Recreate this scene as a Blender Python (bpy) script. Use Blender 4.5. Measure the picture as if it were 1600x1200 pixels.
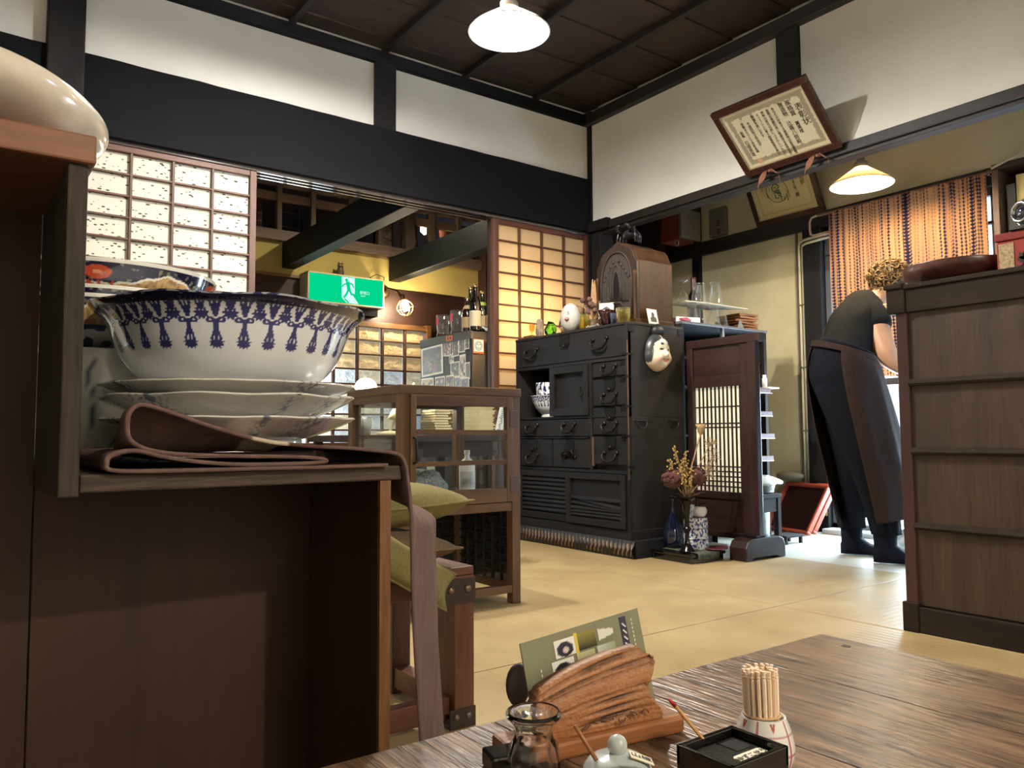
import bpy, bmesh, math, random
from mathutils import Vector, Matrix, noise
random.seed(11)
sc = bpy.context.scene
for o in list(bpy.data.objects): bpy.data.objects.remove(o)
COL = sc.collection
R = math.radians
PI = math.pi

# ------------------------------------------------------------------ camera
_f = Vector((math.cos(R(3.77))*math.cos(R(53.83)), math.cos(R(3.77))*math.sin(R(53.83)), math.sin(R(3.77))))
_r0 = Vector((math.sin(R(53.83)), -math.cos(R(53.83)), 0)); _u0 = _r0.cross(_f)
_rr = R(-0.32)
_r = _r0*math.cos(_rr) + _u0*math.sin(_rr); _u = -_r0*math.sin(_rr) + _u0*math.cos(_rr)
cam = bpy.data.cameras.new('camera'); cam.sensor_width = 36; cam.sensor_fit = 'HORIZONTAL'; cam.lens = 1220*36/1600
cam.clip_start = 0.02
camo = bpy.data.objects.new('camera', cam); COL.objects.link(camo)
camo.matrix_world = Matrix(((_r.x, _u.x, -_f.x, 0), (_r.y, _u.y, -_f.y, 0), (_r.z, _u.z, -_f.z, 0.60), (0, 0, 0, 1)))
sc.camera = camo

# ------------------------------------------------------------------ world, daylight, exposure
w = bpy.data.worlds.new('sky'); sc.world = w; w.use_nodes = True
w.node_tree.nodes['Background'].inputs[0].default_value = (0.62, 0.78, 1.0, 1)
w.node_tree.nodes['Background'].inputs[1].default_value = 1.0
def area(name, loc, size, rot, power, colr):
    l = bpy.data.lights.new(name, 'AREA'); l.shape = 'RECTANGLE'; l.size, l.size_y = size
    l.energy = power; l.color = colr
    o = bpy.data.objects.new(name, l); COL.objects.link(o); o.location = loc; o.rotation_euler = rot
    return o
DAY = (0.66, 0.83, 1.0)
# daylight entering through the east window (behind the dyed curtain) and the glazed door beside it
area('daylight_window', (4.62, 2.2, 1.40), (0.9, 0.95), (0, R(90), 0), 10, DAY)
area('daylight_window_low', (4.62, 2.22, 0.50), (0.82, 0.92), (0, R(72), 0), 46, DAY)
area('daylight_door', (4.62, 0.85, 1.05), (1.9, 1.3), (0, R(90), 0), 60, DAY)
# daylight behind the left half of the papered shop window
area('daylight_street', (1.95, 6.12, 1.03), (0.85, 0.9), (R(-90), 0, 0), 40, DAY)
sc.view_settings.view_transform = 'Standard'; sc.view_settings.look = 'None'
sc.view_settings.gamma = 1; sc.view_settings.use_curve_mapping = False
sc.view_settings.exposure = 1.15
try:
    sc.cycles.use_denoising = True
    sc.cycles.max_bounces = 10; sc.cycles.transmission_bounces = 10; sc.cycles.transparent_max_bounces = 12
    sc.cycles.sample_clamp_indirect = 6
except Exception: pass

# ------------------------------------------------------------------ helpers
def S(r, g, b):
    def l(c):
        c /= 255
        return c/12.92 if c <= 0.04045 else ((c+0.055)/1.055)**2.4
    return (l(r), l(g), l(b), 1)
def mixc(a, b, t):
    t = max(0, min(1, t)); return tuple(a[i]*(1-t)+b[i]*t for i in range(4))
def fr(x): return x - math.floor(x)
def sm(a, b, x):
    t = max(0, min(1, (x-a)/(b-a))); return t*t*(3-2*t)
def nz(x, y=0, z=0): return noise.noise(Vector((x, y, z)))

def curve(pts, n=8):      # Catmull-Rom through profile points
    out = []
    P_ = [pts[0]] + list(pts) + [pts[-1]]
    for i in range(1, len(P_)-2):
        for k in range(n):
            t_ = k/n; a, b, c_, d_ = P_[i-1], P_[i], P_[i+1], P_[i+2]
            out.append(tuple(0.5*((2*b[j]) + (-a[j]+c_[j])*t_ + (2*a[j]-5*b[j]+4*c_[j]-d_[j])*t_*t_ + (-a[j]+3*b[j]-3*c_[j]+d_[j])*t_**3) for j in (0,1)))
    return out + [tuple(pts[-1])]
class MB:
    def __init__(s): s.v = []; s.f = []; s.c = []
    def add(s, vs, fs, cs=None):
        n = len(s.v); s.v += [tuple(p) for p in vs]; s.f += [tuple(i+n for i in q) for q in fs]
        if cs: s.c += cs
        return s
    def box(s, x0, x1, y0, y1, z0, z1):
        v = [(x0,y0,z0),(x1,y0,z0),(x1,y1,z0),(x0,y1,z0),(x0,y0,z1),(x1,y0,z1),(x1,y1,z1),(x0,y1,z1)]
        return s.add(v, [(0,3,2,1),(4,5,6,7),(0,1,5,4),(1,2,6,5),(2,3,7,6),(3,0,4,7)])
    def obox(s, M, sx, sy, sz):      # box centred on the frame M
        v = [M @ Vector((x*sx/2, y*sy/2, z*sz/2)) for z in (-1,1) for x, y in ((-1,-1),(1,-1),(1,1),(-1,1))]
        return s.add(v, [(0,3,2,1),(4,5,6,7),(0,1,5,4),(1,2,6,5),(2,3,7,6),(3,0,4,7)])
    def tube(s, pts, r, n=8, closed=False, M=None, cap=True):
        pts = [Vector(p) for p in pts]; m = len(pts); rs = r if isinstance(r, (list, tuple)) else [r]*m
        vs = []; up = None
        for i, p in enumerate(pts):
            if closed: d = pts[(i+1) % m] - pts[i-1]
            else: d = pts[min(i+1, m-1)] - pts[max(i-1, 0)]
            if d.length < 1e-9: d = Vector((0,0,1))
            d.normalize()
            if up is None:
                up = Vector((0,0,1)) if abs(d.z) < 0.9 else Vector((1,0,0))
            a = d.cross(up)
            if a.length < 1e-6: a = d.orthogonal()
            a.normalize(); b = a.cross(d); up = b
            for k in range(n):
                t = 2*PI*k/n; vs.append(p + (a*math.cos(t) + b*math.sin(t))*rs[i])
        if M: vs = [M @ q for q in vs]
        fs = []
        for i in range(m if closed else m-1):
            j = (i+1) % m
            for k in range(n): fs.append((i*n+k, i*n+(k+1) % n, j*n+(k+1) % n, j*n+k))
        if not closed and cap: fs += [tuple(range(n))[::-1], tuple((m-1)*n+k for k in range(n))]
        return s.add(vs, fs)
    def lathe(s, prof, c=(0,0,0), n=32, M=None, colf=None, wob=None, cap=False):
        vs = []; fs = []; cs = []
        for i, (r, z) in enumerate(prof):
            for k in range(n):
                a = 2*PI*k/n; rr, zz = (r, z) if wob is None else wob(a, r, z, i)
                p = Vector((rr*math.cos(a), rr*math.sin(a), zz))
                vs.append((M @ p if M else p) + Vector(c))
                if colf: cs.append(colf(a, i, r, z))
        for i in range(len(prof)-1):
            for k in range(n): fs.append((i*n+k, i*n+(k+1) % n, (i+1)*n+(k+1) % n, (i+1)*n+k))
        if cap: fs += [tuple(range(n))[::-1], tuple((len(prof)-1)*n+k for k in range(n))]
        return s.add(vs, fs, cs)
    def prism(s, poly, ax, a0, a1):  # polygon in the plane across axis ax, extruded a0..a1
        n = len(poly)
        def P(u, v, t): return {'x': (t,u,v), 'y': (u,t,v), 'z': (u,v,t)}[ax]
        vs = [P(u,v,a0) for u,v in poly] + [P(u,v,a1) for u,v in poly]
        fs = [tuple(range(n))[::-1], tuple(range(n, 2*n))] + [(i,(i+1) % n,n+(i+1) % n,n+i) for i in range(n)]
        return s.add(vs, fs)
    def grid(s, nu, nv, fn, colf=None, closeu=False):
        vs = [fn(i/nu, j/nv) for j in range(nv+1) for i in range(nu + (0 if closeu else 1))]
        W = nu if closeu else nu+1
        fs = [(j*W+i, j*W+(i+1) % W, (j+1)*W+(i+1) % W, (j+1)*W+i) for j in range(nv) for i in range(nu)]
        cs = [colf(i/nu, j/nv) for j in range(nv+1) for i in range(W)] if colf else None
        return s.add(vs, fs, cs)
    def ball(s, c, r, nu=16, nv=10, M=None, colf=None):
        rx, ry, rz = r if isinstance(r, (tuple, list)) else (r, r, r)
        def fn(u, v):
            a = 2*PI*u; t = -PI/2 + PI*v
            p = Vector((rx*math.cos(t)*math.cos(a), ry*math.cos(t)*math.sin(a), rz*math.sin(t)))
            return (M @ p if M else p) + Vector(c)
        return s.grid(nu, nv, fn, colf, closeu=True)
    def tri(s, *a): return s

def mesh_of(mb, name, mat, smooth=False, off=None):
    me = bpy.data.meshes.new(name)
    vs = mb.v if off is None else [(p[0]-off[0], p[1]-off[1], p[2]-off[2]) for p in mb.v]
    me.from_pydata(vs, [], mb.f)
    if mb.c and len(mb.c) == len(mb.v):
        at = me.color_attributes.new('Col', 'FLOAT_COLOR', 'POINT')
        at.data.foreach_set('color', [x for c in mb.c for x in c])
    if mat: me.materials.append(mat)
    if smooth:
        me.polygons.foreach_set('use_smooth', [True]*len(me.polygons))
    me.update()
    return me
def finish(o, bevel=0, solid=0, sub=0, auto=False):
    if solid:
        m = o.modifiers.new('thickness', 'SOLIDIFY'); m.thickness = solid; m.offset = 0
    if sub:
        m = o.modifiers.new('round', 'SUBSURF'); m.levels = sub; m.render_levels = sub
    if bevel:
        m = o.modifiers.new('edge', 'BEVEL'); m.width = bevel; m.segments = 2; m.limit_method = 'ANGLE'; m.angle_limit = R(40)
    return o
def fixn(o):
    bm = bmesh.new(); bm.from_mesh(o.data); bmesh.ops.recalc_face_normals(bm, faces=bm.faces); bm.to_mesh(o.data); bm.free()
def tag(o, label=None, cat=None, group=None, kind=None):
    if label: o['label'] = label
    if cat: o['category'] = cat
    if group: o['group'] = group
    if kind: o['kind'] = kind
    return o
def thing(name, label, cat, loc=(0,0,0), rotz=0, group=None):
    o = bpy.data.objects.new(name, None); COL.objects.link(o); o.empty_display_size = 0.05
    o.location = loc; o.rotation_euler = (0, 0, rotz)
    return tag(o, label, cat, group)
def part(t, name, mb, mat, smooth=False, bevel=0, solid=0, sub=0, world=True, label=None, fix=True):
    """one mesh object; in world coordinates under an unrotated parent, or local ones with world=False"""
    off = None
    if world and t is not None:
        off = Vector((0,0,0)); q = t
        while q: off += Vector(q.location); q = q.parent
    me = mesh_of(mb, name, mat, smooth, off)
    o = bpy.data.objects.new(name, me); COL.objects.link(o)
    if t is not None: o.parent = t
    if fix: fixn(o)
    finish(o, bevel, solid, sub)
    if label: o['label'] = label
    return o
def single(name, label, cat, mb, mat, loc=None, group=None, **k):
    """a thing that is one mesh, its origin at loc (mesh given in world coordinates)"""
    if loc is None:
        xs = [p[0] for p in mb.v]; ys = [p[1] for p in mb.v]; zs = [p[2] for p in mb.v]
        loc = ((min(xs)+max(xs))/2, (min(ys)+max(ys))/2, min(zs))
    sm_ = k.pop('smooth', False)
    me = mesh_of(mb, name, mat, sm_, loc); o = bpy.data.objects.new(name, me); COL.objects.link(o); o.location = loc
    fixn(o); finish(o, k.get('bevel', 0), k.get('solid', 0), k.get('sub', 0))
    return tag(o, label, cat, group)
def struct(name, mb, mat, parent=None, **k):
    o = part(parent, name, mb, mat, **k)
    if parent is None: o['kind'] = 'structure'
    return o
def sempty(name, loc=(0,0,0)):
    o = bpy.data.objects.new(name, None); COL.objects.link(o); o.location = loc; o['kind'] = 'structure'; return o
def inst(t, name, src, loc, rot=None, scale=None):
    """a further object sharing src's mesh, local to t"""
    o = bpy.data.objects.new(name, src.data); COL.objects.link(o); o.parent = t; o.location = loc
    if rot: o.rotation_euler = rot
    if scale: o.scale = scale
    for m in src.modifiers:
        if m.type == 'BEVEL': finish(o, bevel=m.width)
    return o
def copy_tree(o, parent=None):
    c = o.copy(); COL.objects.link(c)
    if parent is not None: c.parent = parent
    for ch in [q for q in bpy.data.objects if q.parent == o]: copy_tree(ch, c)
    return c
def text_mesh(mb, body, size, M, line=1.0, ax='LEFT', spacing=1.0, extr=0.0004):
    cu = bpy.data.curves.new('t', 'FONT'); cu.body = body; cu.size = size; cu.space_line = line; cu.align_x = ax
    cu.align_y = 'TOP'; cu.space_character = spacing; cu.extrude = extr; cu.resolution_u = 2
    o = bpy.data.objects.new('t', cu); COL.objects.link(o)
    dg = bpy.context.evaluated_depsgraph_get(); ev = o.evaluated_get(dg); me = ev.to_mesh()
    mb.add([M @ v.co for v in me.vertices], [tuple(p.vertices) for p in me.polygons])
    ev.to_mesh_clear(); bpy.data.objects.remove(o); bpy.data.curves.remove(cu)
    return mb
def frame(origin, xdir, ydir):
    x = Vector(xdir).normalized(); z = x.cross(Vector(ydir)).normalized(); y = z.cross(x)
    return Matrix(((x.x,y.x,z.x,origin[0]),(x.y,y.y,z.y,origin[1]),(x.z,y.z,z.z,origin[2]),(0,0,0,1)))

# ------------------------------------------------------------------ materials
def newmat(name):
    m = bpy.data.materials.new(name); m.use_nodes = True; nt = m.node_tree
    return m, nt, nt.nodes['Principled BSDF'], nt.nodes.new, nt.links.new
def mat(name, c, rough=0.5, metal=0, var=0.0, vscale=8, bump=0, bscale=60, spec=0.5, coat=0, stretch=(1,1,1), c2=None, sheen=0):
    m, nt, b, N, L = newmat(name)
    b.inputs['Base Color'].default_value = c; b.inputs['Roughness'].default_value = rough; b.inputs['Metallic'].default_value = metal
    b.inputs['Specular IOR Level'].default_value = spec; b.inputs['Coat Weight'].default_value = coat
    b.inputs['Sheen Weight'].default_value = sheen
    if var or bump or c2:
        tc = N('ShaderNodeTexCoord'); mp = N('ShaderNodeMapping'); mp.inputs['Scale'].default_value = stretch
        L(tc.outputs['Object'], mp.inputs['Vector'])
    if var or c2:
        n = N('ShaderNodeTexNoise'); n.inputs['Scale'].default_value = vscale; n.inputs['Detail'].default_value = 5
        L(mp.outputs[0], n.inputs['Vector'])
        rp = N('ShaderNodeValToRGB'); rp.color_ramp.elements[0].position = 0.3; rp.color_ramp.elements[1].position = 0.7
        d = c2 if c2 else tuple([max(0, x*(1-var)) for x in c[:3]] + [1])
        e = c if c2 else tuple([min(1, x*(1+var*0.6)) for x in c[:3]] + [1])
        rp.color_ramp.elements[0].color = d; rp.color_ramp.elements[1].color = e
        L(n.outputs[0], rp.inputs[0]); L(rp.outputs[0], b.inputs['Base Color'])
    if bump:
        n2 = N('ShaderNodeTexNoise'); n2.inputs['Scale'].default_value = bscale; n2.inputs['Detail'].default_value = 4
        L(mp.outputs[0], n2.inputs['Vector'])
        bp = N('ShaderNodeBump'); bp.inputs['Strength'].default_value = bump; bp.inputs['Distance'].default_value = 0.01
        L(n2.outputs[0], bp.inputs['Height']); L(bp.outputs[0], b.inputs['Normal'])
    return m
def wood(name, c1, c2, ax='z', s=1.0, rough=0.5, bump=0.15, coat=0, wear=None, spec=0.4, fine=0.4):
    m, nt, b, N, L = newmat(name)
    tc = N('ShaderNodeTexCoord'); mp = N('ShaderNodeMapping'); oi = N('ShaderNodeObjectInfo')
    sc_ = {'x': (0.09, 1, 1), 'y': (1, 0.09, 1), 'z': (1, 1, 0.09)}[ax]
    mp.inputs['Scale'].default_value = sc_
    ad = N('ShaderNodeVectorMath'); ad.operation = 'ADD'; sl = N('ShaderNodeVectorMath'); sl.operation = 'SCALE'
    sl.inputs['Scale'].default_value = 7.0; cb = N('ShaderNodeCombineXYZ')
    for i in range(3): L(oi.outputs['Random'], cb.inputs[i])
    L(cb.outputs[0], sl.inputs[0]); L(tc.outputs['Object'], ad.inputs[0]); L(sl.outputs[0], ad.inputs[1]); L(ad.outputs[0], mp.inputs['Vector'])
    n1 = N('ShaderNodeTexNoise'); n1.inputs['Scale'].default_value = 14*s; n1.inputs['Detail'].default_value = 6; n1.inputs['Distortion'].default_value = 1.2
    n2 = N('ShaderNodeTexNoise'); n2.inputs['Scale'].default_value = 130*s; n2.inputs['Detail'].default_value = 3
    L(mp.outputs[0], n1.inputs['Vector']); L(mp.outputs[0], n2.inputs['Vector'])
    mx = N('ShaderNodeMix'); mx.data_type = 'FLOAT'; mx.inputs[0].default_value = fine
    L(n1.outputs[0], mx.inputs[2]); L(n2.outputs[0], mx.inputs[3])
    rp = N('ShaderNodeValToRGB'); rp.color_ramp.elements[0].position = 0.35; rp.color_ramp.elements[1].position = 0.66
    rp.color_ramp.elements[0].color = c1; rp.color_ramp.elements[1].color = c2
    L(mx.outputs[0], rp.inputs[0])
    out = rp.outputs[0]
    if wear:
        n3 = N('ShaderNodeTexNoise'); n3.inputs['Scale'].default_value = 9; n3.inputs['Detail'].default_value = 8; n3.inputs['Roughness'].default_value = 0.75
        L(tc.outputs['Object'], n3.inputs['Vector'])
        r3 = N('ShaderNodeValToRGB'); r3.color_ramp.elements[0].position = 0.60; r3.color_ramp.elements[1].position = 0.78
        L(n3.outputs[0], r3.inputs[0])
        m3 = N('ShaderNodeMix'); m3.data_type = 'RGBA'; L(r3.outputs[0], m3.inputs[0]); L(out, m3.inputs[6]); m3.inputs[7].default_value = wear
        out = m3.outputs[2]
    L(out, b.inputs['Base Color'])
    b.inputs['Roughness'].default_value = rough; b.inputs['Coat Weight'].default_value = coat; b.inputs['Specular IOR Level'].default_value = spec
    if bump:
        bp = N('ShaderNodeBump'); bp.inputs['Strength'].default_value = bump; bp.inputs['Distance'].default_value = 0.004
        L(mx.outputs[0], bp.inputs['Height']); L(bp.outputs[0], b.inputs['Normal'])
    return m
def vcol(name, rough=0.4, bump=0, bscale=80, coat=0, transl=0, spec=0.5, emit=0):
    m, nt, b, N, L = newmat(name)
    a = N('ShaderNodeAttribute'); a.attribute_name = 'Col'; L(a.outputs['Color'], b.inputs['Base Color'])
    b.inputs['Roughness'].default_value = rough; b.inputs['Coat Weight'].default_value = coat; b.inputs['Specular IOR Level'].default_value = spec
    if bump:
        tc = N('ShaderNodeTexCoord'); n2 = N('ShaderNodeTexNoise'); n2.inputs['Scale'].default_value = bscale; L(tc.outputs['Object'], n2.inputs['Vector'])
        bp = N('ShaderNodeBump'); bp.inputs['Strength'].default_value = bump; bp.inputs['Distance'].default_value = 0.004
        L(n2.outputs[0], bp.inputs['Height']); L(bp.outputs[0], b.inputs['Normal'])
    if transl:
        t = N('ShaderNodeBsdfTranslucent'); L(a.outputs['Color'], t.inputs[0]); mx = N('ShaderNodeMixShader'); mx.inputs[0].default_value = transl
        L(b.outputs[0], mx.inputs[1]); L(t.outputs[0], mx.inputs[2]); L(mx.outputs[0], nt.nodes['Material Output'].inputs[0])
    return m
def paper(name, c, transl=0.5, flecks=0, fleck_c=(0.12,0.11,0.07,1), crumple=0, blotch=None):
    m, nt, b, N, L = newmat(name)
    b.inputs['Roughness'].default_value = 0.9; b.inputs['Specular IOR Level'].default_value = 0.1
    rgb = N('ShaderNodeRGB'); rgb.outputs[0].default_value = c; out = rgb.outputs[0]
    tc = N('ShaderNodeTexCoord')
    if blotch:
        n = N('ShaderNodeTexNoise'); n.inputs['Scale'].default_value = 5; n.inputs['Detail'].default_value = 6; L(tc.outputs['Object'], n.inputs['Vector'])
        mx = N('ShaderNodeMix'); mx.data_type = 'RGBA'; L(n.outputs[0], mx.inputs[0]); L(out, mx.inputs[6]); mx.inputs[7].default_value = blotch; out = mx.outputs[2]
    if flecks:
        mp = N('ShaderNodeMapping'); mp.inputs['Rotation'].default_value = (0.3, 0.6, 0.2); mp.inputs['Scale'].default_value = (1, 1, 2.2); L(tc.outputs['Object'], mp.inputs['Vector'])
        vo = N('ShaderNodeTexVoronoi'); vo.inputs['Scale'].default_value = 36; L(mp.outputs[0], vo.inputs['Vector'])
        sx = N('ShaderNodeSeparateColor'); L(vo.outputs['Color'], sx.inputs[0])
        mm = N('ShaderNodeMath'); mm.operation = 'MULTIPLY'; mm.inputs[1].default_value = flecks; L(sx.outputs[0], mm.inputs[0])
        lt = N('ShaderNodeMath'); lt.operation = 'LESS_THAN'; L(vo.outputs['Distance'], lt.inputs[0]); L(mm.outputs[0], lt.inputs[1])
        mx = N('ShaderNodeMix'); mx.data_type = 'RGBA'; L(lt.outputs[0], mx.inputs[0]); L(out, mx.inputs[6]); mx.inputs[7].default_value = fleck_c; out = mx.outputs[2]
    L(out, b.inputs['Base Color'])
    t = N('ShaderNodeBsdfTranslucent'); L(out, t.inputs[0]); mx = N('ShaderNodeMixShader'); mx.inputs[0].default_value = transl
    L(b.outputs[0], mx.inputs[1]); L(t.outputs[0], mx.inputs[2]); L(mx.outputs[0], nt.nodes['Material Output'].inputs[0])
    if crumple:
        n = N('ShaderNodeTexVoronoi'); n.feature = 'DISTANCE_TO_EDGE'; n.inputs['Scale'].default_value = 14; 
        n4 = N('ShaderNodeTexNoise'); n4.inputs['Scale'].default_value = 9; n4.inputs['Detail'].default_value = 4; L(tc.outputs['Object'], n4.inputs['Vector'])
        L(n4.outputs['Color'], n.inputs['Vector'])
        bp = N('ShaderNodeBump'); bp.inputs['Strength'].default_value = crumple; bp.inputs['Distance'].default_value = 0.02
        n5 = N('ShaderNodeMath'); n5.operation = 'ADD'; L(n.outputs['Distance'], n5.inputs[0]); L(n4.outputs[0], n5.inputs[1])
        L(n5.outputs[0], bp.inputs['Height']); L(bp.outputs[0], b.inputs['Normal']); L(bp.outputs[0], t.inputs['Normal'])
    return m
def glass(name, c=(1,1,1,1), rough=0.0, ior=1.45):
    m, nt, b, N, L = newmat(name)
    b.inputs['Base Color'].default_value = c; b.inputs['Roughness'].default_value = rough
    b.inputs['Transmission Weight'].default_value = 1; b.inputs['IOR'].default_value = ior
    return m
def schlick(N, L):      # reflectance that is the same from both sides of a thin pane
    lw = N('ShaderNodeLayerWeight'); lw.inputs[0].default_value = 0.5
    p = N('ShaderNodeMath'); p.operation = 'POWER'; p.inputs[1].default_value = 4.0; L(lw.outputs['Facing'], p.inputs[0])
    m = N('ShaderNodeMath'); m.operation = 'MULTIPLY_ADD'; m.inputs[1].default_value = 0.9; m.inputs[2].default_value = 0.035; L(p.outputs[0], m.inputs[0])
    return m
def pane_mat(name, tint=(0.96,0.98,0.97,1), refl=0.09):
    m, nt, b, N, L = newmat(name); nt.nodes.remove(b)
    t = N('ShaderNodeBsdfTransparent'); t.inputs[0].default_value = tint; g = N('ShaderNodeBsdfGlossy'); g.inputs['Roughness'].default_value = 0.03
    lw = schlick(N, L)
    mx = N('ShaderNodeMixShader'); L(lw.outputs[0], mx.inputs[0]); L(t.outputs[0], mx.inputs[1]); L(g.outputs[0], mx.inputs[2])
    L(mx.outputs[0], nt.nodes['Material Output'].inputs[0]); return m
def emis(name, c, s):
    m, nt, b, N, L = newmat(name); nt.nodes.remove(b); e = N('ShaderNodeEmission'); e.inputs[0].default_value = c; e.inputs[1].default_value = s
    L(e.outputs[0], nt.nodes['Material Output'].inputs[0]); return m
def fabric(name, c, c2, scale=900, rough=0.9, sheen=0.0, bump=0.3):
    return mat(name, c, rough, var=0, vscale=scale*0.25, bump=bump, bscale=scale, c2=c2, spec=0.15, sheen=sheen)

M_plaster = mat('plaster_white', S(240,238,230), 0.95, var=0.07, vscale=2.2, bump=0.08, bscale=160, spec=0.1)
M_plaster_e = mat('plaster_aged', S(206,196,164), 0.95, vscale=2.6, c2=S(182,172,138), bump=0.25, bscale=90, spec=0.1)
M_yellow = mat('plaster_yellow', S(190,172,104), 0.9, var=0.06, vscale=3, spec=0.1)
M_black = wood('beam_black', S(10,11,15), S(16,17,22), 'x', 0.5, 0.8, 0.10, spec=0.12)
M_blackz = wood('post_black', S(16,15,17), S(26,24,26), 'z', 0.5, 0.65, 0.10, spec=0.25)
M_blacky = wood('kamoi_black', S(20,16,15), S(34,27,25), 'y', 0.6, 0.55, 0.10, spec=0.5)
M_ceil = wood('ceiling_board', S(44,34,31), S(62,48,42), 'x', 0.5, 0.6, 0.12)
M_batten = wood('ceiling_batten', S(24,20,20), S(36,30,29), 'y', 0.6, 0.5, 0.1)
M_shoji = wood('shoji_wood', S(70,44,34), S(98,64,48), 'z', 1.0, 0.5, 0.1)
M_shojix = wood('shoji_bar', S(70,42,30), S(98,60,42), 'x', 1.0, 0.5, 0.1)
M_dark = wood('dark_wood', S(36,22,18), S(60,38,30), 'x', 1.0, 0.5, 0.15)
M_darkz = wood('dark_wood_upright', S(36,22,18), S(60,38,30), 'z', 1.0, 0.5, 0.15)
M_brown = wood('brown_wood', S(74,50,28), S(106,76,44), 'x', 1.0, 0.42, 0.12)
M_brownz = wood('brown_wood_upright', S(74,50,28), S(106,76,44), 'z', 1.0, 0.42, 0.12)
M_browny = wood('brown_wood_deep', S(74,50,28), S(106,76,44), 'y', 1.0, 0.42, 0.12)
M_mez = wood('mezzanine_wood', S(92,77,64), S(122,104,88), 'x', 1.0, 0.6, 0.12)
M_mezz = wood('mezzanine_post', S(86,70,60), S(112,96,82), 'z', 1.0, 0.6, 0.12)
M_iron = mat('black_iron', S(34,32,32), 0.45, 0.7, var=0.2, vscale=60)
M_pane = pane_mat('window_glass')
def thin_glass(name, tint, edge=0.28):
    m, nt, b, N, L = newmat(name); nt.nodes.remove(b)
    t = N('ShaderNodeBsdfTransparent'); t.inputs[0].default_value = tint
    g = N('ShaderNodeBsdfGlossy'); g.inputs['Roughness'].default_value = 0.04
    d = N('ShaderNodeBsdfDiffuse'); d.inputs[0].default_value = tint
    lw = N('ShaderNodeLayerWeight'); lw.inputs[0].default_value = 0.25
    fz = schlick(N, L)
    p = N('ShaderNodeMath'); p.operation = 'MULTIPLY'; p.inputs[1].default_value = edge; L(lw.outputs['Facing'], p.inputs[0])
    m1 = N('ShaderNodeMixShader'); L(p.outputs[0], m1.inputs[0]); L(t.outputs[0], m1.inputs[1]); L(d.outputs[0], m1.inputs[2])
    m2 = N('ShaderNodeMixShader'); L(fz.outputs[0], m2.inputs[0]); L(m1.outputs[0], m2.inputs[1]); L(g.outputs[0], m2.inputs[2])
    L(m2.outputs[0], nt.nodes['Material Output'].inputs[0]); return m
M_clear = thin_glass('clear_glass', (0.97,0.985,0.98,1), 0.12)
M_porc = mat('porcelain', S(226,226,222), 0.12, coat=0.6, var=0.03, vscale=6)
M_porcv = vcol('painted_porcelain', 0.12, coat=0.7)
M_bulb = emis('bulb_glow', (1, 0.88, 0.70, 1), 95)
M_white = mat('white_plastic', S(226,226,224), 0.4)
# ================================================================== THE SETTING
M_tat = None
def tatami_mat(ax):
    m, nt, b, N, L = newmat('tatami_weave_'+ax)
    tc = N('ShaderNodeTexCoord'); wv = N('ShaderNodeTexWave'); wv.wave_type = 'BANDS'; wv.bands_direction = 'Y' if ax == 'x' else 'X'
    wv.inputs['Scale'].default_value = 40; wv.inputs['Distortion'].default_value = 0.4; L(tc.outputs['Object'], wv.inputs['Vector'])
    w2 = N('ShaderNodeTexWave'); w2.bands_direction = 'X' if ax == 'x' else 'Y'; w2.inputs['Scale'].default_value = 11; L(tc.outputs['Object'], w2.inputs['Vector'])
    n = N('ShaderNodeTexNoise'); n.inputs['Scale'].default_value = 4; n.inputs['Detail'].default_value = 6; L(tc.outputs['Object'], n.inputs['Vector'])
    rp = N('ShaderNodeValToRGB'); rp.color_ramp.elements[0].position = 0.3; rp.color_ramp.elements[1].position = 0.72
    rp.color_ramp.elements[0].color = S(160,136,94); rp.color_ramp.elements[1].color = S(184,162,118); L(n.outputs[0], rp.inputs[0])
    mx = N('ShaderNodeMix'); mx.data_type = 'RGBA'; mx.blend_type = 'MULTIPLY'; mx.inputs[0].default_value = 0.22
    L(rp.outputs[0], mx.inputs[6]); L(wv.outputs['Color'], mx.inputs[7]); L(mx.outputs[2], b.inputs['Base Color'])
    ad = N('ShaderNodeMath'); ad.operation = 'ADD'; L(wv.outputs['Fac'], ad.inputs[0]); L(w2.outputs['Fac'], ad.inputs[1])
    bp = N('ShaderNodeBump'); bp.inputs['Strength'].default_value = 0.25; bp.inputs['Distance'].default_value = 0.003
    L(ad.outputs[0], bp.inputs['Height']); L(bp.outputs[0], b.inputs['Normal'])
    b.inputs['Roughness'].default_value = 0.5; b.inputs['Specular IOR Level'].default_value = 0.35
    return m
M_tx, M_ty = tatami_mat('x'), tatami_mat('y')
M_sub = mat('subfloor', S(70,56,36), 0.9)
fl = struct('floor', MB().box(-1.75, 4.6, -1.75, 3.86, -0.12, -0.05), M_sub)
def mats(x0, x1, y0, y1, m):
    g = 0.0018
    part(fl, 'tatami_mat', MB().box(x0+g, x1-g, y0+g, y1-g, -0.05, 0), m, bevel=0.004)
for k, y in enumerate((-1.17, -0.215, 0.74, 1.695, 2.65)):
    mats(0.478, 2.39, y, min(y+0.955, 3.80), M_tx)
    mats(-1.44, 0.478, y, min(y+0.955, 3.80), M_tx)
mats(0.478, 2.39, 3.605, 3.80, M_tx); mats(-1.44, 0.478, 3.605, 3.80, M_tx)
mats(2.39, 3.345, -1.17, -0.215, M_ty); mats(2.39, 3.345, -0.215, 1.695, M_ty); mats(2.39, 3.345, 1.695, 3.605, M_ty); mats(2.39, 3.345, 3.605, 3.80, M_ty)
M_pale = mat('daylit_pale_matting', S(186,182,166), 0.5, var=0.08, vscale=6, bump=0.1, bscale=120)  # same tatami, with the passage daylight painted in as a paler colour
for y0, y1 in ((-1.70,-0.215),(-0.215,1.695),(1.695,3.605),(3.605,3.80)): mats(3.345, 4.42, y0, y1, M_pale)
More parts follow.
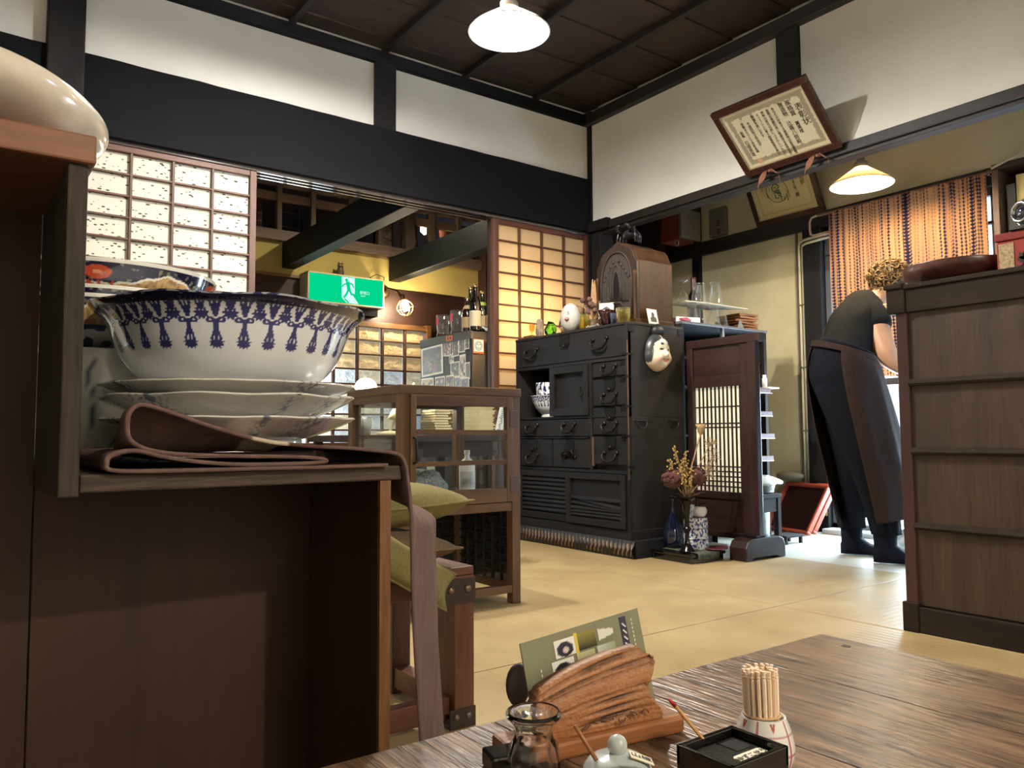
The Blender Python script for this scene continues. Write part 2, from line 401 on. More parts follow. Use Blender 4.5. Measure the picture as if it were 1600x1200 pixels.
fl2 = struct('floor_shop', MB().box(-0.6, 4.6, 3.86, 6.6, -0.12, -0.02), wood('shop_floor', S(52,40,32), S(74,58,46), 'x', 0.8, 0.5))

# ceiling: boards lying on battens
ce = struct('ceiling', MB().box(-1.75, 3.6, -1.75, 3.95, 2.80, 2.86), M_batten)
y = -1.7; k = 0
while y < 3.82:
    y1 = min(y+0.36, 3.82)
    b = MB(); b.add([(-1.7,y,2.748),(3.42,y,2.748),(3.42,y1+0.02,2.758),(-1.7,y1+0.02,2.758),(-1.7,y,2.76),(3.42,y,2.76),(3.42,y1+0.02,2.77),(-1.7,y1+0.02,2.77)],
          [(0,3,2,1),(4,5,6,7),(0,1,5,4),(1,2,6,5),(2,3,7,6),(3,0,4,7)])
    part(ce, 'ceiling_board', b, M_ceil); y = y1; k += 1
for k in range(10):
    x = 2.966 - 0.527*k
    if x < -1.6: break
    part(ce, 'ceiling_batten', MB().box(x-0.017, x+0.017, -1.7, 3.80, 2.712, 2.75), M_batten, bevel=0.004)

# back wall (towards the shop room): plaster panels above a heavy black lintel
wb = struct('wall_back', MB().box(-1.75, 3.56, 3.835, 3.94, 2.28, 2.80), M_plaster)
for x0, x1 in ((-1.72, 0.308), (0.452, 1.856), (1.981, 3.415)):
    part(wb, 'plaster_panel', MB().box(x0, x1, 3.81, 3.836, 2.283, 2.65), M_plaster)
part(wb, 'ceiling_moulding', MB().box(-1.72, 3.42, 3.775, 3.835, 2.648, 2.715), M_black, bevel=0.004)
def wavy_beam():
    b = MB(); n = 60
    def fn(u, v):
        x = -1.72 + 5.14*u
        j = 0.004*nz(x*6) + 0.002*nz(x*23)
        q = [(3.795, 1.93), (3.775, 1.934), (3.775, 2.283+j), (3.90, 2.286+j), (3.90, 1.95)]
        i = min(int(v*4+0.5), 4); return (x, q[i][0], q[i][1])
    return b.grid(n, 4, fn)
part(wb, 'lintel_beam', wavy_beam(), M_black, solid=0)
part(wb, 'beam_core', MB().box(-1.72, 3.42, 3.80, 3.94, 1.95, 2.28), M_black)
part(wb, 'strut', MB().box(1.856, 1.981, 3.783, 3.84, 2.28, 2.66), M_blackz, bevel=0.004)
part(wb, 'knot_hole', MB().ball((1.917, 3.784, 2.47), (0.008, 0.004, 0.012), 10, 6), mat('knot', S(8,8,8), 0.8))
part(wb, 'post', MB().box(0.308, 0.452, 3.75, 3.94, 0, 2.75), M_blackz, bevel=0.006)
part(wb, 'corner_post', MB().box(3.415, 3.56, 3.775, 3.94, 0, 2.75), M_blackz, bevel=0.004)
# three sliding grooves under the lintel
M_track = mat('track_polished', S(70,64,64), 0.12, spec=1.0, coat=0.8)
for k, y in enumerate((3.800, 3.845, 3.890)):
    part(wb, 'sliding_track', MB().box(0.452, 3.415, y, y+0.018, 1.913, 1.94), M_track, bevel=0.002)
    part(wb, 'track_groove', MB().box(0.452, 3.415, y+0.019, y+0.044, 1.925, 1.95), M_black)
part(wb, 'plaster_panel', MB().box(-1.72, 0.308, 3.82, 3.9, 0, 1.93), M_plaster)
part(wb, 'sill', MB().box(0.452, 3.415, 3.79, 3.94, -0.04, 0.012), M_dark, bevel=0.003)

# right wall: plaster above a slim lintel, open below
wr = struct('wall_right', MB().box(3.445, 3.53, -1.75, 3.84, 1.96, 2.80), M_plaster)
for y0, y1 in ((2.338, 3.775), (-1.0, 2.21)):
    part(wr, 'plaster_panel', MB().box(3.422, 3.446, y0, y1, 1.97, 2.648), M_plaster)
part(wr, 'strut', MB().box(3.40, 3.45, 2.21, 2.338, 1.97, 2.66), M_blackz, bevel=0.004)
part(wr, 'ceiling_moulding', MB().box(3.375, 3.445, -1.7, 3.80, 2.646, 2.715), M_blacky, bevel=0.004)
part(wr, 'lintel', MB().box(3.405, 3.50, -1.7, 3.80, 1.925, 1.975), M_blacky, bevel=0.004)
part(wr, 'lintel_groove', MB().box(3.425, 3.49, -1.7, 3.80, 1.906, 1.93), M_blacky, bevel=0.003)
part(wr, 'end_block', MB().box(3.385, 3.44, 3.60, 3.80, 1.925, 1.99), M_blackz, bevel=0.003)
part(wr, 'corner_stud', MB().box(3.415, 3.53, 3.69, 3.79, 0, 1.925), M_blackz, bevel=0.003)
part(wr, 'corner_bead', MB().box(3.405, 3.42, 3.765, 3.78, 1.97, 2.65), M_blackz)
part(wr, 'lower_panel', MB().box(3.43, 3.52, -1.75, 0.15, 0, 1.925), M_plaster)
part(wr, 'post', MB().box(3.40, 3.53, 0.15, 0.27, 0, 1.925), M_blackz, bevel=0.004)

# walls behind and beside the camera
struct('wall_left', MB().box(-1.85, -1.72, -1.75, 3.95, 0, 2.8), M_plaster)
struct('wall_front', MB().box(-1.85, 4.6, -1.85, -1.72, 0, 2.8), M_plaster)

# east passage wall: plaster, posts, dark beam, window behind the curtain
we = sempty('wall_east', (4.42, 2.0, 0))
part(we, 'plaster_panel', MB().box(4.42, 4.50, 2.862, 3.70, 0.0, 1.89), M_plaster_e)
part(we, 'plaster_panel', MB().box(4.42, 4.50, 3.77, 4.4, 0.0, 1.89), M_plaster_e)
part(we, 'plaster_panel', MB().box(4.42, 4.50, -1.75, 3.70, 1.985, 2.80), M_plaster_e)
part(we, 'dark_panel', MB().box(4.42, 4.50, 3.70, 4.4, 1.985, 2.80), M_darkz)
part(we, 'post', MB().box(4.385, 4.51, 2.738, 2.862, 0, 1.90), M_blackz, bevel=0.004)
part(we, 'post', MB().box(4.39, 4.51, 3.70, 3.77, 0, 1.90), M_blackz, bevel=0.004)
part(we, 'post', MB().box(4.385, 4.51, 1.67, 1.735, 0, 1.99), wood('post_brown', S(66,48,38), S(92,70,56), 'z', 1, 0.5), bevel=0.004)
part(we, 'beam', MB().box(4.385, 4.51, 1.735, 4.4, 1.89, 1.985), M_blacky, bevel=0.004)
part(we, 'dado_panel', MB().box(4.42, 4.51, 1.5, 1.67, 0.0, 2.0), M_darkz)
part(we, 'lower_wall', MB().box(4.42, 4.51, -1.75, 0.2, 0, 2.0), M_plaster_e)
wn = sempty('window_1', (4.45, 2.2, 0.9))
M_alu = mat('window_frame', S(120,124,128), 0.4, 0.3)
for y0, y1, z0, z1 in ((1.735,1.775,0.88,1.89),(2.70,2.738,0.88,1.89),(1.735,2.738,0.88,0.92),(1.735,2.738,0.0,0.06),(1.735,1.775,0.0,0.88),(2.70,2.738,0.0,0.88),(1.735,2.738,1.85,1.89),(1.735,2.738,1.70,1.715)):
    part(wn, 'window_frame', MB().box(4.43, 4.49, y0, y1, z0, z1), M_alu if z1 != 1.715 else M_dark, bevel=0.003)
M_frost = paper('frosted_glass', S(225,236,245), 0.85)
part(wn, 'window_pane', MB().box(4.455, 4.459, 1.775, 2.70, 0.92, 1.85), M_frost)
part(wn, 'window_pane', MB().box(4.455, 4.459, 1.775, 2.70, 0.06, 0.88), M_pane)
dr = sempty('door_1', (4.45, 0.85, 0))
for y0, y1, z0, z1 in ((0.2,0.27,0,1.98),(1.43,1.5,0,1.98),(0.2,1.5,1.92,2.0),(0.2,1.5,0.0,0.06),(0.82,0.88,0,1.98)):
    part(dr, 'door_frame', MB().box(4.43, 4.48, y0, y1, z0, z1), M_darkz, bevel=0.003)
for y0, y1 in ((0.27,0.82),(0.88,1.43)):
    part(dr, 'door_pane', MB().box(4.455, 4.459, y0, y1, 0.06, 1.92), M_frost)
struct('ceiling_passage', MB().box(3.53, 4.6, -1.75, 4.4, 2.62, 2.70), mat('passage_ceiling', S(150,136,104), 0.9))
struct('wall_passage_end', MB().box(3.5, 4.6, 4.2, 4.3, 0, 2.7), M_darkz)
struct('wall_passage_side', MB().box(3.5, 3.56, 3.84, 4.4, 0, 2.7), M_darkz)

# the shop room beyond the back wall
ws = sempty('wall_shop', (2.5, 5.95, 0))
YB = 5.95
part(ws, 'yellow_band', MB().box(-0.6, 3.97, YB, YB+0.08, 1.86, 2.125), M_yellow)
part(ws, 'band_trim', MB().box(-0.6, 2.30, YB-0.03, YB, 1.85, 1.872), wood('band_trim', S(112,84,52), S(140,108,70), 'x', 1))
part(ws, 'dark_panelling', MB().box(-0.6, 4.6, YB-0.005, YB+0.08, 1.55, 1.86), M_dark)
part(ws, 'dark_panelling', MB().box(3.42, 4.6, YB-0.005, YB+0.08, 0, 1.55), M_dark)
part(ws, 'dark_panelling', MB().box(-0.6, 1.6, YB-0.005, YB+0.08, 0, 1.55), M_dark)
part(ws, 'post', MB().box(3.968, 4.13, YB-0.12, YB+0.05, 0, 2.9), M_darkz, bevel=0.004)
part(ws, 'head_beam', MB().box(-0.6, 4.6, YB-0.06, YB+0.06, 2.125, 2.21), M_mez, bevel=0.004)
part(ws, 'dado_panel', MB().box(1.6, 3.42, YB-0.005, YB+0.08, 0, 0.55), M_dark)
# mezzanine railing: posts and rails in front of the dark loft
mz = sempty('trim_1', (2.5, YB, 2.2))
for x0, x1 in ((1.62,1.66),(2.061,2.10),(2.335,2.378),(2.66,2.70),(2.93,2.97),(3.187,3.282),(3.427,3.484),(3.719,3.767),(3.95,4.0)):
    part(mz, 'railing_post', MB().box(x0, x1, YB-0.045, YB+0.02, 2.2, 2.95), M_mezz, bevel=0.004)
for z0, z1 in ((2.445,2.512),(2.563,2.62),(2.80,2.86)):
    part(mz, 'rail', MB().box(-0.6, 4.2, YB-0.03, YB+0.01, z0, z1), M_mez, bevel=0.003)
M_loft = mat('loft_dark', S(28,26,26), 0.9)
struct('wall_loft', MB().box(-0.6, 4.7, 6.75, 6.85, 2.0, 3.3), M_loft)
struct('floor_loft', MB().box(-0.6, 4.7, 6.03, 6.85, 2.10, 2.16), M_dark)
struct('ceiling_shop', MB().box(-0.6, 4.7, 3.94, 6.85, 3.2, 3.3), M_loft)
for nme, x0, x1 in (('beam_shop', 2.118, 2.222), ('beam_shop_b', 3.05, 3.157)):
    m = M_black
    struct('trim_2' if nme == 'beam_shop' else 'trim_3', MB().box(x0, x1, 3.94, YB-0.0, 1.92, 2.122), wood('beam_'+nme, S(14,16,16), S(24,27,26), 'y', 0.6, 0.6, 0.1, spec=0.25), bevel=0.005)
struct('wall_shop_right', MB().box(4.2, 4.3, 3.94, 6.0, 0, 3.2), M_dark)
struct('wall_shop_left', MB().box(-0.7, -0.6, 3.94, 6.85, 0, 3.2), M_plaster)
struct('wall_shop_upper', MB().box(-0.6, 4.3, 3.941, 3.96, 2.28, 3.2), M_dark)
# shop window: wooden lattice over crumpled paper
wn2 = sempty('window_2', (2.5, YB-0.03, 0.55))
part(wn2, 'window_frame', MB().box(1.6, 3.42, YB-0.06, YB, 1.505, 1.55), M_brown, bevel=0.003)
part(wn2, 'window_frame', MB().box(3.385, 3.43, YB-0.07, YB, 0.5, 1.56), M_brownz, bevel=0.003)
part(wn2, 'window_frame', MB().box(1.6, 3.42, YB-0.06, YB, 0.5, 0.55), M_brown, bevel=0.003)
xs = [1.70, 1.91, 2.12, 2.33, 2.539, 2.746, 2.974, 3.186, 3.385]; zs = [0.55, 0.651, 0.78, 0.898, 1.028, 1.152, 1.277, 1.396, 1.51]
M_lat = wood('lattice', S(58,38,26), S(84,56,38), 'z', 1, 0.5)
for x in xs[:-1]: part(wn2, 'lattice_bar', MB().box(x-0.011, x+0.011, YB-0.05, YB-0.02, 0.55, 1.51), M_lat, bevel=0.002)
for z in zs[1:-1]: part(wn2, 'lattice_bar', MB().box(1.62, 3.385, YB-0.046, YB-0.026, z-0.007, z+0.007), M_lat, bevel=0.002)
M_crum = [paper('crumpled_washi_a', S(232,216,182), 0.45, crumple=0.9, blotch=S(214,190,148)), paper('crumpled_washi_b', S(224,196,146), 0.3, crumple=0.5, blotch=S(206,168,112)),
          paper('crumpled_washi_c', S(226,224,214), 0.45, crumple=1.0, blotch=S(206,202,188))]
for i in range(len(xs)-1):
    for j in range(len(zs)-1):
        x0, x1, z0, z1 = xs[i]+0.011, xs[i+1]-0.011, zs[j]+0.006, zs[j+1]-0.006
        def fn(u, v, x0=x0, x1=x1, z0=z0, z1=z1):
            x = x0+(x1-x0)*u; z = z0+(z1-z0)*v
            e = min(u, 1-u, v, 1-v)*4; e = min(e, 1)
            return (x, YB-0.018-0.016*e*(0.3+nz(x*15, z*26, 3)+0.6*abs(nz(x*33+z*20, z*48-x*14, 8))+0.25*nz(x*80, z*90)), z)
        m = M_crum[1] if (j >= 5 and i >= 4) else (M_crum[0] if (i+j) % 2 else M_crum[2])
        part(wn2, 'paper_pane', MB().grid(20, 14, fn), m, smooth=True)

# shoji screens hung in the back wall
def shoji(name, label, xs, ztop, zs, y, stile_l, stile_r, mp):
    t = thing(name, label, 'shoji screen', ((xs[0]+xs[-1])/2, y, 0.012), group='paper shoji screens')
    zb = 0.02
    part(t, 'stile', MB().box(stile_l[0], stile_l[1], y-0.016, y+0.016, zb, ztop), M_shoji, bevel=0.003)
    part(t, 'stile', MB().box(stile_r[0], stile_r[1], y-0.016, y+0.016, zb, ztop), M_shoji, bevel=0.003)
    part(t, 'top_rail', MB().box(stile_l[1], stile_r[0], y-0.015, y+0.015, zs[0], ztop), M_shojix, bevel=0.003)
    part(t, 'bottom_rail', MB().box(stile_l[1], stile_r[0], y-0.015, y+0.015, zb, zs[-1]), M_shojix, bevel=0.003)
    for x in xs[1:-1]: part(t, 'muntin', MB().box(x-0.0055, x+0.0055, y-0.013, y+0.006, zs[-1], zs[0]), M_shoji, bevel=0.001)
    for z in zs[1:-1]: part(t, 'muntin', MB().box(xs[0], xs[-1], y-0.011, y+0.006, z-0.0045, z+0.0045), M_shojix, bevel=0.001)
    for i in range(len(xs)-1):
        for j in range(len(zs)-1):
            part(t, 'paper_pane', MB().box(xs[i]+0.002, xs[i+1]-0.002, y+0.006, y+0.0068, zs[j+1]+0.002, zs[j]-0.002), mp)
    return t
M_washi1 = paper('flecked_washi', S(236,234,222), 0.5, flecks=0.34)
M_washi2 = paper('plain_washi', S(220,204,174), 0.5, flecks=0.12, blotch=S(200,178,142))
zl = [1.885] + [1.885-0.0985*k for k in range(1, 18)]
shoji('shoji_screen', 'shoji screen with leaf-flecked white paper, behind the stacked bowls', [0.48,0.658,0.837,1.015,1.191], 1.93, zl, 3.822, (0.452,0.48), (1.191,1.224), M_washi1)
shoji('shoji_screen', 'shoji screen glowing orange from a lamp behind it, left of the radio', [2.690,2.852,3.03,3.21,3.386], 1.93, zl, 3.822, (2.652,2.690), (3.386,3.414), M_washi2)
# the edge of a further screen slid behind it
t = thing('sliding_screen', 'edge of a second sliding screen pushed behind the glowing shoji', 'shoji screen', (2.675, 3.867, 0.012))
part(t, 'stile', MB().box(2.655, 2.695, 3.852, 3.882, 0.02, 1.93), M_dark, bevel=0.003)
part(t, 'bottom_rail', MB().box(2.695, 3.40, 3.852, 3.882, 0.02, 0.12), M_dark, bevel=0.003)
part(t, 'top_rail', MB().box(2.695, 3.40, 3.852, 3.882, 1.885, 1.93), M_dark, bevel=0.003)
# ================================================================== LAMPS
def bulb_mat(name, c, power, r):
    return emis(name, c, power/(PI*4*PI*r*r))
WARM = (1.0, 0.80, 0.56, 1)
def pendant(label, loc, r, power, c, shade_m, ceil, amber=False):
    """cone shade over a bulb; loc = centre of the rim"""
    x, y, z = loc
    t = thing('pendant_lamp', label, 'lamp', (x, y, z), group='cone shade pendant lamps')
    h = r*0.62
    prof = [(r, 0), (r*1.005, 0.004), (r*0.62, h*0.50), (r*0.30, h*0.86), (r*0.20, h)]
    part(t, 'shade', MB().lathe(curve(prof, 3), (x,y,z), 48), shade_m, smooth=True)
    m = MB(); ring = [(x+r*math.cos(2*PI*k/48), y+r*math.sin(2*PI*k/48), z+0.001) for k in range(48)]
    part(t, 'rim', m.tube(ring, 0.0028, 6, closed=True), mat('shade_rim', S(232,224,200), 0.3), smooth=True)
    part(t, 'socket', MB().lathe([(0.018,h-0.03),(0.034,h-0.005),(0.036,h+0.02),(0.022,h+0.03),(0.012,h+0.07),(0.004,h+0.075)], (x,y,z), 24, cap=True), mat('socket_grey', S(120,112,98), 0.4, 0.4), smooth=True)
    rb = 0.032
    part(t, 'bulb', MB().lathe([(0.0005,-0.036),(0.016,-0.03),(0.028,-0.014),(rb,0.002),(0.027,0.02),(0.016,0.038),(0.012,0.05)], (x,y,z+h*0.34), 24), bulb_mat('bulb_'+label[:14], c, power, rb), smooth=True)
    part(t, 'cord', MB().tube([(x,y,z+h+0.07),(x,y,ceil)], 0.0035, 8), mat('cord_black', S(24,22,22), 0.6))
    part(t, 'ceiling_cap', MB().lathe([(0.0,-0.025),(0.035,-0.022),(0.04,0.0)], (x,y,ceil), 24), mat('cap_black', S(30,28,28), 0.5), smooth=True)
    return t
M_milk = paper('milk_glass', S(250,249,246), 0.62)
M_milk2 = paper('cream_glass', S(190,160,112), 0.07)
pendant('white cone pendant lamp hanging from the dark board ceiling, top centre', (1.70, 2.33, 2.135), 0.152, 72, (1,0.92,0.80,1), M_milk, 2.748)
pendant('cream cone pendant lamp in the passage, in front of the dyed curtain', (3.78, 2.115, 1.875), 0.153, 22, (1,0.86,0.60,1), M_milk2, 2.62)
pendant('white cone pendant lamp behind the foreground table, out of the picture', (0.92, -1.35, 1.98), 0.152, 66, (1,0.88,0.72,1), M_milk, 2.748)
pendant('white cone pendant lamp near the black lintel, cut by the top edge', (1.32, 2.58, 2.50), 0.152, 72, (1,0.95,0.87,1), M_milk, 2.748)

pendant('white cone pendant lamp in the shop room, hidden behind the lintel', (2.62, 4.75, 2.48), 0.152, 18, (1,0.88,0.68,1), M_milk, 3.2)  # added lamp, out of sight, to lift the light in the shop room
# caged bulb lamp beside the exit sign
M_brass = mat('wire_brass', S(176,140,84), 0.3, 0.9)
lx, ly, lz = 3.08, 5.72, 1.66
t = thing('cage_lamp', 'bare bulb in a wire cage beside the green exit sign', 'lamp', (lx-0.04, ly+0.1, lz+0.18))
part(t, 'wall_plate', MB().lathe([(0.0,0),(0.055,0.0),(0.06,0.02),(0.03,0.035),(0,0.036)], (lx-0.09,YB-0.005,lz+0.16), 24, M=Matrix.Rotation(R(90),3,'X').to_4x4()), mat('plate_bronze', S(92,70,46), 0.35, 0.7), smooth=True)
part(t, 'arm', MB().tube([(lx-0.09,YB-0.03,lz+0.16),(lx-0.085,YB-0.09,lz+0.18),(lx-0.05,ly+0.03,lz+0.14),(lx-0.03,ly,lz+0.10)], 0.012, 10), mat('arm_bronze', S(70,54,40), 0.35, 0.7), smooth=True)
Mc = frame((lx-0.03,ly,lz+0.10), (1,0,0), (0.0,0.3,-1)) @ Matrix.Rotation(R(90),4,'X').inverted()
axis = Vector((0.045,-0.02,-0.16)).normalized(); base = Vector((lx-0.03,ly,lz+0.10))
Mq = axis.to_track_quat('Z','X').to_matrix().to_4x4()
part(t, 'socket', MB().lathe([(0.0,-0.01),(0.026,-0.01),(0.028,0.03),(0.02,0.04)], base, 20, M=Mq), mat('socket_bronze', S(80,62,44), 0.35, 0.7), smooth=True)
part(t, 'bulb', MB().lathe([(0.014,0.04),(0.024,0.06),(0.030,0.085),(0.026,0.11),(0.015,0.128),(0.0005,0.131)], base, 20, M=Mq), bulb_mat('bulb_cage', (1,0.80,0.54,1), 10, 0.030), smooth=True)
m = MB()
for k in range(6):
    a = 2*PI*k/6
    pr = [(0.024,0.035),(0.062,0.075),(0.070,0.105),(0.052,0.145),(0.020,0.168)]
    m.tube([base + Mq.to_3x3() @ Vector((q*math.cos(a), q*math.sin(a), z)) for q, z in pr], 0.0034, 6)
for q, z in ((0.070,0.105),(0.020,0.168)):
    m.tube([base + Mq.to_3x3() @ Vector((q*math.cos(2*PI*k/20), q*math.sin(2*PI*k/20), z)) for k in range(20)], 0.0034, 6, closed=True)
part(t, 'wire_cage', m, M_brass, smooth=True)
part(t, 'cord', MB().tube([(lx-0.09,YB-0.03,lz+0.2),(lx-0.10,YB-0.05,lz+0.28),(lx-0.16,YB-0.03,lz+0.30),(lx-0.21,YB-0.02,lz+0.27),(lx-0.22,YB-0.02,lz+0.2)], 0.004, 6), mat('cord_dark', S(40,34,24), 0.6), smooth=True)

# lamp standing behind the right shoji
t = thing('shop_lamp', 'small bulb lamp whose glow shows through the right shoji paper', 'lamp', (2.90, 3.935, 0))
part(t, 'base', MB().lathe([(0,0),(0.045,0),(0.045,0.03),(0.02,0.04),(0,0.04)], (2.90,3.935,0), 24), M_iron, smooth=True)
part(t, 'pole', MB().tube([(2.90,3.935,0.02),(2.90,3.935,1.30)], 0.009, 10), M_iron)
part(t, 'bulb', MB().ball((2.895,3.935,1.335), 0.04, 20, 12), bulb_mat('bulb_shop', (1,0.74,0.44,1), 36, 0.04), smooth=True)
part(t, 'light_shield', MB().lathe([(0.0,0.0),(0.05,0.006),(0.09,0.03),(0.11,0.065)], (2.895,3.995,1.335), 28, M=Matrix.Rotation(R(90),4,'X')), mat('shield_white', S(214,206,190), 0.5), smooth=True, solid=0.002)  # unseen dish, added to keep the bulb's light off the refrigerator top
part(t, 'bracket', MB().tube([(2.90,3.94,1.28),(2.90,4.0,1.29),(2.90,3.998,1.335)], 0.005, 6), M_iron)

# ================================================================== SHOP ROOM
# emergency exit sign
t = thing('exit_sign', 'green lit emergency exit sign with running figure on the back wall', 'exit sign', (2.592, 5.83, 1.657))
x0, x1, z0, z1 = 2.264, 2.920, 1.650, 1.890; yf = 5.78
M_box = mat('sign_case', S(216,206,170), 0.5)
for a in ((x0,x1,z0,z0+0.012),(x0,x1,z1-0.012,z1),(x0,x0+0.012,z0,z1),(x1-0.012,x1,z0,z1)):
    part(t, 'case', MB().box(a[0], a[1], yf-0.004, YB-0.005, a[2], a[3]), M_box, bevel=0.002)
M_green = emis('sign_green', (0.0, 0.30, 0.12, 1), 1.0); M_signw = emis('sign_white', (0.66, 0.95, 0.92, 1), 0.5)
face = part(t, 'sign_face', MB().box(x0+0.012, x1-0.012, yf, yf+0.01, z0+0.012, z1-0.012), M_green)
W = x1-x0-0.024; H_ = z1-z0-0.024; ox, oz = x0+0.012, z0+0.012
def sg(pts): return [(ox+W*u, oz+H_*v) for u, v in pts]
part(face, 'pictogram_door', MB().prism(sg([(0.43,0.98),(0.605,0.98),(0.605,0.36),(0.585,0.30),(0.66,0.02),(0.50,0.02),(0.43,0.20)]), 'y', yf-0.0015, yf-0.0005), M_signw)
fig = MB()
def limb(pts, wd):
    for (a, b), (c, d) in zip(pts, pts[1:]):
        A = Vector((ox+W*a, oz+H_*b)); B = Vector((ox+W*c, oz+H_*d)); n = Vector((-(B-A).y, (B-A).x)).normalized()*wd/2; e = (B-A).normalized()*wd*0.3
        fig.prism([tuple(A+n-e), tuple(A-n-e), tuple(B-n+e), tuple(B+n+e)], 'y', yf-0.003, yf-0.002)
fig.prism([(ox+W*0.492+0.013*math.cos(k*PI/8), oz+H_*0.87+0.013*math.sin(k*PI/8)) for k in range(16)], 'y', yf-0.003, yf-0.002)
limb([(0.51,0.78),(0.525,0.52)], 0.030); limb([(0.505,0.76),(0.46,0.70),(0.435,0.62)], 0.011); limb([(0.52,0.77),(0.57,0.74),(0.59,0.62)], 0.011)
limb([(0.52,0.52),(0.49,0.34),(0.46,0.22)], 0.016); limb([(0.53,0.52),(0.56,0.36),(0.62,0.33)], 0.016); limb([(0.47,0.16),(0.52,0.03)], 0.012)
part(face, 'pictogram_runner', fig, M_green)
tm = MB(); text_mesh(tm, '非常口', 0.030, frame((ox+W*0.672, yf-0.002, oz+H_*0.52), (1,0,0), (0,0,1)))
text_mesh(tm, 'EXIT', 0.016, frame((ox+W*0.69, yf-0.002, oz+H_*0.37), (1,0,0), (0,0,1)), spacing=1.3)
part(face, 'lettering', tm, M_signw)
part(t, 'wall_bracket', MB().box(x0-0.03, x1-0.02, yf+0.07, YB-0.005, z0-0.06, z0), M_black)
# carved owl on the sign
t = thing('owl_figurine', 'small dark owl figurine perched on top of the exit sign', 'figurine', (2.57, 5.86, 1.892))
M_owl = mat('owl_dark', S(46,38,28), 0.5, c2=S(120,104,72), vscale=50)
part(t, 'body', MB().lathe([(0.0,0),(0.024,0.002),(0.03,0.03),(0.026,0.06),(0.022,0.07)], (2.57,5.86,1.892), 16), M_owl, smooth=True)
part(t, 'head', MB().ball((2.57,5.86,1.892+0.085), (0.025,0.024,0.022), 14, 10), M_owl, smooth=True)
for s in (-1,1): part(t, 'ear', MB().lathe([(0.009,0),(0.0005,0.02)], (2.57+s*0.015,5.86,1.992), 8), M_owl)
for s in (-1,1): part(t, 'eye', MB().ball((2.57+s*0.010,5.838,1.98), 0.006, 10, 6), mat('owl_eye', S(200,180,110), 0.4))

# loft things behind the railing
t = thing('loft_chest', 'dark red slatted chest stored in the loft, behind the left shoji edge', 'chest', (2.0, 6.3, 2.16))
part(t, 'body', MB().box(1.72, 2.04, 6.20, 6.5, 2.16, 2.62), mat('loft_red', S(58,22,20), 0.5))
for k in range(5): part(t, 'slat', MB().box(1.73, 2.03, 6.185, 6.20, 2.20+k*0.062, 2.225+k*0.062), mat('loft_slat', S(104,44,34), 0.45), bevel=0.003)
single('loft_pot', 'small terracotta pot standing on the loft chest', 'pot', MB().lathe([(0,0),(0.03,0),(0.04,0.05),(0.034,0.06),(0.03,0.055),(0.028,0.01),(0,0.01)], (1.98,6.3,2.62), 18), mat('terracotta', S(170,92,58), 0.7), smooth=True)
t = thing('loft_rack', 'black metal rack leaning in the loft behind the railing', 'rack', (2.27, 6.1, 2.16))
for z in (2.30, 2.42): part(t, 'rail', MB().tube([(2.10,6.1,z),(2.34,6.1,z-0.01)], 0.004, 6), mat('rack_grey', S(96,92,86), 0.4, 0.5))
for x in (2.285, 2.305): part(t, 'upright', MB().tube([(x,6.1,2.16),(x,6.1,2.47)], 0.006, 6), M_iron)
def loft_picture(x0, x1, label, c1, c2):
    t = thing('loft_picture', label, 'picture', ((x0+x1)/2, 6.12, 2.16), group='framed pictures stored in the loft')
    part(t, 'frame', MB().box(x0, x1, 6.11, 6.125, 2.16, 2.50), M_darkz)
    part(t, 'print', MB().box(x0+0.015, x1-0.015, 6.105, 6.11, 2.18, 2.48), mat('print_'+label[:12], c1, 0.7, vscale=30, c2=c2))
    part(t, 'crossbar', MB().tube([(x0,6.10,2.36),(x1,6.10,2.31)], 0.004, 6), M_dark)
loft_picture(2.985, 3.17, 'grey landscape picture leaning in the loft beside the middle beam', S(150,138,116), S(84,76,64))
loft_picture(3.29, 3.42, 'brown reed picture leaning in the loft between two railing posts', S(150,112,74), S(60,42,30))
single('loft_bundle', 'bundle of pale dried stalks stored in the loft', 'bundle', (lambda m: [m.tube([(3.36+random.uniform(-0.05,0.05),6.25,2.16),(3.36+random.uniform(-0.09,0.09),6.25+random.uniform(-.03,.03),2.50+random.uniform(-.04,.08))], 0.004, 5) for k in range(22)] and m)(MB()), mat('stalk', S(176,140,96), 0.8))
t = thing('loft_cloth_bag', 'teal striped cloth bag lying in the loft beyond the right beam', 'bag', (3.6, 6.2, 2.16))
part(t, 'body', MB().ball((3.60,6.2,2.25), (0.09,0.07,0.10), 18, 12), mat('teal_bag', S(96,128,116), 0.8, var=0.3), smooth=True)
part(t, 'stripe', MB().tube([(3.60+0.093*math.cos(a), 6.2-0.06, 2.25+0.10*math.sin(a)) for a in [k*PI/12 for k in range(13)]], 0.008, 6), mat('bag_cream', S(210,206,170), 0.8), smooth=True)
t = thing('loft_shade_lamp', 'pinkish lit paper lantern in the loft above the right beam', 'lantern', (3.62, 6.35, 2.42))
part(t, 'shade', MB().lathe([(0.02,0),(0.05,0.03),(0.05,0.10),(0.02,0.13)], (3.64,6.35,2.50), 16), emis('lantern_glow', (1,0.55,0.36,1), 5), smooth=True)
part(t, 'stand', MB().tube([(3.64,6.35,2.16),(3.64,6.35,2.5)], 0.008, 8), M_dark)
single('loft_basket', 'orange-brown woven basket in the loft at the right end', 'basket', MB().lathe([(0,0),(0.10,0),(0.13,0.12),(0.14,0.24),(0.13,0.24),(0.09,0.02),(0,0.02)], (3.86,6.2,2.30), 20), mat('basket_orange', S(170,104,64), 0.7, var=0.3, vscale=40), smooth=True)
struct('trim_4', MB().box(3.70, 4.1, 6.05, 6.4, 2.16, 2.30), M_dark)

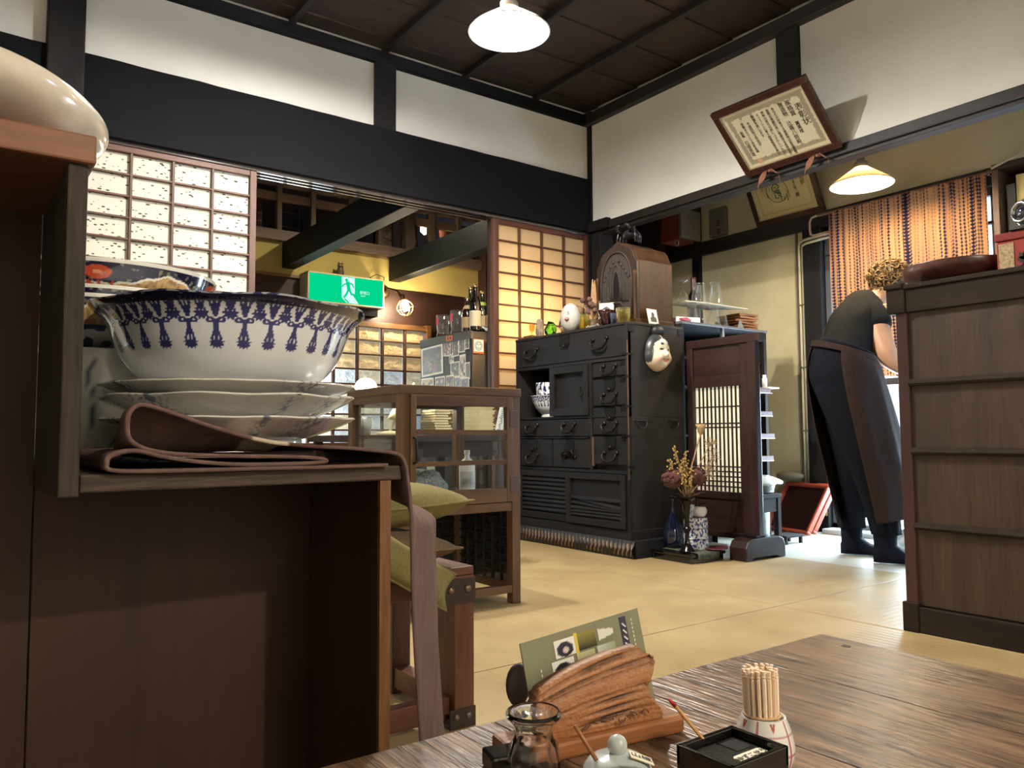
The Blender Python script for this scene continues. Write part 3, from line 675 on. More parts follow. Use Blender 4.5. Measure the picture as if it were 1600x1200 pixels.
# fridge with snapshots, glasses and bottles on top
FX0, FX1, FY0, FY1, FZ = 2.717, 3.30, 4.15, 4.81, 1.275
M_fr = mat('fridge_grey', S(42,40,40), 0.5, var=0.08)
t = thing('refrigerator', 'charcoal refrigerator covered in snapshots, under the beer glasses', 'refrigerator', (3.0, 4.48, 0))
part(t, 'body', MB().box(FX0, FX1, FY0+0.05, FY1, 0.02, FZ), M_fr, bevel=0.006)
part(t, 'door', MB().box(FX0+0.003, FX1, FY0, FY0+0.045, 0.03, FZ-0.005), M_fr, bevel=0.008)
part(t, 'top_edge', MB().box(FX0-0.006, FX0+0.004, FY0, FY1, FZ-0.055, FZ-0.002), mat('fridge_trim', S(60,54,48), 0.5), bevel=0.002)
part(t, 'maker_badge', MB().box(FX0-0.009, FX0-0.006, FY0+0.22, FY0+0.30, FZ-0.045, FZ-0.012), mat('badge_orange', S(206,96,40), 0.4))
tm = MB()
for y0, y1 in ((0.235,0.252),(0.266,0.283)): tm.box(FX0-0.0098, FX0-0.009, FY0+y0, FY0+y1, FZ-0.038, FZ-0.018)
part(t, 'badge_lettering', tm, mat('badge_black', S(30,20,16), 0.4))
def photo_cols(seed, base):
    rnd = random.Random(seed)
    pal = [S(112,72,66), S(66,68,84), S(176,168,154), S(40,36,36), S(88,88,76), S(146,122,104), S(54,50,52), S(96,84,78)]
    blobs = [(rnd.random(), rnd.random()*0.85, 0.03+rnd.random()*0.08, rnd.choice(pal)) for _ in range(46)]
    def cf(u, v):
        if u < 0.05 or u > 0.95 or v < 0.05 or v > 0.95: return S(206,198,182)
        c = mixc(base, S(60,56,52), v*0.4)
        for bx, by, r, bc in blobs:
            if ((u-bx)**2 + ((v-by)*1.0)**2) < r*r: c = bc
        return c
    return cf
M_photo = vcol('photo_print', 0.35)
# snapshots on the fridge side, laid out along its depth (y) and height
snaps = [ # y0,y1,z0,z1,base,words
 (4.50,4.79,1.015,1.215,S(70,58,60),'large group snapshot in the upper left of the fridge side'),
 (4.40,4.49,1.13,1.235,S(120,60,54),'snapshot of people in red high on the fridge side'),
 (4.36,4.42,1.08,1.14,S(180,178,170),'small pale snapshot in the middle of the fridge side'),
 (4.30,4.385,1.12,1.23,S(96,88,72),'brown snapshot right of the red group on the fridge side'),
 (4.225,4.30,1.14,1.24,S(128,116,96),'portrait snapshot near the top right of the fridge side'),
 (4.175,4.225,1.155,1.235,S(70,84,66),'small green snapshot in the top right corner of the fridge side'),
 (4.29,4.40,0.985,1.085,S(110,104,84),'snapshot of a seated couple in the middle of the fridge side'),
 (4.215,4.285,0.97,1.125,S(206,196,170),'tall cream card in the middle right of the fridge side'),
 (4.165,4.215,0.96,1.07,S(84,104,78),'green landscape snapshot low on the right of the fridge side'),
 (4.62,4.79,0.84,1.0,S(190,160,120),'twin snapshot strip at the lower left of the fridge side'),
 (4.47,4.60,0.87,1.0,S(84,74,84),'group in dark clothes at the lower middle of the fridge side'),
 (4.36,4.46,0.88,1.0,S(120,104,90),'brown dog-eared snapshot low on the fridge side'),
 (4.28,4.35,0.86,0.985,S(100,110,140),'blue-toned portrait low on the fridge side'),
 (4.175,4.27,0.82,0.975,S(120,130,140),'person in a cap, largest of the low right snapshots on the fridge side'),
 (4.40,4.55,0.72,0.86,S(150,140,110),'pale snapshot at the bottom of the fridge side'),
]
for i, (y0, y1, z0, z1, bc, lab) in enumerate(snaps):
    tl = random.uniform(-0.05, 0.05); cy, cz = (y0+y1)/2, (z0+z1)/2
    def fn(u, v, y0=y0, y1=y1, z0=z0, z1=z1, tl=tl, cy=cy, cz=cz):
        dy = (y1-y0)*(0.5-u); dz = (z1-z0)*(v-0.5)
        return (FX0-0.0025-0.0006*i/8, cy+dy*math.cos(tl)-dz*math.sin(tl), cz+dy*math.sin(tl)+dz*math.cos(tl))
    single('snapshot', lab, 'photo', MB().grid(24, 24, fn, photo_cols(i+71, bc)), M_photo, group='snapshots on the fridge side', solid=0.0012)
# framed sketch card at the fridge corner
t = thing('sketch_card', 'card with a blue sketched face in an orange frame on the fridge corner', 'card', (2.74, 4.135, 1.15))
part(t, 'frame', MB().box(2.722, 2.80, 4.135, 4.145, 1.125, 1.215), mat('card_orange', S(198,96,48), 0.5), bevel=0.001)
part(t, 'card', MB().box(2.722, 2.795, 4.131, 4.135, 1.135, 1.212), mat('card_pale', S(186,208,196), 0.6))
m = MB(); 
for a in (0.030, 0.022): m.tube([(2.758+a*0.9*math.cos(2*PI*k/20), 4.130, 1.173+a*math.sin(2*PI*k/20)) for k in range(20)], 0.0014, 5, closed=True)
for s in (-1,1): m.tube([(2.758+s*0.016,4.130,1.182),(2.758+s*0.006,4.130,1.180)], 0.0016, 5)
m.tube([(2.748,4.130,1.162),(2.758,4.130,1.158),(2.768,4.130,1.162)], 0.0014, 5); m.tube([(2.758,4.13,1.185),(2.756,4.13,1.17)], 0.0012, 5)
part(t, 'line_drawing', m, mat('ink_blue', S(52,60,128), 0.5))
# OPEN sign hanging on the fridge front
t = thing('open_sign', 'brown hanging wooden sign reading OPEN beside the shoji post', 'sign', (2.875, 4.13, 0.93))
part(t, 'board', MB().prism([(2.822,1.20),(2.94,1.20),(2.94,0.93),(2.838,0.93)], 'y', 4.118, 4.13), wood('open_board', S(66,48,34), S(92,70,50), 'z', 1), bevel=0.002)
tm = MB()
for k, ch in enumerate('OPEN'): text_mesh(tm, ch, 0.066, frame((2.884+0.004*k, 4.117, 1.185-0.064*k), (1,0,0), (0.0,0,1)), ax='CENTER')
part(t, 'lettering', tm, mat('chalk_white', S(226,222,210), 0.8))
part(t, 'hanging_ring', MB().tube([(2.875+0.05*math.cos(2*PI*k/24), 4.125, 1.215+0.055*math.sin(2*PI*k/24)) for k in range(13)], 0.004, 6), M_brown)
part(t, 'emblem', MB().lathe([(0.0,0),(0.03,0.0),(0.028,0.008),(0,0.01)], (2.875,4.125,1.222), 20, M=Matrix.Rotation(R(90),3,'X').to_4x4()), M_brass)
# glass mugs and bottles on the fridge
def mug(x, y, z, h, r, label):
    t = thing('beer_glass', label, 'glass', (x, y, z), group='beer glasses on the refrigerator')
    part(t, 'body', MB().lathe([(0.0,0.0),(r*0.92,0.0),(r*0.95,0.01),(r*0.86,0.04),(r,0.08),(r*1.02,h),(r*0.96,h),(r*0.93,0.08),(r*0.75,0.03),(0,0.025)], (x,y,z), 24), M_clear, smooth=True)
    hp = [(x+r*0.98, y, z+h*0.8),(x+r*1.5, y, z+h*0.78),(x+r*1.6, y, z+h*0.5),(x+r*1.45, y, z+h*0.28),(x+r*0.95, y, z+h*0.25)]
    part(t, 'handle', MB().tube(hp, 0.007, 8), M_clear, smooth=True)
    part(t, 'printed_mark', MB().box(x-r*1.03, x-r*0.98, y-0.012, y+0.012, z+h*0.55, z+h*0.85), mat('mark_red', S(190,50,70), 0.4))
mug(2.775, 4.60, FZ, 0.155, 0.046, 'leftmost tall beer glass on the refrigerator')
mug(2.785, 4.43, FZ, 0.165, 0.048, 'tall beer glass standing next to the round-label beer bottle')
def bottle(name, label, x, y, z, prof, m, lab=None, lab2=None, cap=None, cat='bottle', group='bottles on the refrigerator', n=24):
    t = thing(name, label, cat, (x, y, z), group=group)
    part(t, 'body', MB().lathe([(0.0,0.0)]+prof, (x,y,z), n), m, smooth=True)
    if lab:
        z0, z1, c = lab; r = max(q for q, zz in prof)+0.0008
        part(t, 'label', MB().lathe([(r,z0),(r,z1)], (x,y,z), n), c, smooth=True)
    if lab2:
        z0, z1, r0, r1, c = lab2
        part(t, 'neck_label', MB().lathe([(r0,z0),(r1,z1)], (x,y,z), n), c, smooth=True)
    zt = prof[-1][1]; rt = prof[-1][0]
    part(t, 'cap', MB().lathe([(rt+0.003,zt-0.012),(rt+0.003,zt+0.004),(0,zt+0.005)], (x,y,z), 16), cap or mat('cap_gold', S(150,130,84), 0.3, 0.8), smooth=True)
    return t
M_brownglass = mat('beer_brown_glass', S(36,18,10), 0.08, coat=0.5); M_darkglass = mat('wine_dark_glass', S(14,12,12), 0.06, coat=0.5); M_greenglass = mat('green_bottle_glass', S(22,34,22), 0.08, coat=0.5)
BEER = [(0.034,0.0),(0.036,0.01),(0.036,0.12),(0.030,0.155),(0.016,0.185),(0.0135,0.235)]
WINE = [(0.036,0.0),(0.038,0.01),(0.038,0.17),(0.030,0.205),(0.0155,0.235),(0.0145,0.30)]
cream = mat('label_cream', S(176,170,148), 0.7); ltan = mat('label_tan', S(150,126,90), 0.7)
bottle('beer_bottle', 'brown beer bottle with an oval tan label, next to the beer glasses', 2.775, 4.29, FZ, BEER, M_brownglass, (0.03,0.10,ltan), (0.155,0.18,0.031,0.019,ltan))
bottle('wine_bottle', 'tallest dark bottle with a plain white label on the refrigerator', 2.775, 4.195, FZ, WINE, M_darkglass, (0.03,0.13,cream))
bottle('sake_bottle', 'dark bottle half hidden behind the tallest white-label bottle', 2.81, 4.30, FZ, [(q,z*1.02) for q, z in WINE], M_greenglass, (0.04,0.12,ltan))
bottle('sake_bottle', 'green-shouldered bottle right behind the white-label bottle', 2.90, 4.30, FZ, [(q,z*0.95) for q, z in WINE], M_greenglass, (0.05,0.12,cream), (0.19,0.215,0.034,0.022,mat('foil_green', S(150,170,90), 0.4)))
bottle('sake_bottle', 'dark bottle with a picture label right of the white-label bottle', 2.93, 4.24, FZ, [(q,z*1.0) for q, z in WINE], M_brownglass, (0.04,0.12,mat('label_pic', S(180,160,110), 0.6, c2=S(150,60,40), vscale=50)))
bottle('whisky_decanter', 'squat amber decanter with a cork beside the shoji post', 3.055, 4.25, FZ, [(0.05,0.0),(0.052,0.01),(0.052,0.12),(0.03,0.15),(0.016,0.16),(0.015,0.21)], glass('amber_glass', (0.55,0.26,0.08,1)), None, None, mat('cork', S(176,128,76), 0.8))
m = MB(); single('folded_cloth', 'folded pale blue patterned cloth at the front of the refrigerator top', 'cloth', MB().grid(24, 10, lambda u, v: (2.84+0.22*u, 4.17+0.05*math.sin(v*PI), FZ+0.004+0.035*abs(math.sin(v*PI))**0.6*(0.8+0.3*nz(u*6,v*3))), lambda u, v: mixc(S(190,206,214), S(90,120,160), sm(0.1,0.3,nz(u*14,v*8)))), vcol('cloth_print', 0.9), smooth=True, solid=0.004)

# side table with desk lamps, paper stacks and pots, behind the display cabinet
t = thing('side_table', 'dark side table behind the glass display cabinet', 'table', (1.9, 3.15, 0))
part(t, 'top', MB().box(1.36, 2.08, 2.86, 3.45, 0.575, 0.605), M_dark, bevel=0.003)
for x, y in ((1.38,2.88),(2.03,2.88),(1.38,3.40),(2.03,3.40)): part(t, 'leg', MB().box(x, x+0.035, y, y+0.035, 0, 0.575), M_darkz, bevel=0.003)
part(t, 'apron', MB().box(1.41, 2.03, 2.885, 2.905, 0.51, 0.575), M_dark)
def desk_lamp(label, head, hd, basep, elbow, ms, mb_, power, r):
    t = thing('desk_lamp', label, 'lamp', basep, group='desk lamps on the side table')
    part(t, 'base', MB().lathe([(0,0),(0.06,0.0),(0.06,0.012),(0.015,0.02),(0,0.02)], basep, 24), ms, smooth=True)
    hv = Vector(head); d = Vector(hd).normalized(); Mh = d.to_track_quat('Z','X').to_matrix().to_4x4()
    back = hv - d*0.06
    part(t, 'arm', MB().tube([Vector(basep)+Vector((0,0,0.015)), Vector(elbow), back], 0.006, 8), ms, smooth=True)
    part(t, 'shade', MB().lathe([(0.012,-0.075),(0.03,-0.07),(r*0.8,-0.035),(r,0.0),(r*0.97,0.0),(r*0.76,-0.032),(0.02,-0.06)], hv, 28, M=Mh), ms, smooth=True)
    part(t, 'bulb', MB().ball(hv - d*0.012, 0.026, 16, 10), mb_, smooth=True)
    return t
desk_lamp('pink desk lamp with its bulb glaring at the camera above the display cabinet', (1.515, 3.17, 0.808), (-0.40,-0.85,-0.12), (1.80,3.30,0.605), (1.72,3.26,0.83), mat('lamp_pink', S(168,112,96), 0.35), bulb_mat('bulb_desk', (1,0.84,0.62,1), 9, 0.026), 0, 0.052)
desk_lamp('white gooseneck desk lamp seen through the left cabinet glass', (1.62, 3.05, 0.665), (-0.15,0.1,-1), (1.70,3.30,0.605), (1.74,3.14,0.84), mat('lamp_white', S(220,206,160), 0.4), mat('bulb_off', S(230,220,190), 0.3), 0, 0.055)
single('paper_stack', 'tall stack of yellowed papers seen through the cabinet door', 'papers', (lambda m: [m.box(1.80+random.uniform(-.008,.008), 2.02+random.uniform(-.01,.01), 2.90, 3.1, 0.605+0.0065*k, 0.6105+0.0065*k) for k in range(20)] and m)(MB()), mat('old_paper', S(196,178,134), 0.9, var=0.15, vscale=12))
single('booklet_stack', 'small stack of curled booklets left of the paper stack', 'papers', (lambda m: [m.box(1.70+random.uniform(-.01,.01), 1.78+random.uniform(-.01,.01), 2.89, 3.0, 0.605+0.011*k, 0.613+0.011*k) for k in range(10)] and m)(MB()), mat('old_paper2', S(214,198,160), 0.9, var=0.2, vscale=14))
single('enamel_cup', 'grey enamel cup at the left end of the side table', 'cup', MB().lathe([(0,0),(0.032,0),(0.042,0.075),(0.039,0.075),(0.03,0.004),(0,0.004)], (1.42,3.0,0.605), 22), mat('enamel', S(120,124,116), 0.4), smooth=True)
t = thing('price_plaque', 'tall white plaque with dark writing leaning behind the cabinet', 'plaque', (2.05, 2.92, 0.605))
part(t, 'board', MB().obox(Matrix.Translation((2.05,2.89,0.675)) @ Matrix.Rotation(R(14),4,'Y'), 0.035, 0.006, 0.14), M_white)
tm = MB(); Mp = Matrix.Translation((2.05,2.89,0.675)) @ Matrix.Rotation(R(14),4,'Y')
for k in range(16): tm.obox(Mp @ Matrix.Translation((random.uniform(-.004,.004), -0.0035, 0.055-0.0075*k)) @ Matrix.Rotation(random.uniform(-.6,.6),4,'Y'), random.uniform(0.008,0.018), 0.001, 0.0025)
part(t, 'lettering', tm, mat('ink', S(30,28,30), 0.6))
# ================================================================== GLASS DISPLAY CABINET
CX0, CX1, CY0, CY1, CZ = 1.217, 1.705, 2.285, 2.695, 0.770
t = thing('display_cabinet', 'brown wooden display cabinet with glass sides and a glazed door', 'cabinet', ((CX0+CX1)/2, (CY0+CY1)/2, 0))
p = 0.036
part(t, 'top', MB().box(CX0-0.004, CX1+0.004, CY0-0.004, CY1+0.004, CZ-0.030, CZ), M_brown, bevel=0.003)
for x in (CX0, CX1-p):
    for y in (CY0, CY1-p): part(t, 'post', MB().box(x, x+p, y, y+p, 0, CZ-0.03), M_brownz, bevel=0.002)
for z0, z1 in ((0.330,0.362),(0.040,0.068)):
    part(t, 'front_rail', MB().box(CX0+p, CX1-p, CY0+0.002, CY0+0.03, z0, z1), M_brown, bevel=0.002)
    part(t, 'back_rail', MB().box(CX0+p, CX1-p, CY1-0.03, CY1-0.002, z0, z1), M_brown, bevel=0.002)
    for x in (CX0+0.003, CX1-0.031): part(t, 'side_rail', MB().box(x, x+0.028, CY0+p, CY1-p, z0, z1), M_browny, bevel=0.002)
part(t, 'shelf', MB().box(CX0+0.01, CX1-0.01, CY0+0.03, CY1-0.01, 0.362, 0.376), M_brown)
part(t, 'upper_back_rail', MB().box(CX0+p, CX1-p, CY1-0.03, CY1-0.002, 0.706, 0.74), M_brown)
for x in (CX0+0.003, CX1-0.031): part(t, 'upper_side_rail', MB().box(x, x+0.028, CY0+p, CY1-p, 0.715, 0.74), M_browny)
part(t, 'side_glass', MB().box(CX0+0.014, CX0+0.017, CY0+p, CY1-p, 0.376, 0.715), M_pane)
part(t, 'side_glass', MB().box(CX1-0.017, CX1-0.014, CY0+p, CY1-p, 0.376, 0.715), M_pane)
part(t, 'back_glass', MB().box(CX0+p, CX1-p, CY1-0.017, CY1-0.014, 0.376, 0.706), M_pane)
d = part(t, 'door', MB().box(1.250, 1.272, CY0-0.010, CY0+0.012, 0.364, 0.738), M_brownz, bevel=0.002)     # hinge and lock stiles, rails, panes below
for x0, x1 in ((1.640,1.668),): part(d, 'door_stile', MB().box(x0, x1, CY0-0.010, CY0+0.012, 0.364, 0.738), M_brownz, bevel=0.002)
for z0, z1 in ((0.702,0.738),(0.604,0.620),(0.498,0.514),(0.364,0.414)): part(d, 'door_rail', MB().box(1.272, 1.640, CY0-0.009, CY0+0.011, z0, z1), M_brown, bevel=0.002)
for z0, z1 in ((0.620,0.702),(0.514,0.604),(0.414,0.498)): part(d, 'glass_pane', MB().box(1.272, 1.640, CY0, CY0+0.003, z0, z1), M_pane)
part(d, 'pull_handle', MB().tube([(1.261,CY0-0.01,0.594),(1.261,CY0-0.028,0.590),(1.261,CY0-0.030,0.55),(1.261,CY0-0.028,0.514),(1.261,CY0-0.01,0.51)], 0.0045, 8), M_iron, smooth=True)
for z in (0.66, 0.425): part(d, 'hinge', MB().box(1.652, 1.690, CY0-0.012, CY0-0.006, z-0.03, z+0.03), mat('hinge_dark', S(78,50,34), 0.5), bevel=0.001)
# lower part closed at the back and the right by dark glazed lattices
M_dkpane = mat('dark_pane', S(36,44,46), 0.12, coat=0.4, var=0.3, vscale=20)
M_lat2 = wood('lattice_dark', S(34,26,22), S(52,40,32), 'z', 1)
for i in range(7):
    for j in range(8):
        x = CX0+p+i*0.0594; z = 0.068+j*0.0327
        part(t, 'lattice_pane', MB().box(x+0.003, x+0.0565, CY1-0.022, CY1-0.018, z+0.002, z+0.030), M_dkpane, bevel=0.002)
for i in range(1, 7): part(t, 'lattice_bar', MB().box(CX0+p+i*0.0594-0.003, CX0+p+i*0.0594+0.003, CY1-0.027, CY1-0.017, 0.068, 0.33), M_lat2)
for j in range(1, 8): part(t, 'lattice_bar', MB().box(CX0+p, CX1-p, CY1-0.026, CY1-0.018, 0.068+j*0.0327-0.0025, 0.068+j*0.0327+0.0025), M_lat2)
for i in range(6):
    for j in range(8):
        y = CY0+p+i*0.0563; z = 0.068+j*0.0327
        part(t, 'lattice_pane', MB().box(CX1-0.020, CX1-0.016, y+0.003, y+0.0535, z+0.002, z+0.030), M_dkpane, bevel=0.002)
for i in range(1, 6): part(t, 'lattice_bar', MB().box(CX1-0.026, CX1-0.015, CY0+p+i*0.0563-0.003, CY0+p+i*0.0563+0.003, 0.068, 0.33), M_lat2)
for j in range(1, 8): part(t, 'lattice_bar', MB().box(CX1-0.025, CX1-0.016, CY0+p, CY1-p, 0.068+j*0.0327-0.0025, 0.068+j*0.0327+0.0025), M_lat2)
# contents
def rock(c, r, seed, amp=0.25, n=28):
    m = MB(); m.ball((0,0,0), 1, n, n//2)
    v = []
    for q in m.v:
        q = Vector(q); k = 1 + amp*nz(q.x*1.6+seed, q.y*1.6, q.z*1.6) + amp*0.4*nz(q.x*4+seed, q.y*4, q.z*4)
        v.append((c[0]+q.x*r[0]*k, c[1]+q.y*r[1]*k, max(c[2]+q.z*r[2]*k, c[2]-r[2]*0.75)))
    m.v = v; return m
M_granite = mat('granite', S(176,184,188), 0.7, vscale=160, c2=S(70,80,88), bump=0.4, bscale=120)
single('granite_rock', 'speckled grey granite rock inside the display cabinet', 'rock', rock((1.36,2.42,0.425), (0.10,0.06,0.065), 2.0), M_granite, loc=(1.36,2.42,0.376), smooth=True)
bottle('pump_bottle', 'white pump bottle standing inside the display cabinet', 1.615, 2.50, 0.376, [(0.028,0.0),(0.030,0.01),(0.030,0.11),(0.022,0.13),(0.010,0.14),(0.008,0.165)], M_white, (0.03,0.09,mat('label_pale', S(204,206,206), 0.5)), None, M_white, group='bottles in the display cabinet')
single('small_jar', 'little glass jar beside the pump bottle in the cabinet', 'jar', MB().lathe([(0,0),(0.02,0),(0.022,0.03),(0.016,0.038),(0.014,0.038),(0.018,0.004),(0,0.004)], (1.50,2.42,0.376), 18), M_clear, smooth=True)
single('folded_leaflet', 'pale leaflet leaning inside the display cabinet', 'paper', MB().add([(1.475,2.55,0.376),(1.525,2.56,0.376),(1.52,2.585,0.50),(1.485,2.58,0.50)], [(0,1,2,3)]), mat('leaflet', S(196,206,200), 0.8), solid=0.0015)

# ================================================================== TANSU CHEST
TX, TY0, TY1, TZ, TB = 2.742, 2.775, 3.705, 1.165, 3.142
M_tan = wood('tansu_front', S(22,22,24), S(34,33,35), 'y', 0.8, 0.62, 0.12, wear=S(44,41,40), spec=0.22)
M_tanz = wood('tansu_side', S(26,23,21), S(38,34,30), 'z', 0.8, 0.55, 0.12, wear=S(54,44,36), spec=0.35)
M_wear = wood('bare_edge', S(76,54,38), S(112,82,58), 'z', 2, 0.7)
t = thing('tansu_chest', 'large black wooden merchant chest with iron handles under the old radio', 'chest', (2.94, 3.24, 0))
part(t, 'body', MB().box(TX+0.02, TB, TY0, TY1, 0.10, 0.69), M_tanz, bevel=0.003)
part(t, 'body_side', MB().box(TX+0.004, TB, TY0, TY0+0.02, 0.69, TZ-0.012), M_tanz)
part(t, 'body_side', MB().box(TX+0.004, TB, TY1-0.02, TY1, 0.69, TZ-0.012), M_tanz)
part(t, 'body_core', MB().box(TX+0.02, TB, TY0+0.02, 3.375, 0.69, TZ-0.012), M_tanz)
part(t, 'niche_back', MB().box(TB-0.02, TB, 3.375, TY1-0.02, 0.69, TZ-0.012), M_tanz)
part(t, 'niche_top', MB().box(TX+0.02, TB, 3.375, TY1-0.02, 0.985, TZ-0.012), M_tanz)
part(t, 'top_board', MB().box(TX-0.004, TB+0.004, TY0-0.004, TY1+0.004, TZ-0.014, TZ), M_tanz, bevel=0.002)
def panel(name, y0, y1, z0, z1, d=0.014, m=None, parent=None):
    return part(parent or t, name, MB().box(TX-d+0.014, TX+0.022, y0+0.002, y1-0.002, z0+0.002, z1-0.002), m or M_tan, bevel=0.002)
def iron_pull(par, y, z, w=0.095, h=0.050, plate=True):
    """drop handle hanging from two studs on the front"""
    m = MB(); pts = [(TX-0.012, y+w/2, z), (TX-0.020, y+w*0.56, z-h*0.35), (TX-0.020, y+w*0.40, z-h*0.85), (TX-0.020, y, z-h), (TX-0.020, y-w*0.40, z-h*0.85), (TX-0.020, y-w*0.56, z-h*0.35), (TX-0.012, y-w/2, z)]
    part(par, 'handle', m.tube(pts, [0.0055,0.0065,0.0075,0.008,0.0075,0.0065,0.0055], 8), M_iron, smooth=True)
    if plate:
        for s in (-1,1): part(par, 'handle_plate', MB().lathe([(0.0,-0.003),(0.013,-0.003),(0.011,0.004),(0.006,0.009),(0,0.010)], (TX-0.003, y+s*w/2, z), 14, M=Matrix.Rotation(R(-90),3,'Y').to_4x4()), M_iron, smooth=True)
def lock(par, y, z, w=0.06, h=0.075):
    part(par, 'lock_plate', MB().prism([(y-w/2,z+h/2),(y+w/2,z+h/2),(y+w/2,z-h*0.2),(y+w*0.3,z-h/2),(y-w*0.3,z-h/2),(y-w/2,z-h*0.2)], 'x', TX-0.005, TX+0.004), M_iron, bevel=0.001)
    part(par, 'lock_knob', MB().lathe([(0.0,-0.004),(0.010,-0.004),(0.009,0.006),(0.004,0.012),(0,0.012)], (TX-0.004,y,z-h*0.34), 14, M=Matrix.Rotation(R(-90),3,'Y').to_4x4()), M_iron, smooth=True)
# carcass rails
for z0, z1 in ((0.976,0.992),(0.690,0.702),(0.405,0.420),(0.582,0.590)): part(t, 'rail', MB().box(TX-0.004, TX+0.02, TY0+(0.30 if z0 == 0.582 else 0.0), TY1, z0, z1), M_tan, bevel=0.0015)
part(t, 'divider', MB().box(TX-0.004, TX+0.02, 3.042, 3.060, 0.42, 0.976), M_tan, bevel=0.0015)
part(t, 'edge_stile', MB().box(TX-0.003, TX+0.02, TY0, TY0+0.018, 0.11, TZ-0.014), M_tan)
part(t, 'edge_stile', MB().box(TX-0.003, TX+0.02, TY1-0.018, TY1, 0.11, TZ-0.014), M_tan)
part(t, 'worn_corner', MB().box(TX-0.0045, TX+0.001, TY0-0.0012, TY0+0.0025, 0.38, 1.07), M_wear)
dw = panel('top_drawer', TY0+0.018, TY1-0.018, 0.994, TZ-0.014)
iron_pull(dw, 3.549, 1.092); iron_pull(dw, 2.975, 1.096, 0.105, 0.055); lock(dw, 3.262, 1.110, 0.085, 0.075)
# sliding door and open niche
sd = panel('sliding_door', 3.062, 3.385, 0.702, 0.976, d=0.004)
for y0, y1, z0, z1 in ((3.064,3.10,0.704,0.974),(3.345,3.383,0.704,0.974),(3.10,3.345,0.704,0.745),(3.10,3.345,0.935,0.974)):
    part(sd, 'door_frame', MB().box(TX-0.012, TX+0.004, y0, y1, z0, z1), M_tan, bevel=0.002)
part(sd, 'oval_pull', MB().tube([(TX-0.002, 3.125+0.014*math.cos(2*PI*k/20), 0.835+0.026*math.sin(2*PI*k/20)) for k in range(20)], 0.0035, 6, closed=True), M_iron, smooth=True)
part(t, 'niche_floor', MB().box(TX+0.0, TB-0.02, 3.385, TY1-0.018, 0.690, 0.702), M_tan)
# the column of four small drawers on the right
for z0, z1, lk in ((0.897,0.972,0),(0.748,0.888,1),(0.600,0.742,1),(0.448,0.594,1)):
    dw = panel('small_drawer', TY0+0.020, 3.040, z0, z1); zc = (z0+z1)/2
    iron_pull(dw, 2.905, zc+0.016 if not lk else zc-0.012, 0.090, 0.046)
    if lk: lock(dw, 2.905, z1-0.036, 0.075, 0.062)
    part(dw, 'corner_iron', MB().box(TX-0.0025, TX+0.004, TY0+0.022, TY0+0.055, z1-0.024, z1-0.004), M_iron)
for z in (0.892, 1.005, 0.744, 0.597, 0.445):
    part(t, 'corner_strap', MB().box(TX-0.0065, TX+0.035, TY0-0.003, TY0+0.05, z-0.008, z+0.002), M_iron)
part(t, 'bare_stile', MB().box(TX-0.006, TX+0.004, 3.032, 3.040, 0.440, 0.59), M_wear)
# wide drawer, two small ones below it
dw = panel('wide_drawer', 3.062, TY1-0.018, 0.592, 0.688); iron_pull(dw, 3.55, 0.660, 0.085, 0.046); iron_pull(dw, 3.225, 0.660, 0.088, 0.046)
dw = panel('lock_drawer', 3.375, TY1-0.018, 0.424, 0.580); iron_pull(dw, 3.55, 0.488, 0.085, 0.048); lock(dw, 3.55, 0.54, 0.08, 0.06)
dw = panel('lock_drawer', 3.062, 3.370, 0.424, 0.580); lock(dw, 3.225, 0.535, 0.07, 0.075); iron_pull(dw, 3.225, 0.482, 0.085, -0.036)
# louvred sliding doors below
for y0, y1, kind in ((3.225, TY1-0.018, 0), (TY0+0.02, 3.245, 1)):
    dx = 0.0 if kind == 0 else -0.010
    ld = part(t, 'louvred_door', MB().box(TX+0.006+dx, TX+0.022, y0, y1, 0.135, 0.402), M_tan)
    for a in ((y0,y0+0.035,0.135,0.402),(y1-0.035,y1,0.135,0.402),(y0+0.035,y1-0.035,0.135,0.170),(y0+0.035,y1-0.035,0.370,0.402)):
        part(ld, 'door_frame', MB().box(TX-0.006+dx, TX+0.012+dx, a[0], a[1], a[2], a[3]), M_tan, bevel=0.002)
    n = 8
    for k in range(n):
        z = 0.182 + k*0.0235; tilt = 0
        if kind == 1:
            if k > 5: continue
            z = 0.180 + k*0.0165; tilt = (0, 0, 0, 0.012, 0.022, 0.0)[k]
        ya, yb = y0+0.035, y1-0.035
        part(ld, 'louvre', MB().add([(TX-0.004+dx,ya,z-tilt),(TX+0.008+dx,ya,z+0.014-tilt),(TX+0.008+dx,yb,z+0.014+tilt),(TX-0.004+dx,yb,z+tilt),(TX-0.004+dx,ya,z+0.004-tilt),(TX+0.004+dx,ya,z+0.018-tilt),(TX+0.004+dx,yb,z+0.018+tilt),(TX-0.004+dx,yb,z+0.004+tilt)],
             [(0,3,2,1),(4,5,6,7),(0,1,5,4),(1,2,6,5),(2,3,7,6),(3,0,4,7)]), M_tan)
part(t, 'finger_pull', MB().box(TX-0.018, TX-0.014, 3.222, 3.232, 0.23, 0.30), M_iron, bevel=0.002)
part(t, 'worn_patch', MB().prism([(3.662,0.245),(3.684,0.25),(3.686,0.36),(3.672,0.385),(3.664,0.34),(3.670,0.30)], 'x', TX-0.0075, TX-0.003), mat('bare_wood_patch', S(150,116,92), 0.8, c2=S(70,56,48), vscale=60))
part(t, 'plinth', MB().box(TX-0.006, TB, TY0-0.012, TY1, 0.075, 0.130), M_tan, bevel=0.003)
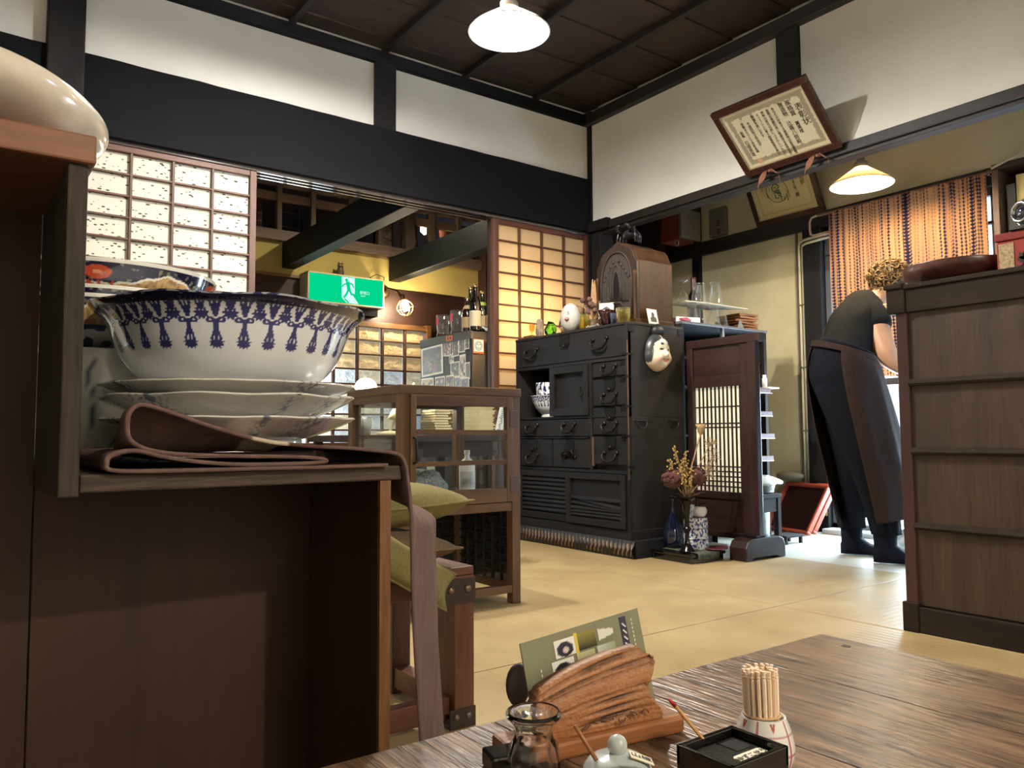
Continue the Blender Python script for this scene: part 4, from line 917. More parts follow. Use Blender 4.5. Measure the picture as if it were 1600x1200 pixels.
# carved leaf moulding along the base
def carved():
    def fn(u, v):
        yy = TY0-0.05 + (TY1-TY0+0.05)*u; zz = 0.085*(1-v)
        prof = 0.020*math.sin(v*PI*0.9)+0.004
        ph = u*34 + (v-0.5)*1.6*(1 if v < 0.5 else -1)
        rel = abs(fr(ph)-0.5)*2
        return (TX-0.012-prof-0.007*rel*(0.4+math.sin(v*PI)), yy, zz)
    def cf(u, v):
        ph = u*34 + (v-0.5)*1.6*(1 if v < 0.5 else -1); rel = abs(fr(ph)-0.5)*2
        wear = sm(0.72,0.95,rel)*sm(-0.15,0.3,nz(u*9,v*3,5)+0.15)*(1 if 0.15 < v < 0.85 else 0)
        return mixc(S(30,27,26), S(196,148,104), wear*0.9)
    return MB().grid(340, 14, fn, cf)
part(t, 'carved_base_moulding', carved(), vcol('carved_wood', 0.5), smooth=True)
part(t, 'base_block', MB().box(TX-0.015, TB, TY0-0.05, TY1, 0, 0.085), M_tan, bevel=0.002)
# side face: two iron rings and corner straps
for x in (2.814+0.01, 3.056): 
    m = MB().tube([(x-0.034,TY0-0.004,0.665),(x-0.034,TY0-0.012,0.655),(x-0.026,TY0-0.014,0.636),(x,TY0-0.015,0.626),(x+0.026,TY0-0.014,0.636),(x+0.034,TY0-0.012,0.655),(x+0.034,TY0-0.004,0.665)], 0.0035, 8)
    part(t, 'side_handle', m, M_iron, smooth=True)
    part(t, 'side_handle_bar', MB().tube([(x-0.038,TY0-0.005,0.668),(x+0.038,TY0-0.005,0.668)], 0.004, 8), M_iron)
for x0, x1, z0, z1 in ((TX+0.005,TX+0.05,TZ-0.05,TZ-0.014),(TB-0.035,TB,TZ-0.05,TZ-0.014)): part(t, 'corner_plate', MB().box(x0, x1, TY0-0.002, TY0+0.002, z0, z1), M_iron)

# ---- porcelain in the chest's niche
BLUE = S(24,30,98); NAVY = S(16,20,56); PWH = S(222,226,228)
def motif(a, t_, N=30):
    """hanging tassel print, in millimetres: x across one repeat of 27, y from foot 0 to rim 86"""
    u = fr(a*N/(2*PI)) - 0.5; x = u*27/1.28; y = t_*86; k = 0
    w_ = (fr(a*N/(2*PI)+0.5) - 0.5)*27/1.28
    if y > 81: k = 1 if nz(a*34, t_*50) > -0.3 else 0.4
    for s in (-1, 1):
        d_ = math.hypot(x - s*4.3, (y-61)*1.1)
        if d_ < 3.3 and not d_ < 0.9: k = 1
    if abs(x) < 1.8 and 54 < y < 62: k = 1
    if 44 < y <= 57:
        sp = (57-y)*0.24
        for q in (-1, 0, 1):
            if abs(x - q*sp) < 1.15: k = 1
    an = math.atan2(y-40, x); d_ = math.hypot(x, y-40)
    if d_ < 5.4 + 0.9*math.sin(an*11): k = 1 if not (y > 42 and abs(abs(x)-1.7) < 0.45) else 0.2
    if 64 <= y <= 82:
        sp = (y-63)*0.24
        for q in (-1, 0, 1):
            if abs(x - q*sp) < 1.2: k = 1
    an = math.atan2(y-67, w_); d_ = math.hypot(w_, y-67)
    if d_ < 5.2 + 0.9*math.sin(an*9): k = 1 if not (y > 69 and abs(abs(w_)-1.6) < 0.45) else 0.2
    if 70 < y <= 82:
        for q in (-1, 0, 1):
            if abs(w_ - q*(y-67)*0.26) < 1.1: k = 1
    return mixc(PWH, NAVY if y > 81 else BLUE, k*0.96)
def tassel_bowl(par, name, c, prof_o, n, N, prof_i, zfoot=0.0):
    zs_ = [z for r, z in prof_o]; z0, z1 = zs_[0], zs_[-1]
    rows = []
    for (r0,za),(r1,zb) in zip(prof_o, prof_o[1:]):
        m_ = max(1, int(abs(zb-za)/(z1-z0)*n/6)+1)
        rows += [(r0+(r1-r0)*k/m_, za+(zb-za)*k/m_) for k in range(m_)]
    rows.append(prof_o[-1])
    return part(par, name, MB().lathe(rows, c, n, colf=lambda a, i, r, z: motif(a, (z-z0)/(z1-z0), N)), M_porcv, smooth=True)
nx, ny, nzb = 2.868, 3.540, 0.703
t = thing('niche_bowl', 'white bowl with blue tassel print, lower one in the black chest niche', 'bowl', (nx, ny, nzb), group='bowls in the chest niche')
tassel_bowl(t, 'body', (nx,ny,nzb+0.018), curve([(0.055,0),(0.085,0.03),(0.105,0.07),(0.118,0.105)]), 220, 30, None)
part(t, 'foot', MB().lathe([(0.056,0),(0.058,0.004),(0.055,0.02)], (nx,ny,nzb), 40), M_porc, smooth=True)
part(t, 'rim', MB().lathe([(0.118,0.122),(0.121,0.125),(0.112,0.124),(0.05,0.03),(0,0.026)], (nx,ny,nzb), 60), M_porc, smooth=True)
t = thing('niche_bowl', 'blue scroll patterned bowl stacked on the tassel bowl in the niche', 'bowl', (nx+0.01, ny-0.01, nzb+0.10), group='bowls in the chest niche')
def scroll(a, i, r, z): return mixc(PWH, BLUE, 1 if (nz(a*5.5, z*42, 9) > 0.02 and nz(a*11, z*70, 4) > -0.25) else 0)
part(t, 'body', MB().lathe(curve([(0.05,0),(0.094,0.02),(0.098,0.05),(0.102,0.088),(0.099,0.090),(0.09,0.03),(0,0.02)], 9), (nx+0.01,ny-0.01,nzb+0.105), 160, colf=scroll), M_porcv, smooth=True)
t = thing('niche_bowl', 'striped bowl lying tilted on top of the niche stack', 'bowl', (nx+0.03, ny-0.05, nzb+0.20), group='bowls in the chest niche')
Mt = Matrix.Rotation(R(160),4,'X') @ Matrix.Rotation(R(20),4,'Y')
part(t, 'body', MB().lathe(curve([(0.02,0),(0.05,0.014),(0.072,0.040),(0.069,0.041),(0.045,0.018),(0,0.008)]), (nx+0.03,ny-0.05,nzb+0.252), 90, M=Mt, colf=lambda a, i, r, z: mixc(S(206,214,206), S(34,42,52), 1 if fr(a*9/(2*PI)+r*6) < 0.45 else 0)), M_porcv, smooth=True)
# ================================================================== ON THE CHEST
Z = TZ
# cathedral radio
RX0, RX1, RY0, RY1 = 2.875, 3.138, 2.832, 3.140
M_rad = wood('radio_wood', S(44,27,13), S(70,45,23), 'z', 1.4, 0.5, 0.08, coat=0.0, spec=0.2)
M_radf = wood('radio_front', S(34,25,20), S(50,37,29), 'z', 1.4, 0.4, 0.1)
M_carve = mat('radio_carving', S(34,26,22), 0.7, var=0.2, vscale=40)
t = thing('antique_radio', 'antique wooden cathedral radio with a carved pointed-arch front', 'radio', (3.0, 2.986, Z))
def radio_profile(n=20):
    cy = (RY0+RY1)/2; hw = (RY1-RY0)/2; out = [(RY0, Z+0.03)]
    for k in range(n+1):
        u = -1 + 2*k/n; a = abs(u)
        h = 0.455 - 0.06*a**1.3 - 0.055*sm(0.72, 1.0, a) + 0.010*(1-sm(0, 0.25, a))
        out.append((cy+hw*u, Z+h))
    out.append((RY1, Z+0.03)); return out
part(t, 'body', MB().prism(radio_profile(), 'x', RX0+0.012, RX1), M_rad, bevel=0.003)
part(t, 'front_panel', MB().prism([(cy_*0.985+2.986*0.015, (z-Z)*0.985+Z) for cy_, z in radio_profile()], 'x', RX0, RX0+0.014), M_radf, bevel=0.003)
part(t, 'base', MB().box(RX0-0.014, RX1+0.004, RY0-0.008, RY1+0.008, Z, Z+0.032), M_rad, bevel=0.005)
cy = 2.986
def arch(hw, z0, zs_, zp, n=10):   # pointed arch outline, y-z
    L = [(cy-hw, z0), (cy-hw, zs_)]
    for k in range(1, n+1):
        a = k/n; L.append((cy-hw*math.cos(a*PI/2)**0.9, zs_+(zp-zs_)*math.sin(a*PI/2)**1.1))
    return L + [(2*cy-y_, z_) for y_, z_ in L[:-1][::-1]]
for hw, zp, r_ in ((0.115, 0.405, 0.006), (0.040, 0.335, 0.005), (0.028, 0.30, 0.004)):
    z0 = 0.14 if hw < 0.1 else 0.06
    part(t, 'arch_moulding', MB().tube([(RX0-0.002, y_, Z+z_) for y_, z_ in arch(hw, z0, zp*0.62, zp)], r_, 8), M_carve, smooth=True)
part(t, 'grille_cloth', MB().prism([(y_, Z+z_) for y_, z_ in arch(0.108, 0.10, 0.24, 0.39)], 'x', RX0-0.0015, RX0+0.002), mat('grille_cloth', S(44,34,30), 0.9, var=0.3, vscale=60))
part(t, 'grille_lens', MB().prism([(y_, Z+z_) for y_, z_ in arch(0.026, 0.15, 0.20, 0.295)], 'x', RX0-0.003, RX0), mat('grille_dark', S(22,20,22), 0.35))
cv = MB()
for s in (-1, 1):
    for k in range(4): cv.tube([(RX0-0.003, cy+s*(0.050+0.012*k+0.008*math.sin(a*3)), Z+0.13+0.20*a*(1-0.16*k)) for a in [q/9 for q in range(10)]], 0.004, 6)
    for q in range(5): cv.ball((RX0-0.003, cy+s*(0.02+0.018*q), Z+0.355-0.022*q), (0.006,0.010,0.012), 8, 6)
cv.tube([(RX0-0.003, cy+0.05*math.cos(a), Z+0.105+0.03*math.sin(a)) for a in [PI*k/10 for k in range(11)]], 0.006, 6)
part(t, 'carved_tracery', cv, M_carve, smooth=True)
part(t, 'dial_window', MB().lathe([(0,0.004),(0.030,0.004),(0.036,0.0),(0.036,-0.004)], (RX0-0.001,cy,Z+0.115), 24, M=Matrix.Rotation(R(-90),3,'Y').to_4x4()), mat('dial', S(26,22,20), 0.2), smooth=True)
for y_ in (cy-0.085, cy, cy+0.085): part(t, 'knob', MB().lathe([(0.013,0.0),(0.012,0.016),(0,0.018)], (RX0,y_,Z+0.062), 16, M=Matrix.Rotation(R(-90),3,'Y').to_4x4()), M_carve, smooth=True)
for y_ in (RY0+0.014, RY1-0.014):
    m = MB(); m.lathe([(0.011,0.03),(0.008,0.05),(0.007,0.24),(0.009,0.245),(0.008,0.25),(0.011,0.262),(0.013,0.272),(0.010,0.285),(0.004,0.29),(0,0.291)], (RX0-0.006,y_,Z), 14)
    part(t, 'corner_column', m, M_rad, smooth=True)
# bronze crab ornament on the radio
t = thing('crab_ornament', 'dark bronze crab-shaped ornament sitting on top of the radio', 'ornament', (2.95, 2.955, Z+0.455))
M_brz = mat('dark_bronze', S(50,46,56), 0.25, 0.6, var=0.3, vscale=40)
zc = Z+0.452
part(t, 'shell', MB().ball((2.95,2.955,zc+0.055), (0.035,0.05,0.025), 18, 10), M_brz, smooth=True)
for s in (-1,1):
    for k in range(4):
        y0 = 2.955+s*(0.035-0.004*k)
        part(t, 'leg', MB().tube([(2.93+0.014*k,y0,zc+0.055),(2.925+0.016*k,y0+s*0.022,zc+0.078-0.008*k),(2.92+0.018*k,y0+s*0.034,zc+0.035),(2.92+0.018*k,y0+s*0.030,zc-0.002)], [0.007,0.006,0.005,0.003], 7), M_brz, smooth=True)
    part(t, 'claw', MB().tube([(2.92,2.955+s*0.03,zc+0.06),(2.90,2.955+s*0.045,zc+0.08),(2.895,2.955+s*0.035,zc+0.095),(2.89,2.955+s*0.018,zc+0.10)], [0.006,0.009,0.010,0.003], 8), M_brz, smooth=True)
# cards
def card(label, c, rz, tilt, w_, h_, draw, col_):
    t = thing('picture_card', label, 'card', c, rz, group='picture cards on the chest')
    Ml = Matrix.Rotation(tilt, 4, 'X')
    part(t, 'card', MB().obox(Ml @ Matrix.Translation((0,0,h_/2)), w_, 0.003, h_), col_, world=False, bevel=0.001)
    if 'helmet' in label:
        part(t, 'block', MB().box(-0.03, 0.03, -0.02, 0.02, -0.052, 0.0), M_brown, world=False); t.location.z += 0.052
    m = MB(); m.prism(draw, 'y', -0.0026, -0.0016); m.v = [tuple(Ml @ Vector(q)) for q in m.v]
    part(t, 'printed_figure', m, mat('figure_ink', S(70,62,62), 0.7), world=False)
    fr_ = MB()
    for a in ((-w_/2+.003, w_/2-.003, 0.003, 0.005), (-w_/2+.003, w_/2-.003, h_-.005, h_-.003), (-w_/2+.003, -w_/2+.005, .003, h_-.003), (w_/2-.005, w_/2-.003, .003, h_-.003)): fr_.box(a[0], a[1], -0.0024, -0.0016, a[2], a[3])
    fr_.v = [tuple(Ml @ Vector(q)) for q in fr_.v]
    part(t, 'printed_border', fr_, mat('border_ink', S(150,140,120), 0.7), world=False)
M_card = mat('card_cream', S(226,216,190), 0.7)
helm = [(-0.026,0.040),(-0.020,0.058),(0.0,0.068),(0.018,0.058),(0.028,0.038),(0.015,0.044),(0.0,0.040),(-0.012,0.034)]
card('cream card with a helmet drawing leaning against the radio front', (2.842, 3.035, Z), R(-62), R(-8), 0.082, 0.088, helm, M_card)
bust = [(-0.022,0.016),(-0.022,0.038),(-0.010,0.042),(-0.010,0.062),(0.002,0.070),(0.012,0.060),(0.010,0.044),(0.024,0.038),(0.024,0.016)]
card('white card with a dark robed figure leaning at the radio\'s right side', (2.955, 2.795, Z), R(4), R(-12), 0.078, 0.086, bust, mat('card_white', S(232,226,212), 0.6))
# row of curios along the front edge
x = 2.79
t = thing('goblet', 'small amber glass goblet on a little wooden block, left end of the chest', 'goblet', (x, 3.62, Z))
part(t, 'block', MB().box(x-0.03, x+0.03, 3.585, 3.66, Z, Z+0.018), M_brown, bevel=0.002)
part(t, 'cup', MB().lathe([(0,0.018),(0.018,0.019),(0.004,0.026),(0.004,0.036),(0.016,0.050),(0.018,0.085),(0.016,0.085),(0.013,0.052),(0,0.046)], (x,3.615,Z), 22), thin_glass('amber_cup', (0.95,0.74,0.42,1)), smooth=True)
single('stone_spire', 'rough grey stone spire next to the amber goblet', 'stone', rock((x,3.54,Z+0.048), (0.022,0.026,0.065), 5.0, 0.3, 20), mat('stone_grey', S(140,120,104), 0.9, var=0.3, vscale=50, bump=0.4), loc=(x,3.54,Z))
single('green_glass_lump', 'bright green faceted glass lump on the chest', 'ornament', rock((x,3.44,Z+0.036), (0.032,0.036,0.046), 8.0, 0.25, 12), glass('bottle_green', (0.16,0.72,0.10,1), 0.05), loc=(x,3.44,Z))
t = thing('shell_basket', 'small basket of shells with an arched twisted handle behind the painted egg', 'basket', (2.87, 3.36, Z))
part(t, 'body', MB().lathe([(0,0),(0.045,0),(0.062,0.045),(0.058,0.045),(0.042,0.006),(0,0.006)], (2.87,3.36,Z), 22), mat('wicker', S(150,116,78), 0.8, var=0.3, vscale=60), smooth=True)
hp = [(2.86, 3.33-0.115*math.cos(a), Z+0.050+0.115*math.sin(a)) for a in [PI*k/16 for k in range(17)]]
part(t, 'handle', MB().tube(hp, [0.004+0.0015*(k % 2) for k in range(17)], 8), mat('rope_dark', S(52,42,34), 0.8))
for k in range(9):
    part(t, 'shell', rock((2.87+random.uniform(-.03,.03), 3.36+random.uniform(-.045,.045), Z+0.060+0.018*(k % 3)), (0.020,0.023,0.019), k*3.1, 0.35, 12), mat('shell_%d' % k, random.choice([S(206,180,150), S(176,140,110), S(150,110,92)]), 0.5), smooth=True)
t = thing('painted_egg', 'white egg-shaped doll with a painted lip face on the chest', 'doll', (x, 3.262, Z))
part(t, 'body', MB().ball((x,3.262,Z+0.080), (0.058,0.060,0.081), 24, 16), mat('egg_white', S(178,176,170), 0.6, bump=0.3, bscale=120, var=0.08, vscale=40), smooth=True)
for s in (-1,1): part(t, 'eye', MB().ball((x-0.047+s*0.007, 3.240+s*0.018, Z+0.104), (0.005,0.005,0.003), 10, 6), mat('eye_dark', S(90,80,82), 0.5))
part(t, 'lips', MB().ball((x-0.051, 3.237, Z+0.068), (0.012,0.015,0.010), 12, 8), mat('lip_pink', S(176,120,120), 0.5), smooth=True)
part(t, 'brown_patch', MB().ball((x+0.030, 3.228, Z+0.112), (0.030,0.027,0.034), 12, 8), mat('patch_brown', S(120,92,66), 0.8), smooth=True)
def cup(name, label, c, prof, m, n=24, group='glassware on the chest', cat='glass'): return single(name, label, cat, MB().lathe(prof, c, n), m, loc=c, smooth=True, group=group)
cup('yellow_tumbler', 'narrow yellow-green glass tumbler right of the painted egg', (2.80,3.165,Z), [(0,0),(0.026,0),(0.028,0.088),(0.025,0.088),(0.022,0.01),(0,0.01)], thin_glass('yellow_glass', (0.93,0.88,0.42,1)))
cup('yellow_tumbler', 'ridged yellow tumbler at the right end of the chest, before the radio', (2.80,2.862,Z), [(0,0),(0.032,0),(0.034,0.03),(0.037,0.035),(0.036,0.05),(0.038,0.082),(0.035,0.082),(0.032,0.04),(0.028,0.01),(0,0.01)], thin_glass('straw_glass', (0.95,0.88,0.55,1)))
cup('blue_shot_glass', 'small bluish shot glass between the dark goblet and the yellow tumbler', (2.80,2.93,Z), [(0,0),(0.02,0),(0.016,0.02),(0.022,0.065),(0.020,0.065),(0.013,0.02),(0,0.012)], thin_glass('smoky_blue', (0.60,0.60,0.78,1)))
t = thing('dark_glass_vase', 'dark amber ribbed glass vase with curling feet before the radio', 'vase', (2.80, 2.992, Z))
M_amb = mat('dark_amber_glass', S(44,22,24), 0.06, coat=0.6)
part(t, 'body', MB().lathe([(0,0.012),(0.026,0.014),(0.024,0.03),(0.040,0.06),(0.046,0.085),(0.042,0.088),(0.034,0.06),(0,0.04)], (2.80,2.992,Z), 24), M_amb, smooth=True)
for k in range(6):
    a = 2*PI*k/6
    part(t, 'foot', MB().tube([(2.80+0.030*math.cos(a),2.992+0.030*math.sin(a),Z+0.05),(2.80+0.036*math.cos(a),2.992+0.036*math.sin(a),Z+0.025),(2.80+0.044*math.cos(a),2.992+0.044*math.sin(a),Z+0.006)], [0.005,0.006,0.004], 7), M_amb, smooth=True)
m = MB()
for k in range(14): m.ball((2.78+random.uniform(-.012,.02), 3.12-0.008*k, Z+0.010+0.004*(k % 2)), 0.0085, 8, 6)
single('bead_string', 'string of clear and dark beads lying before the dark vase', 'beads', m, mat('bead_glass', S(120,110,100), 0.1, coat=0.5), smooth=True)
# dried flowers in a pot behind
t = thing('dried_bouquet', 'dried seed-head bouquet in a small pot left of the radio', 'dried flowers', (2.885, 3.19, Z))
part(t, 'pot', MB().lathe([(0,0),(0.028,0),(0.036,0.04),(0.026,0.07),(0.024,0.07),(0.03,0.04),(0,0.01)], (2.885,3.19,Z), 18), mat('pot_brown', S(84,66,52), 0.5), smooth=True)
M_dry1 = mat('dry_tan', S(166,130,92), 0.9, var=0.3, vscale=60); M_dry2 = mat('dry_brown', S(96,72,60), 0.9, var=0.3, vscale=60)
for k in range(24):
    a = random.uniform(0, 2*PI); r_ = random.uniform(0.01, 0.06); h_ = random.uniform(0.11, 0.19)
    tip = (2.885+r_*math.cos(a)*0.6, 3.185+r_*math.sin(a)*1.3, Z+h_)
    sp_ = part(t, 'stem', MB().tube([(2.885,3.19,Z+0.05), ((2.885+tip[0])/2, (3.19+tip[1])/2, Z+0.09), tip], 0.0016, 5), M_dry1)
    part(t, 'seed_head', rock(tip, (0.015,0.015,0.016), k*1.7, 0.3, 10), M_dry2, smooth=True)
for k in range(7):
    y_ = 3.175+random.uniform(-.02,.02); h_ = random.uniform(0.22,0.30)
    part(t, 'spike', MB().tube([(2.885,3.19,Z+0.06),(2.885,y_,Z+0.16),(2.885+random.uniform(-.01,.01),y_+random.uniform(-.012,.012),Z+h_)], [0.002,0.009,0.003], 6), M_dry1)

# folk mask on the chest side
t = thing('folk_mask', 'smiling white-faced folk mask with black hair hung on the chest side', 'mask', (2.94, TY0-0.01, 0.93))
mx_, mz_ = 2.940, 1.018
def mask_shape(u, v):
    a = 2*PI*u; rr = math.sin(v*PI/2)                 # v 0 centre .. 1 edge
    wx = 0.078*(1 + 0.16*max(0, -math.sin(a))); 
    px = rr*math.cos(a); pz = rr*math.sin(a)
    X = mx_ + 0.082*px*(1+0.10*(pz < 0)*(-pz)*(1+pz)*4)
    Zz = mz_ + 0.098*pz
    d_ = 0.052*math.sqrt(max(0, 1-rr**2.2))
    def g(cx, cz, sx, sz): return math.exp(-((px-0.2-cx)/sx)**2-((pz-cz)/sz)**2)
    d_ += 0.018*g(0,-0.12,0.13,0.16) + 0.014*(g(-0.50,-0.35,0.24,0.24)+g(0.50,-0.35,0.24,0.24)) + 0.010*g(0,-0.72,0.24,0.16) + 0.008*g(0,0.55,0.5,0.3)
    d_ -= 0.007*(g(-0.34,0.10,0.16,0.08)+g(0.34,0.10,0.16,0.08)) + 0.004*g(0,-0.42,0.22,0.05)
    return (X, TY0-0.004-d_, Zz), px, pz, rr
def mask_col(u, v):
    _, px, pz, rr = mask_shape(u, v); c = mixc(S(232,222,198), S(214,190,160), sm(0.5,1,rr))
    if pz > 0.62 - 0.10*math.cos(px*3) + 0.55*abs(px)*-1 + (0.55 if abs(px) < 0.02 else 0) and rr > 0.55 and pz > -0.30 + 0.0*px: 
        if abs(px) > 0.62 or pz > 0.72-0.45*abs(px): c = S(48,52,56)
    if px < -0.70 and -0.55 < pz < 0.7: c = S(48,52,56)
    px -= 0.2
    for s in (-1, 1):
        if ((px-s*0.30)/0.13)**2 + ((pz-0.42)/0.07)**2 < 1: c = S(34,30,34)
        if ((px-s*0.33)/0.17)**2 + ((pz-0.12-0.03*math.cos((px-s*0.33)*9))/0.038)**2 < 1: c = S(44,40,42)
        c = mixc(c, S(206,120,98), 0.55*math.exp(-((px-s*0.52)/0.2)**2-((pz+0.34)/0.22)**2))
    if (px/0.28)**2 + ((pz+0.43-0.10*px*px*8)/0.075)**2 < 1: c = S(196,56,40)
    if (px/0.18)**2 + ((pz+0.41)/0.022)**2 < 1: c = S(238,226,206)
    return c
part(t, 'face', MB().grid(96, 48, lambda u, v: mask_shape(u, v)[0], mask_col, closeu=True), vcol('mask_paint', 0.35, coat=0.3), smooth=True)
part(t, 'hair_bun', MB().ball((mx_+0.008, TY0-0.012, 1.128), (0.042,0.024,0.032), 16, 10), mat('hair_black', S(34,32,36), 0.5), smooth=True)
part(t, 'hanging_loop', MB().tube([(mx_+0.008+0.036*math.cos(a), TY0-0.012, 1.125+0.040*math.sin(a)) for a in [2*PI*k/20 for k in range(20)]], 0.003, 6, closed=True), mat('loop_black', S(30,28,30), 0.5))

# ================================================================== FRAMED CERTIFICATES
M_frame = wood('certificate_frame', S(48,24,18), S(82,44,32), 'x', 3.0, 0.3, 0.3, coat=0.4)
M_gilt = mat('gilt_edge', S(190,178,150), 0.4, 0.3)
def certificate(label, c0, e, up, w_, h_, colr, border, cols, seal, emblem=False):
    """c0 = lower left corner (seen from the front), e = unit vector along the width, up = unit vector up the sheet"""
    t = thing('framed_certificate', label, 'certificate', c0, group='framed certificates')
    F_ = frame(c0, e, up)
    def P(mb): mb.v = [tuple(F_ @ Vector(q)) for q in mb.v]; return mb
    b = 0.036
    for x0, x1, y0, y1 in ((0,w_,0,b),(0,w_,h_-b,h_),(0,b,b,h_-b),(w_-b,w_,b,h_-b)):
        part(t, 'frame', P(MB().box(x0, x1, y0, y1, -0.012, 0.014)), M_frame, bevel=0.004)
    # twisted rope pattern on the frame
    rp = MB(); n = 0
    for (x0, y0), (x1, y1) in (((0.01,b/2),(w_-0.01,b/2)), ((0.01,h_-b/2),(w_-0.01,h_-b/2)), ((b/2,b),(b/2,h_-b)), ((w_-b/2,b),(w_-b/2,h_-b))):
        L = math.hypot(x1-x0, y1-y0); k = int(L/0.012)
        for i in range(k):
            a = (i+0.5)/k; px, py = x0+(x1-x0)*a, y0+(y1-y0)*a
            rp.obox(Matrix.Translation((px,py,0.014)) @ Matrix.Rotation(R(45),4,'Z'), 0.004, 0.022, 0.004)
    part(t, 'rope_moulding', P(rp), M_frame)
    for x0, x1, y0, y1 in ((b,w_-b,b,b+0.004),(b,w_-b,h_-b-0.004,h_-b),(b,b+0.004,b,h_-b),(w_-b-0.004,w_-b,b,h_-b)):
        part(t, 'gilt_edge', P(MB().box(x0, x1, y0, y1, 0.002, 0.010)), M_gilt)
    part(t, 'backing', P(MB().box(0.01, w_-0.01, 0.01, h_-0.01, -0.014, -0.010)), M_dark)
    pw, ph = w_-2*b, h_-2*b
    sheet = part(t, 'sheet', P(MB().grid(150, 110, lambda u, v: (b+pw*u, b+ph*v, 0.0), border)), vcol('sheet_'+label[:8], 0.55, coat=0.25), smooth=False)
    tm = MB()
    for u, v, s_, txt in cols:
        text_mesh(tm, '\n'.join(txt), s_, Matrix.Translation((b+pw*u, b+ph*v, 0.0012)), line=0.98, ax='CENTER', extr=0.0002)
    part(sheet, 'lettering', P(tm), mat('sumi_ink', S(38,32,30), 0.7))
    if seal: part(sheet, 'seal', P(MB().box(b+pw*seal[0], b+pw*seal[1], b+ph*seal[2], b+ph*seal[3], 0.0004, 0.0008)), mat('seal_red', S(204,160,130), 0.8))
    if emblem:
        em = MB(); cx, cy_ = b+pw*0.42, b+ph*0.55; r_ = ph*0.25
        em.tube([(cx+r_*math.cos(2*PI*k/40), cy_+r_*math.sin(2*PI*k/40), 0.001) for k in range(40)], 0.0018, 5, closed=True)
        for q in ([(-.5,.1),(-.5,.5),(-.2,.75),(.2,.7),(.35,.4),(.1,.2)], [(-.45,.05),(.3,.05),(.3,-.15),(-.4,-.15)], [(-.35,-.3),(-.35,-.75),(0.0,-.75)], [(-.05,-.3),(.35,-.3),(.35,-.5),(0,-.5),(.4,-.75)], [(-.25,.42),(-.05,.45)]):
            em.tube([(cx+r_*0.8*a, cy_+r_*0.8*d_, 0.001) for a, d_ in q], 0.0035, 5)
        part(sheet, 'green_emblem', P(em), mat('emblem_green', S(60,84,58), 0.6))
    return t
def border1(u, v):
    e = min(u, 1-u, v*0.75, (1-v)*0.75); base = S(216,208,178); k = 0
    lo, hi = 0.045+0.006*nz(u*30, v*30), 0.095+0.016*nz(u*22, v*22, 4)
    if lo < e < hi: k = 0.75+0.25*nz(u*70, v*70, 2)
    top = (1-v)
    for s in (0.25, 0.75):                # long-tailed birds along the upper edge
        d_ = (u-s); body = 0.12-0.35*abs(d_)+0.03*math.sin(u*40)
        if abs(d_) < 0.22 and 0.06 < top < 0.06+max(0.02, body*0.9)*(0.7+0.3*math.sin(u*95)): k = max(k, 0.7)
    return mixc(base, S(134,122,98), k)
def border2(u, v):
    e = min(u, 1-u, v*0.7, (1-v)*0.7)
    k = 0.35 if 0.06+0.01*nz(u*20,v*20) < e < 0.085+0.012*nz(u*25,v*25,3) else 0
    return mixc(S(206,186,130), S(146,118,70), k+0.12*max(0, nz(u*4,v*4)))
V = Vector
upA = V((3.088-3.380, 0, 2.223-1.955)).normalized()
body1 = ['あなたの所有する建築物は街並景観建', '造物の景観形成に格調ある品格を保ち', '伊勢の家の伝統にふさわしいものとして', 'よってここに第十回風格賞を贈り', '敬意を表します']
cols1 = [(0.865,0.76,0.042,'表彰状'), (0.775,0.86,0.030,'風格賞'), (0.765,0.50,0.023,'翼果楼'), (0.695,0.86,0.026,'建造物'), (0.685,0.55,0.027,'辻喜八郎殿')]
for i, s_ in enumerate(body1): cols1.append((0.595-0.062*i, 0.84, 0.0168 if i < 4 else 0.019, s_))
cols1 += [(0.265,0.76,0.018,'平成四年三月吉日'), (0.195,0.78,0.0165,'景観まちづくり市民会議'), (0.135,0.66,0.020,'会長'), (0.13,0.48,0.024,'石居良造')]
certificate('brown-framed certificate in black brush writing leaning out above the passage lintel', (3.385, 2.515, 1.952), (0,-1,0), upA, 0.535, 0.395, None, border1, cols1, (0.14,0.20,0.04,0.13))
upB = V((4.30-4.40, 0, 2.19-1.985)).normalized()
cols2 = [(0.86,0.88,0.036,'表彰状'), (0.77,0.84,0.016,'翼果楼'), (0.72,0.74,0.020,'辻喜八郎'), (0.73,0.40,0.030,'殿'), (0.60,0.50,0.012,'あなたは'), (0.56,0.44,0.012,'街並景観'), (0.51,0.42,0.012,'に貢献'), (0.46,0.40,0.012,'表彰'), (0.30,0.86,0.010,'平成五年三月吉日'), (0.24,0.80,0.012,'景観まちづくり会議'), (0.18,0.70,0.013,'会長')]
certificate('gold-toned certificate with a green round emblem leaning on the passage beam', (4.400, 3.20, 1.988), (0,-1,0), upB, 0.50, 0.37, None, border2, cols2, (0.20,0.25,0.08,0.16), True)
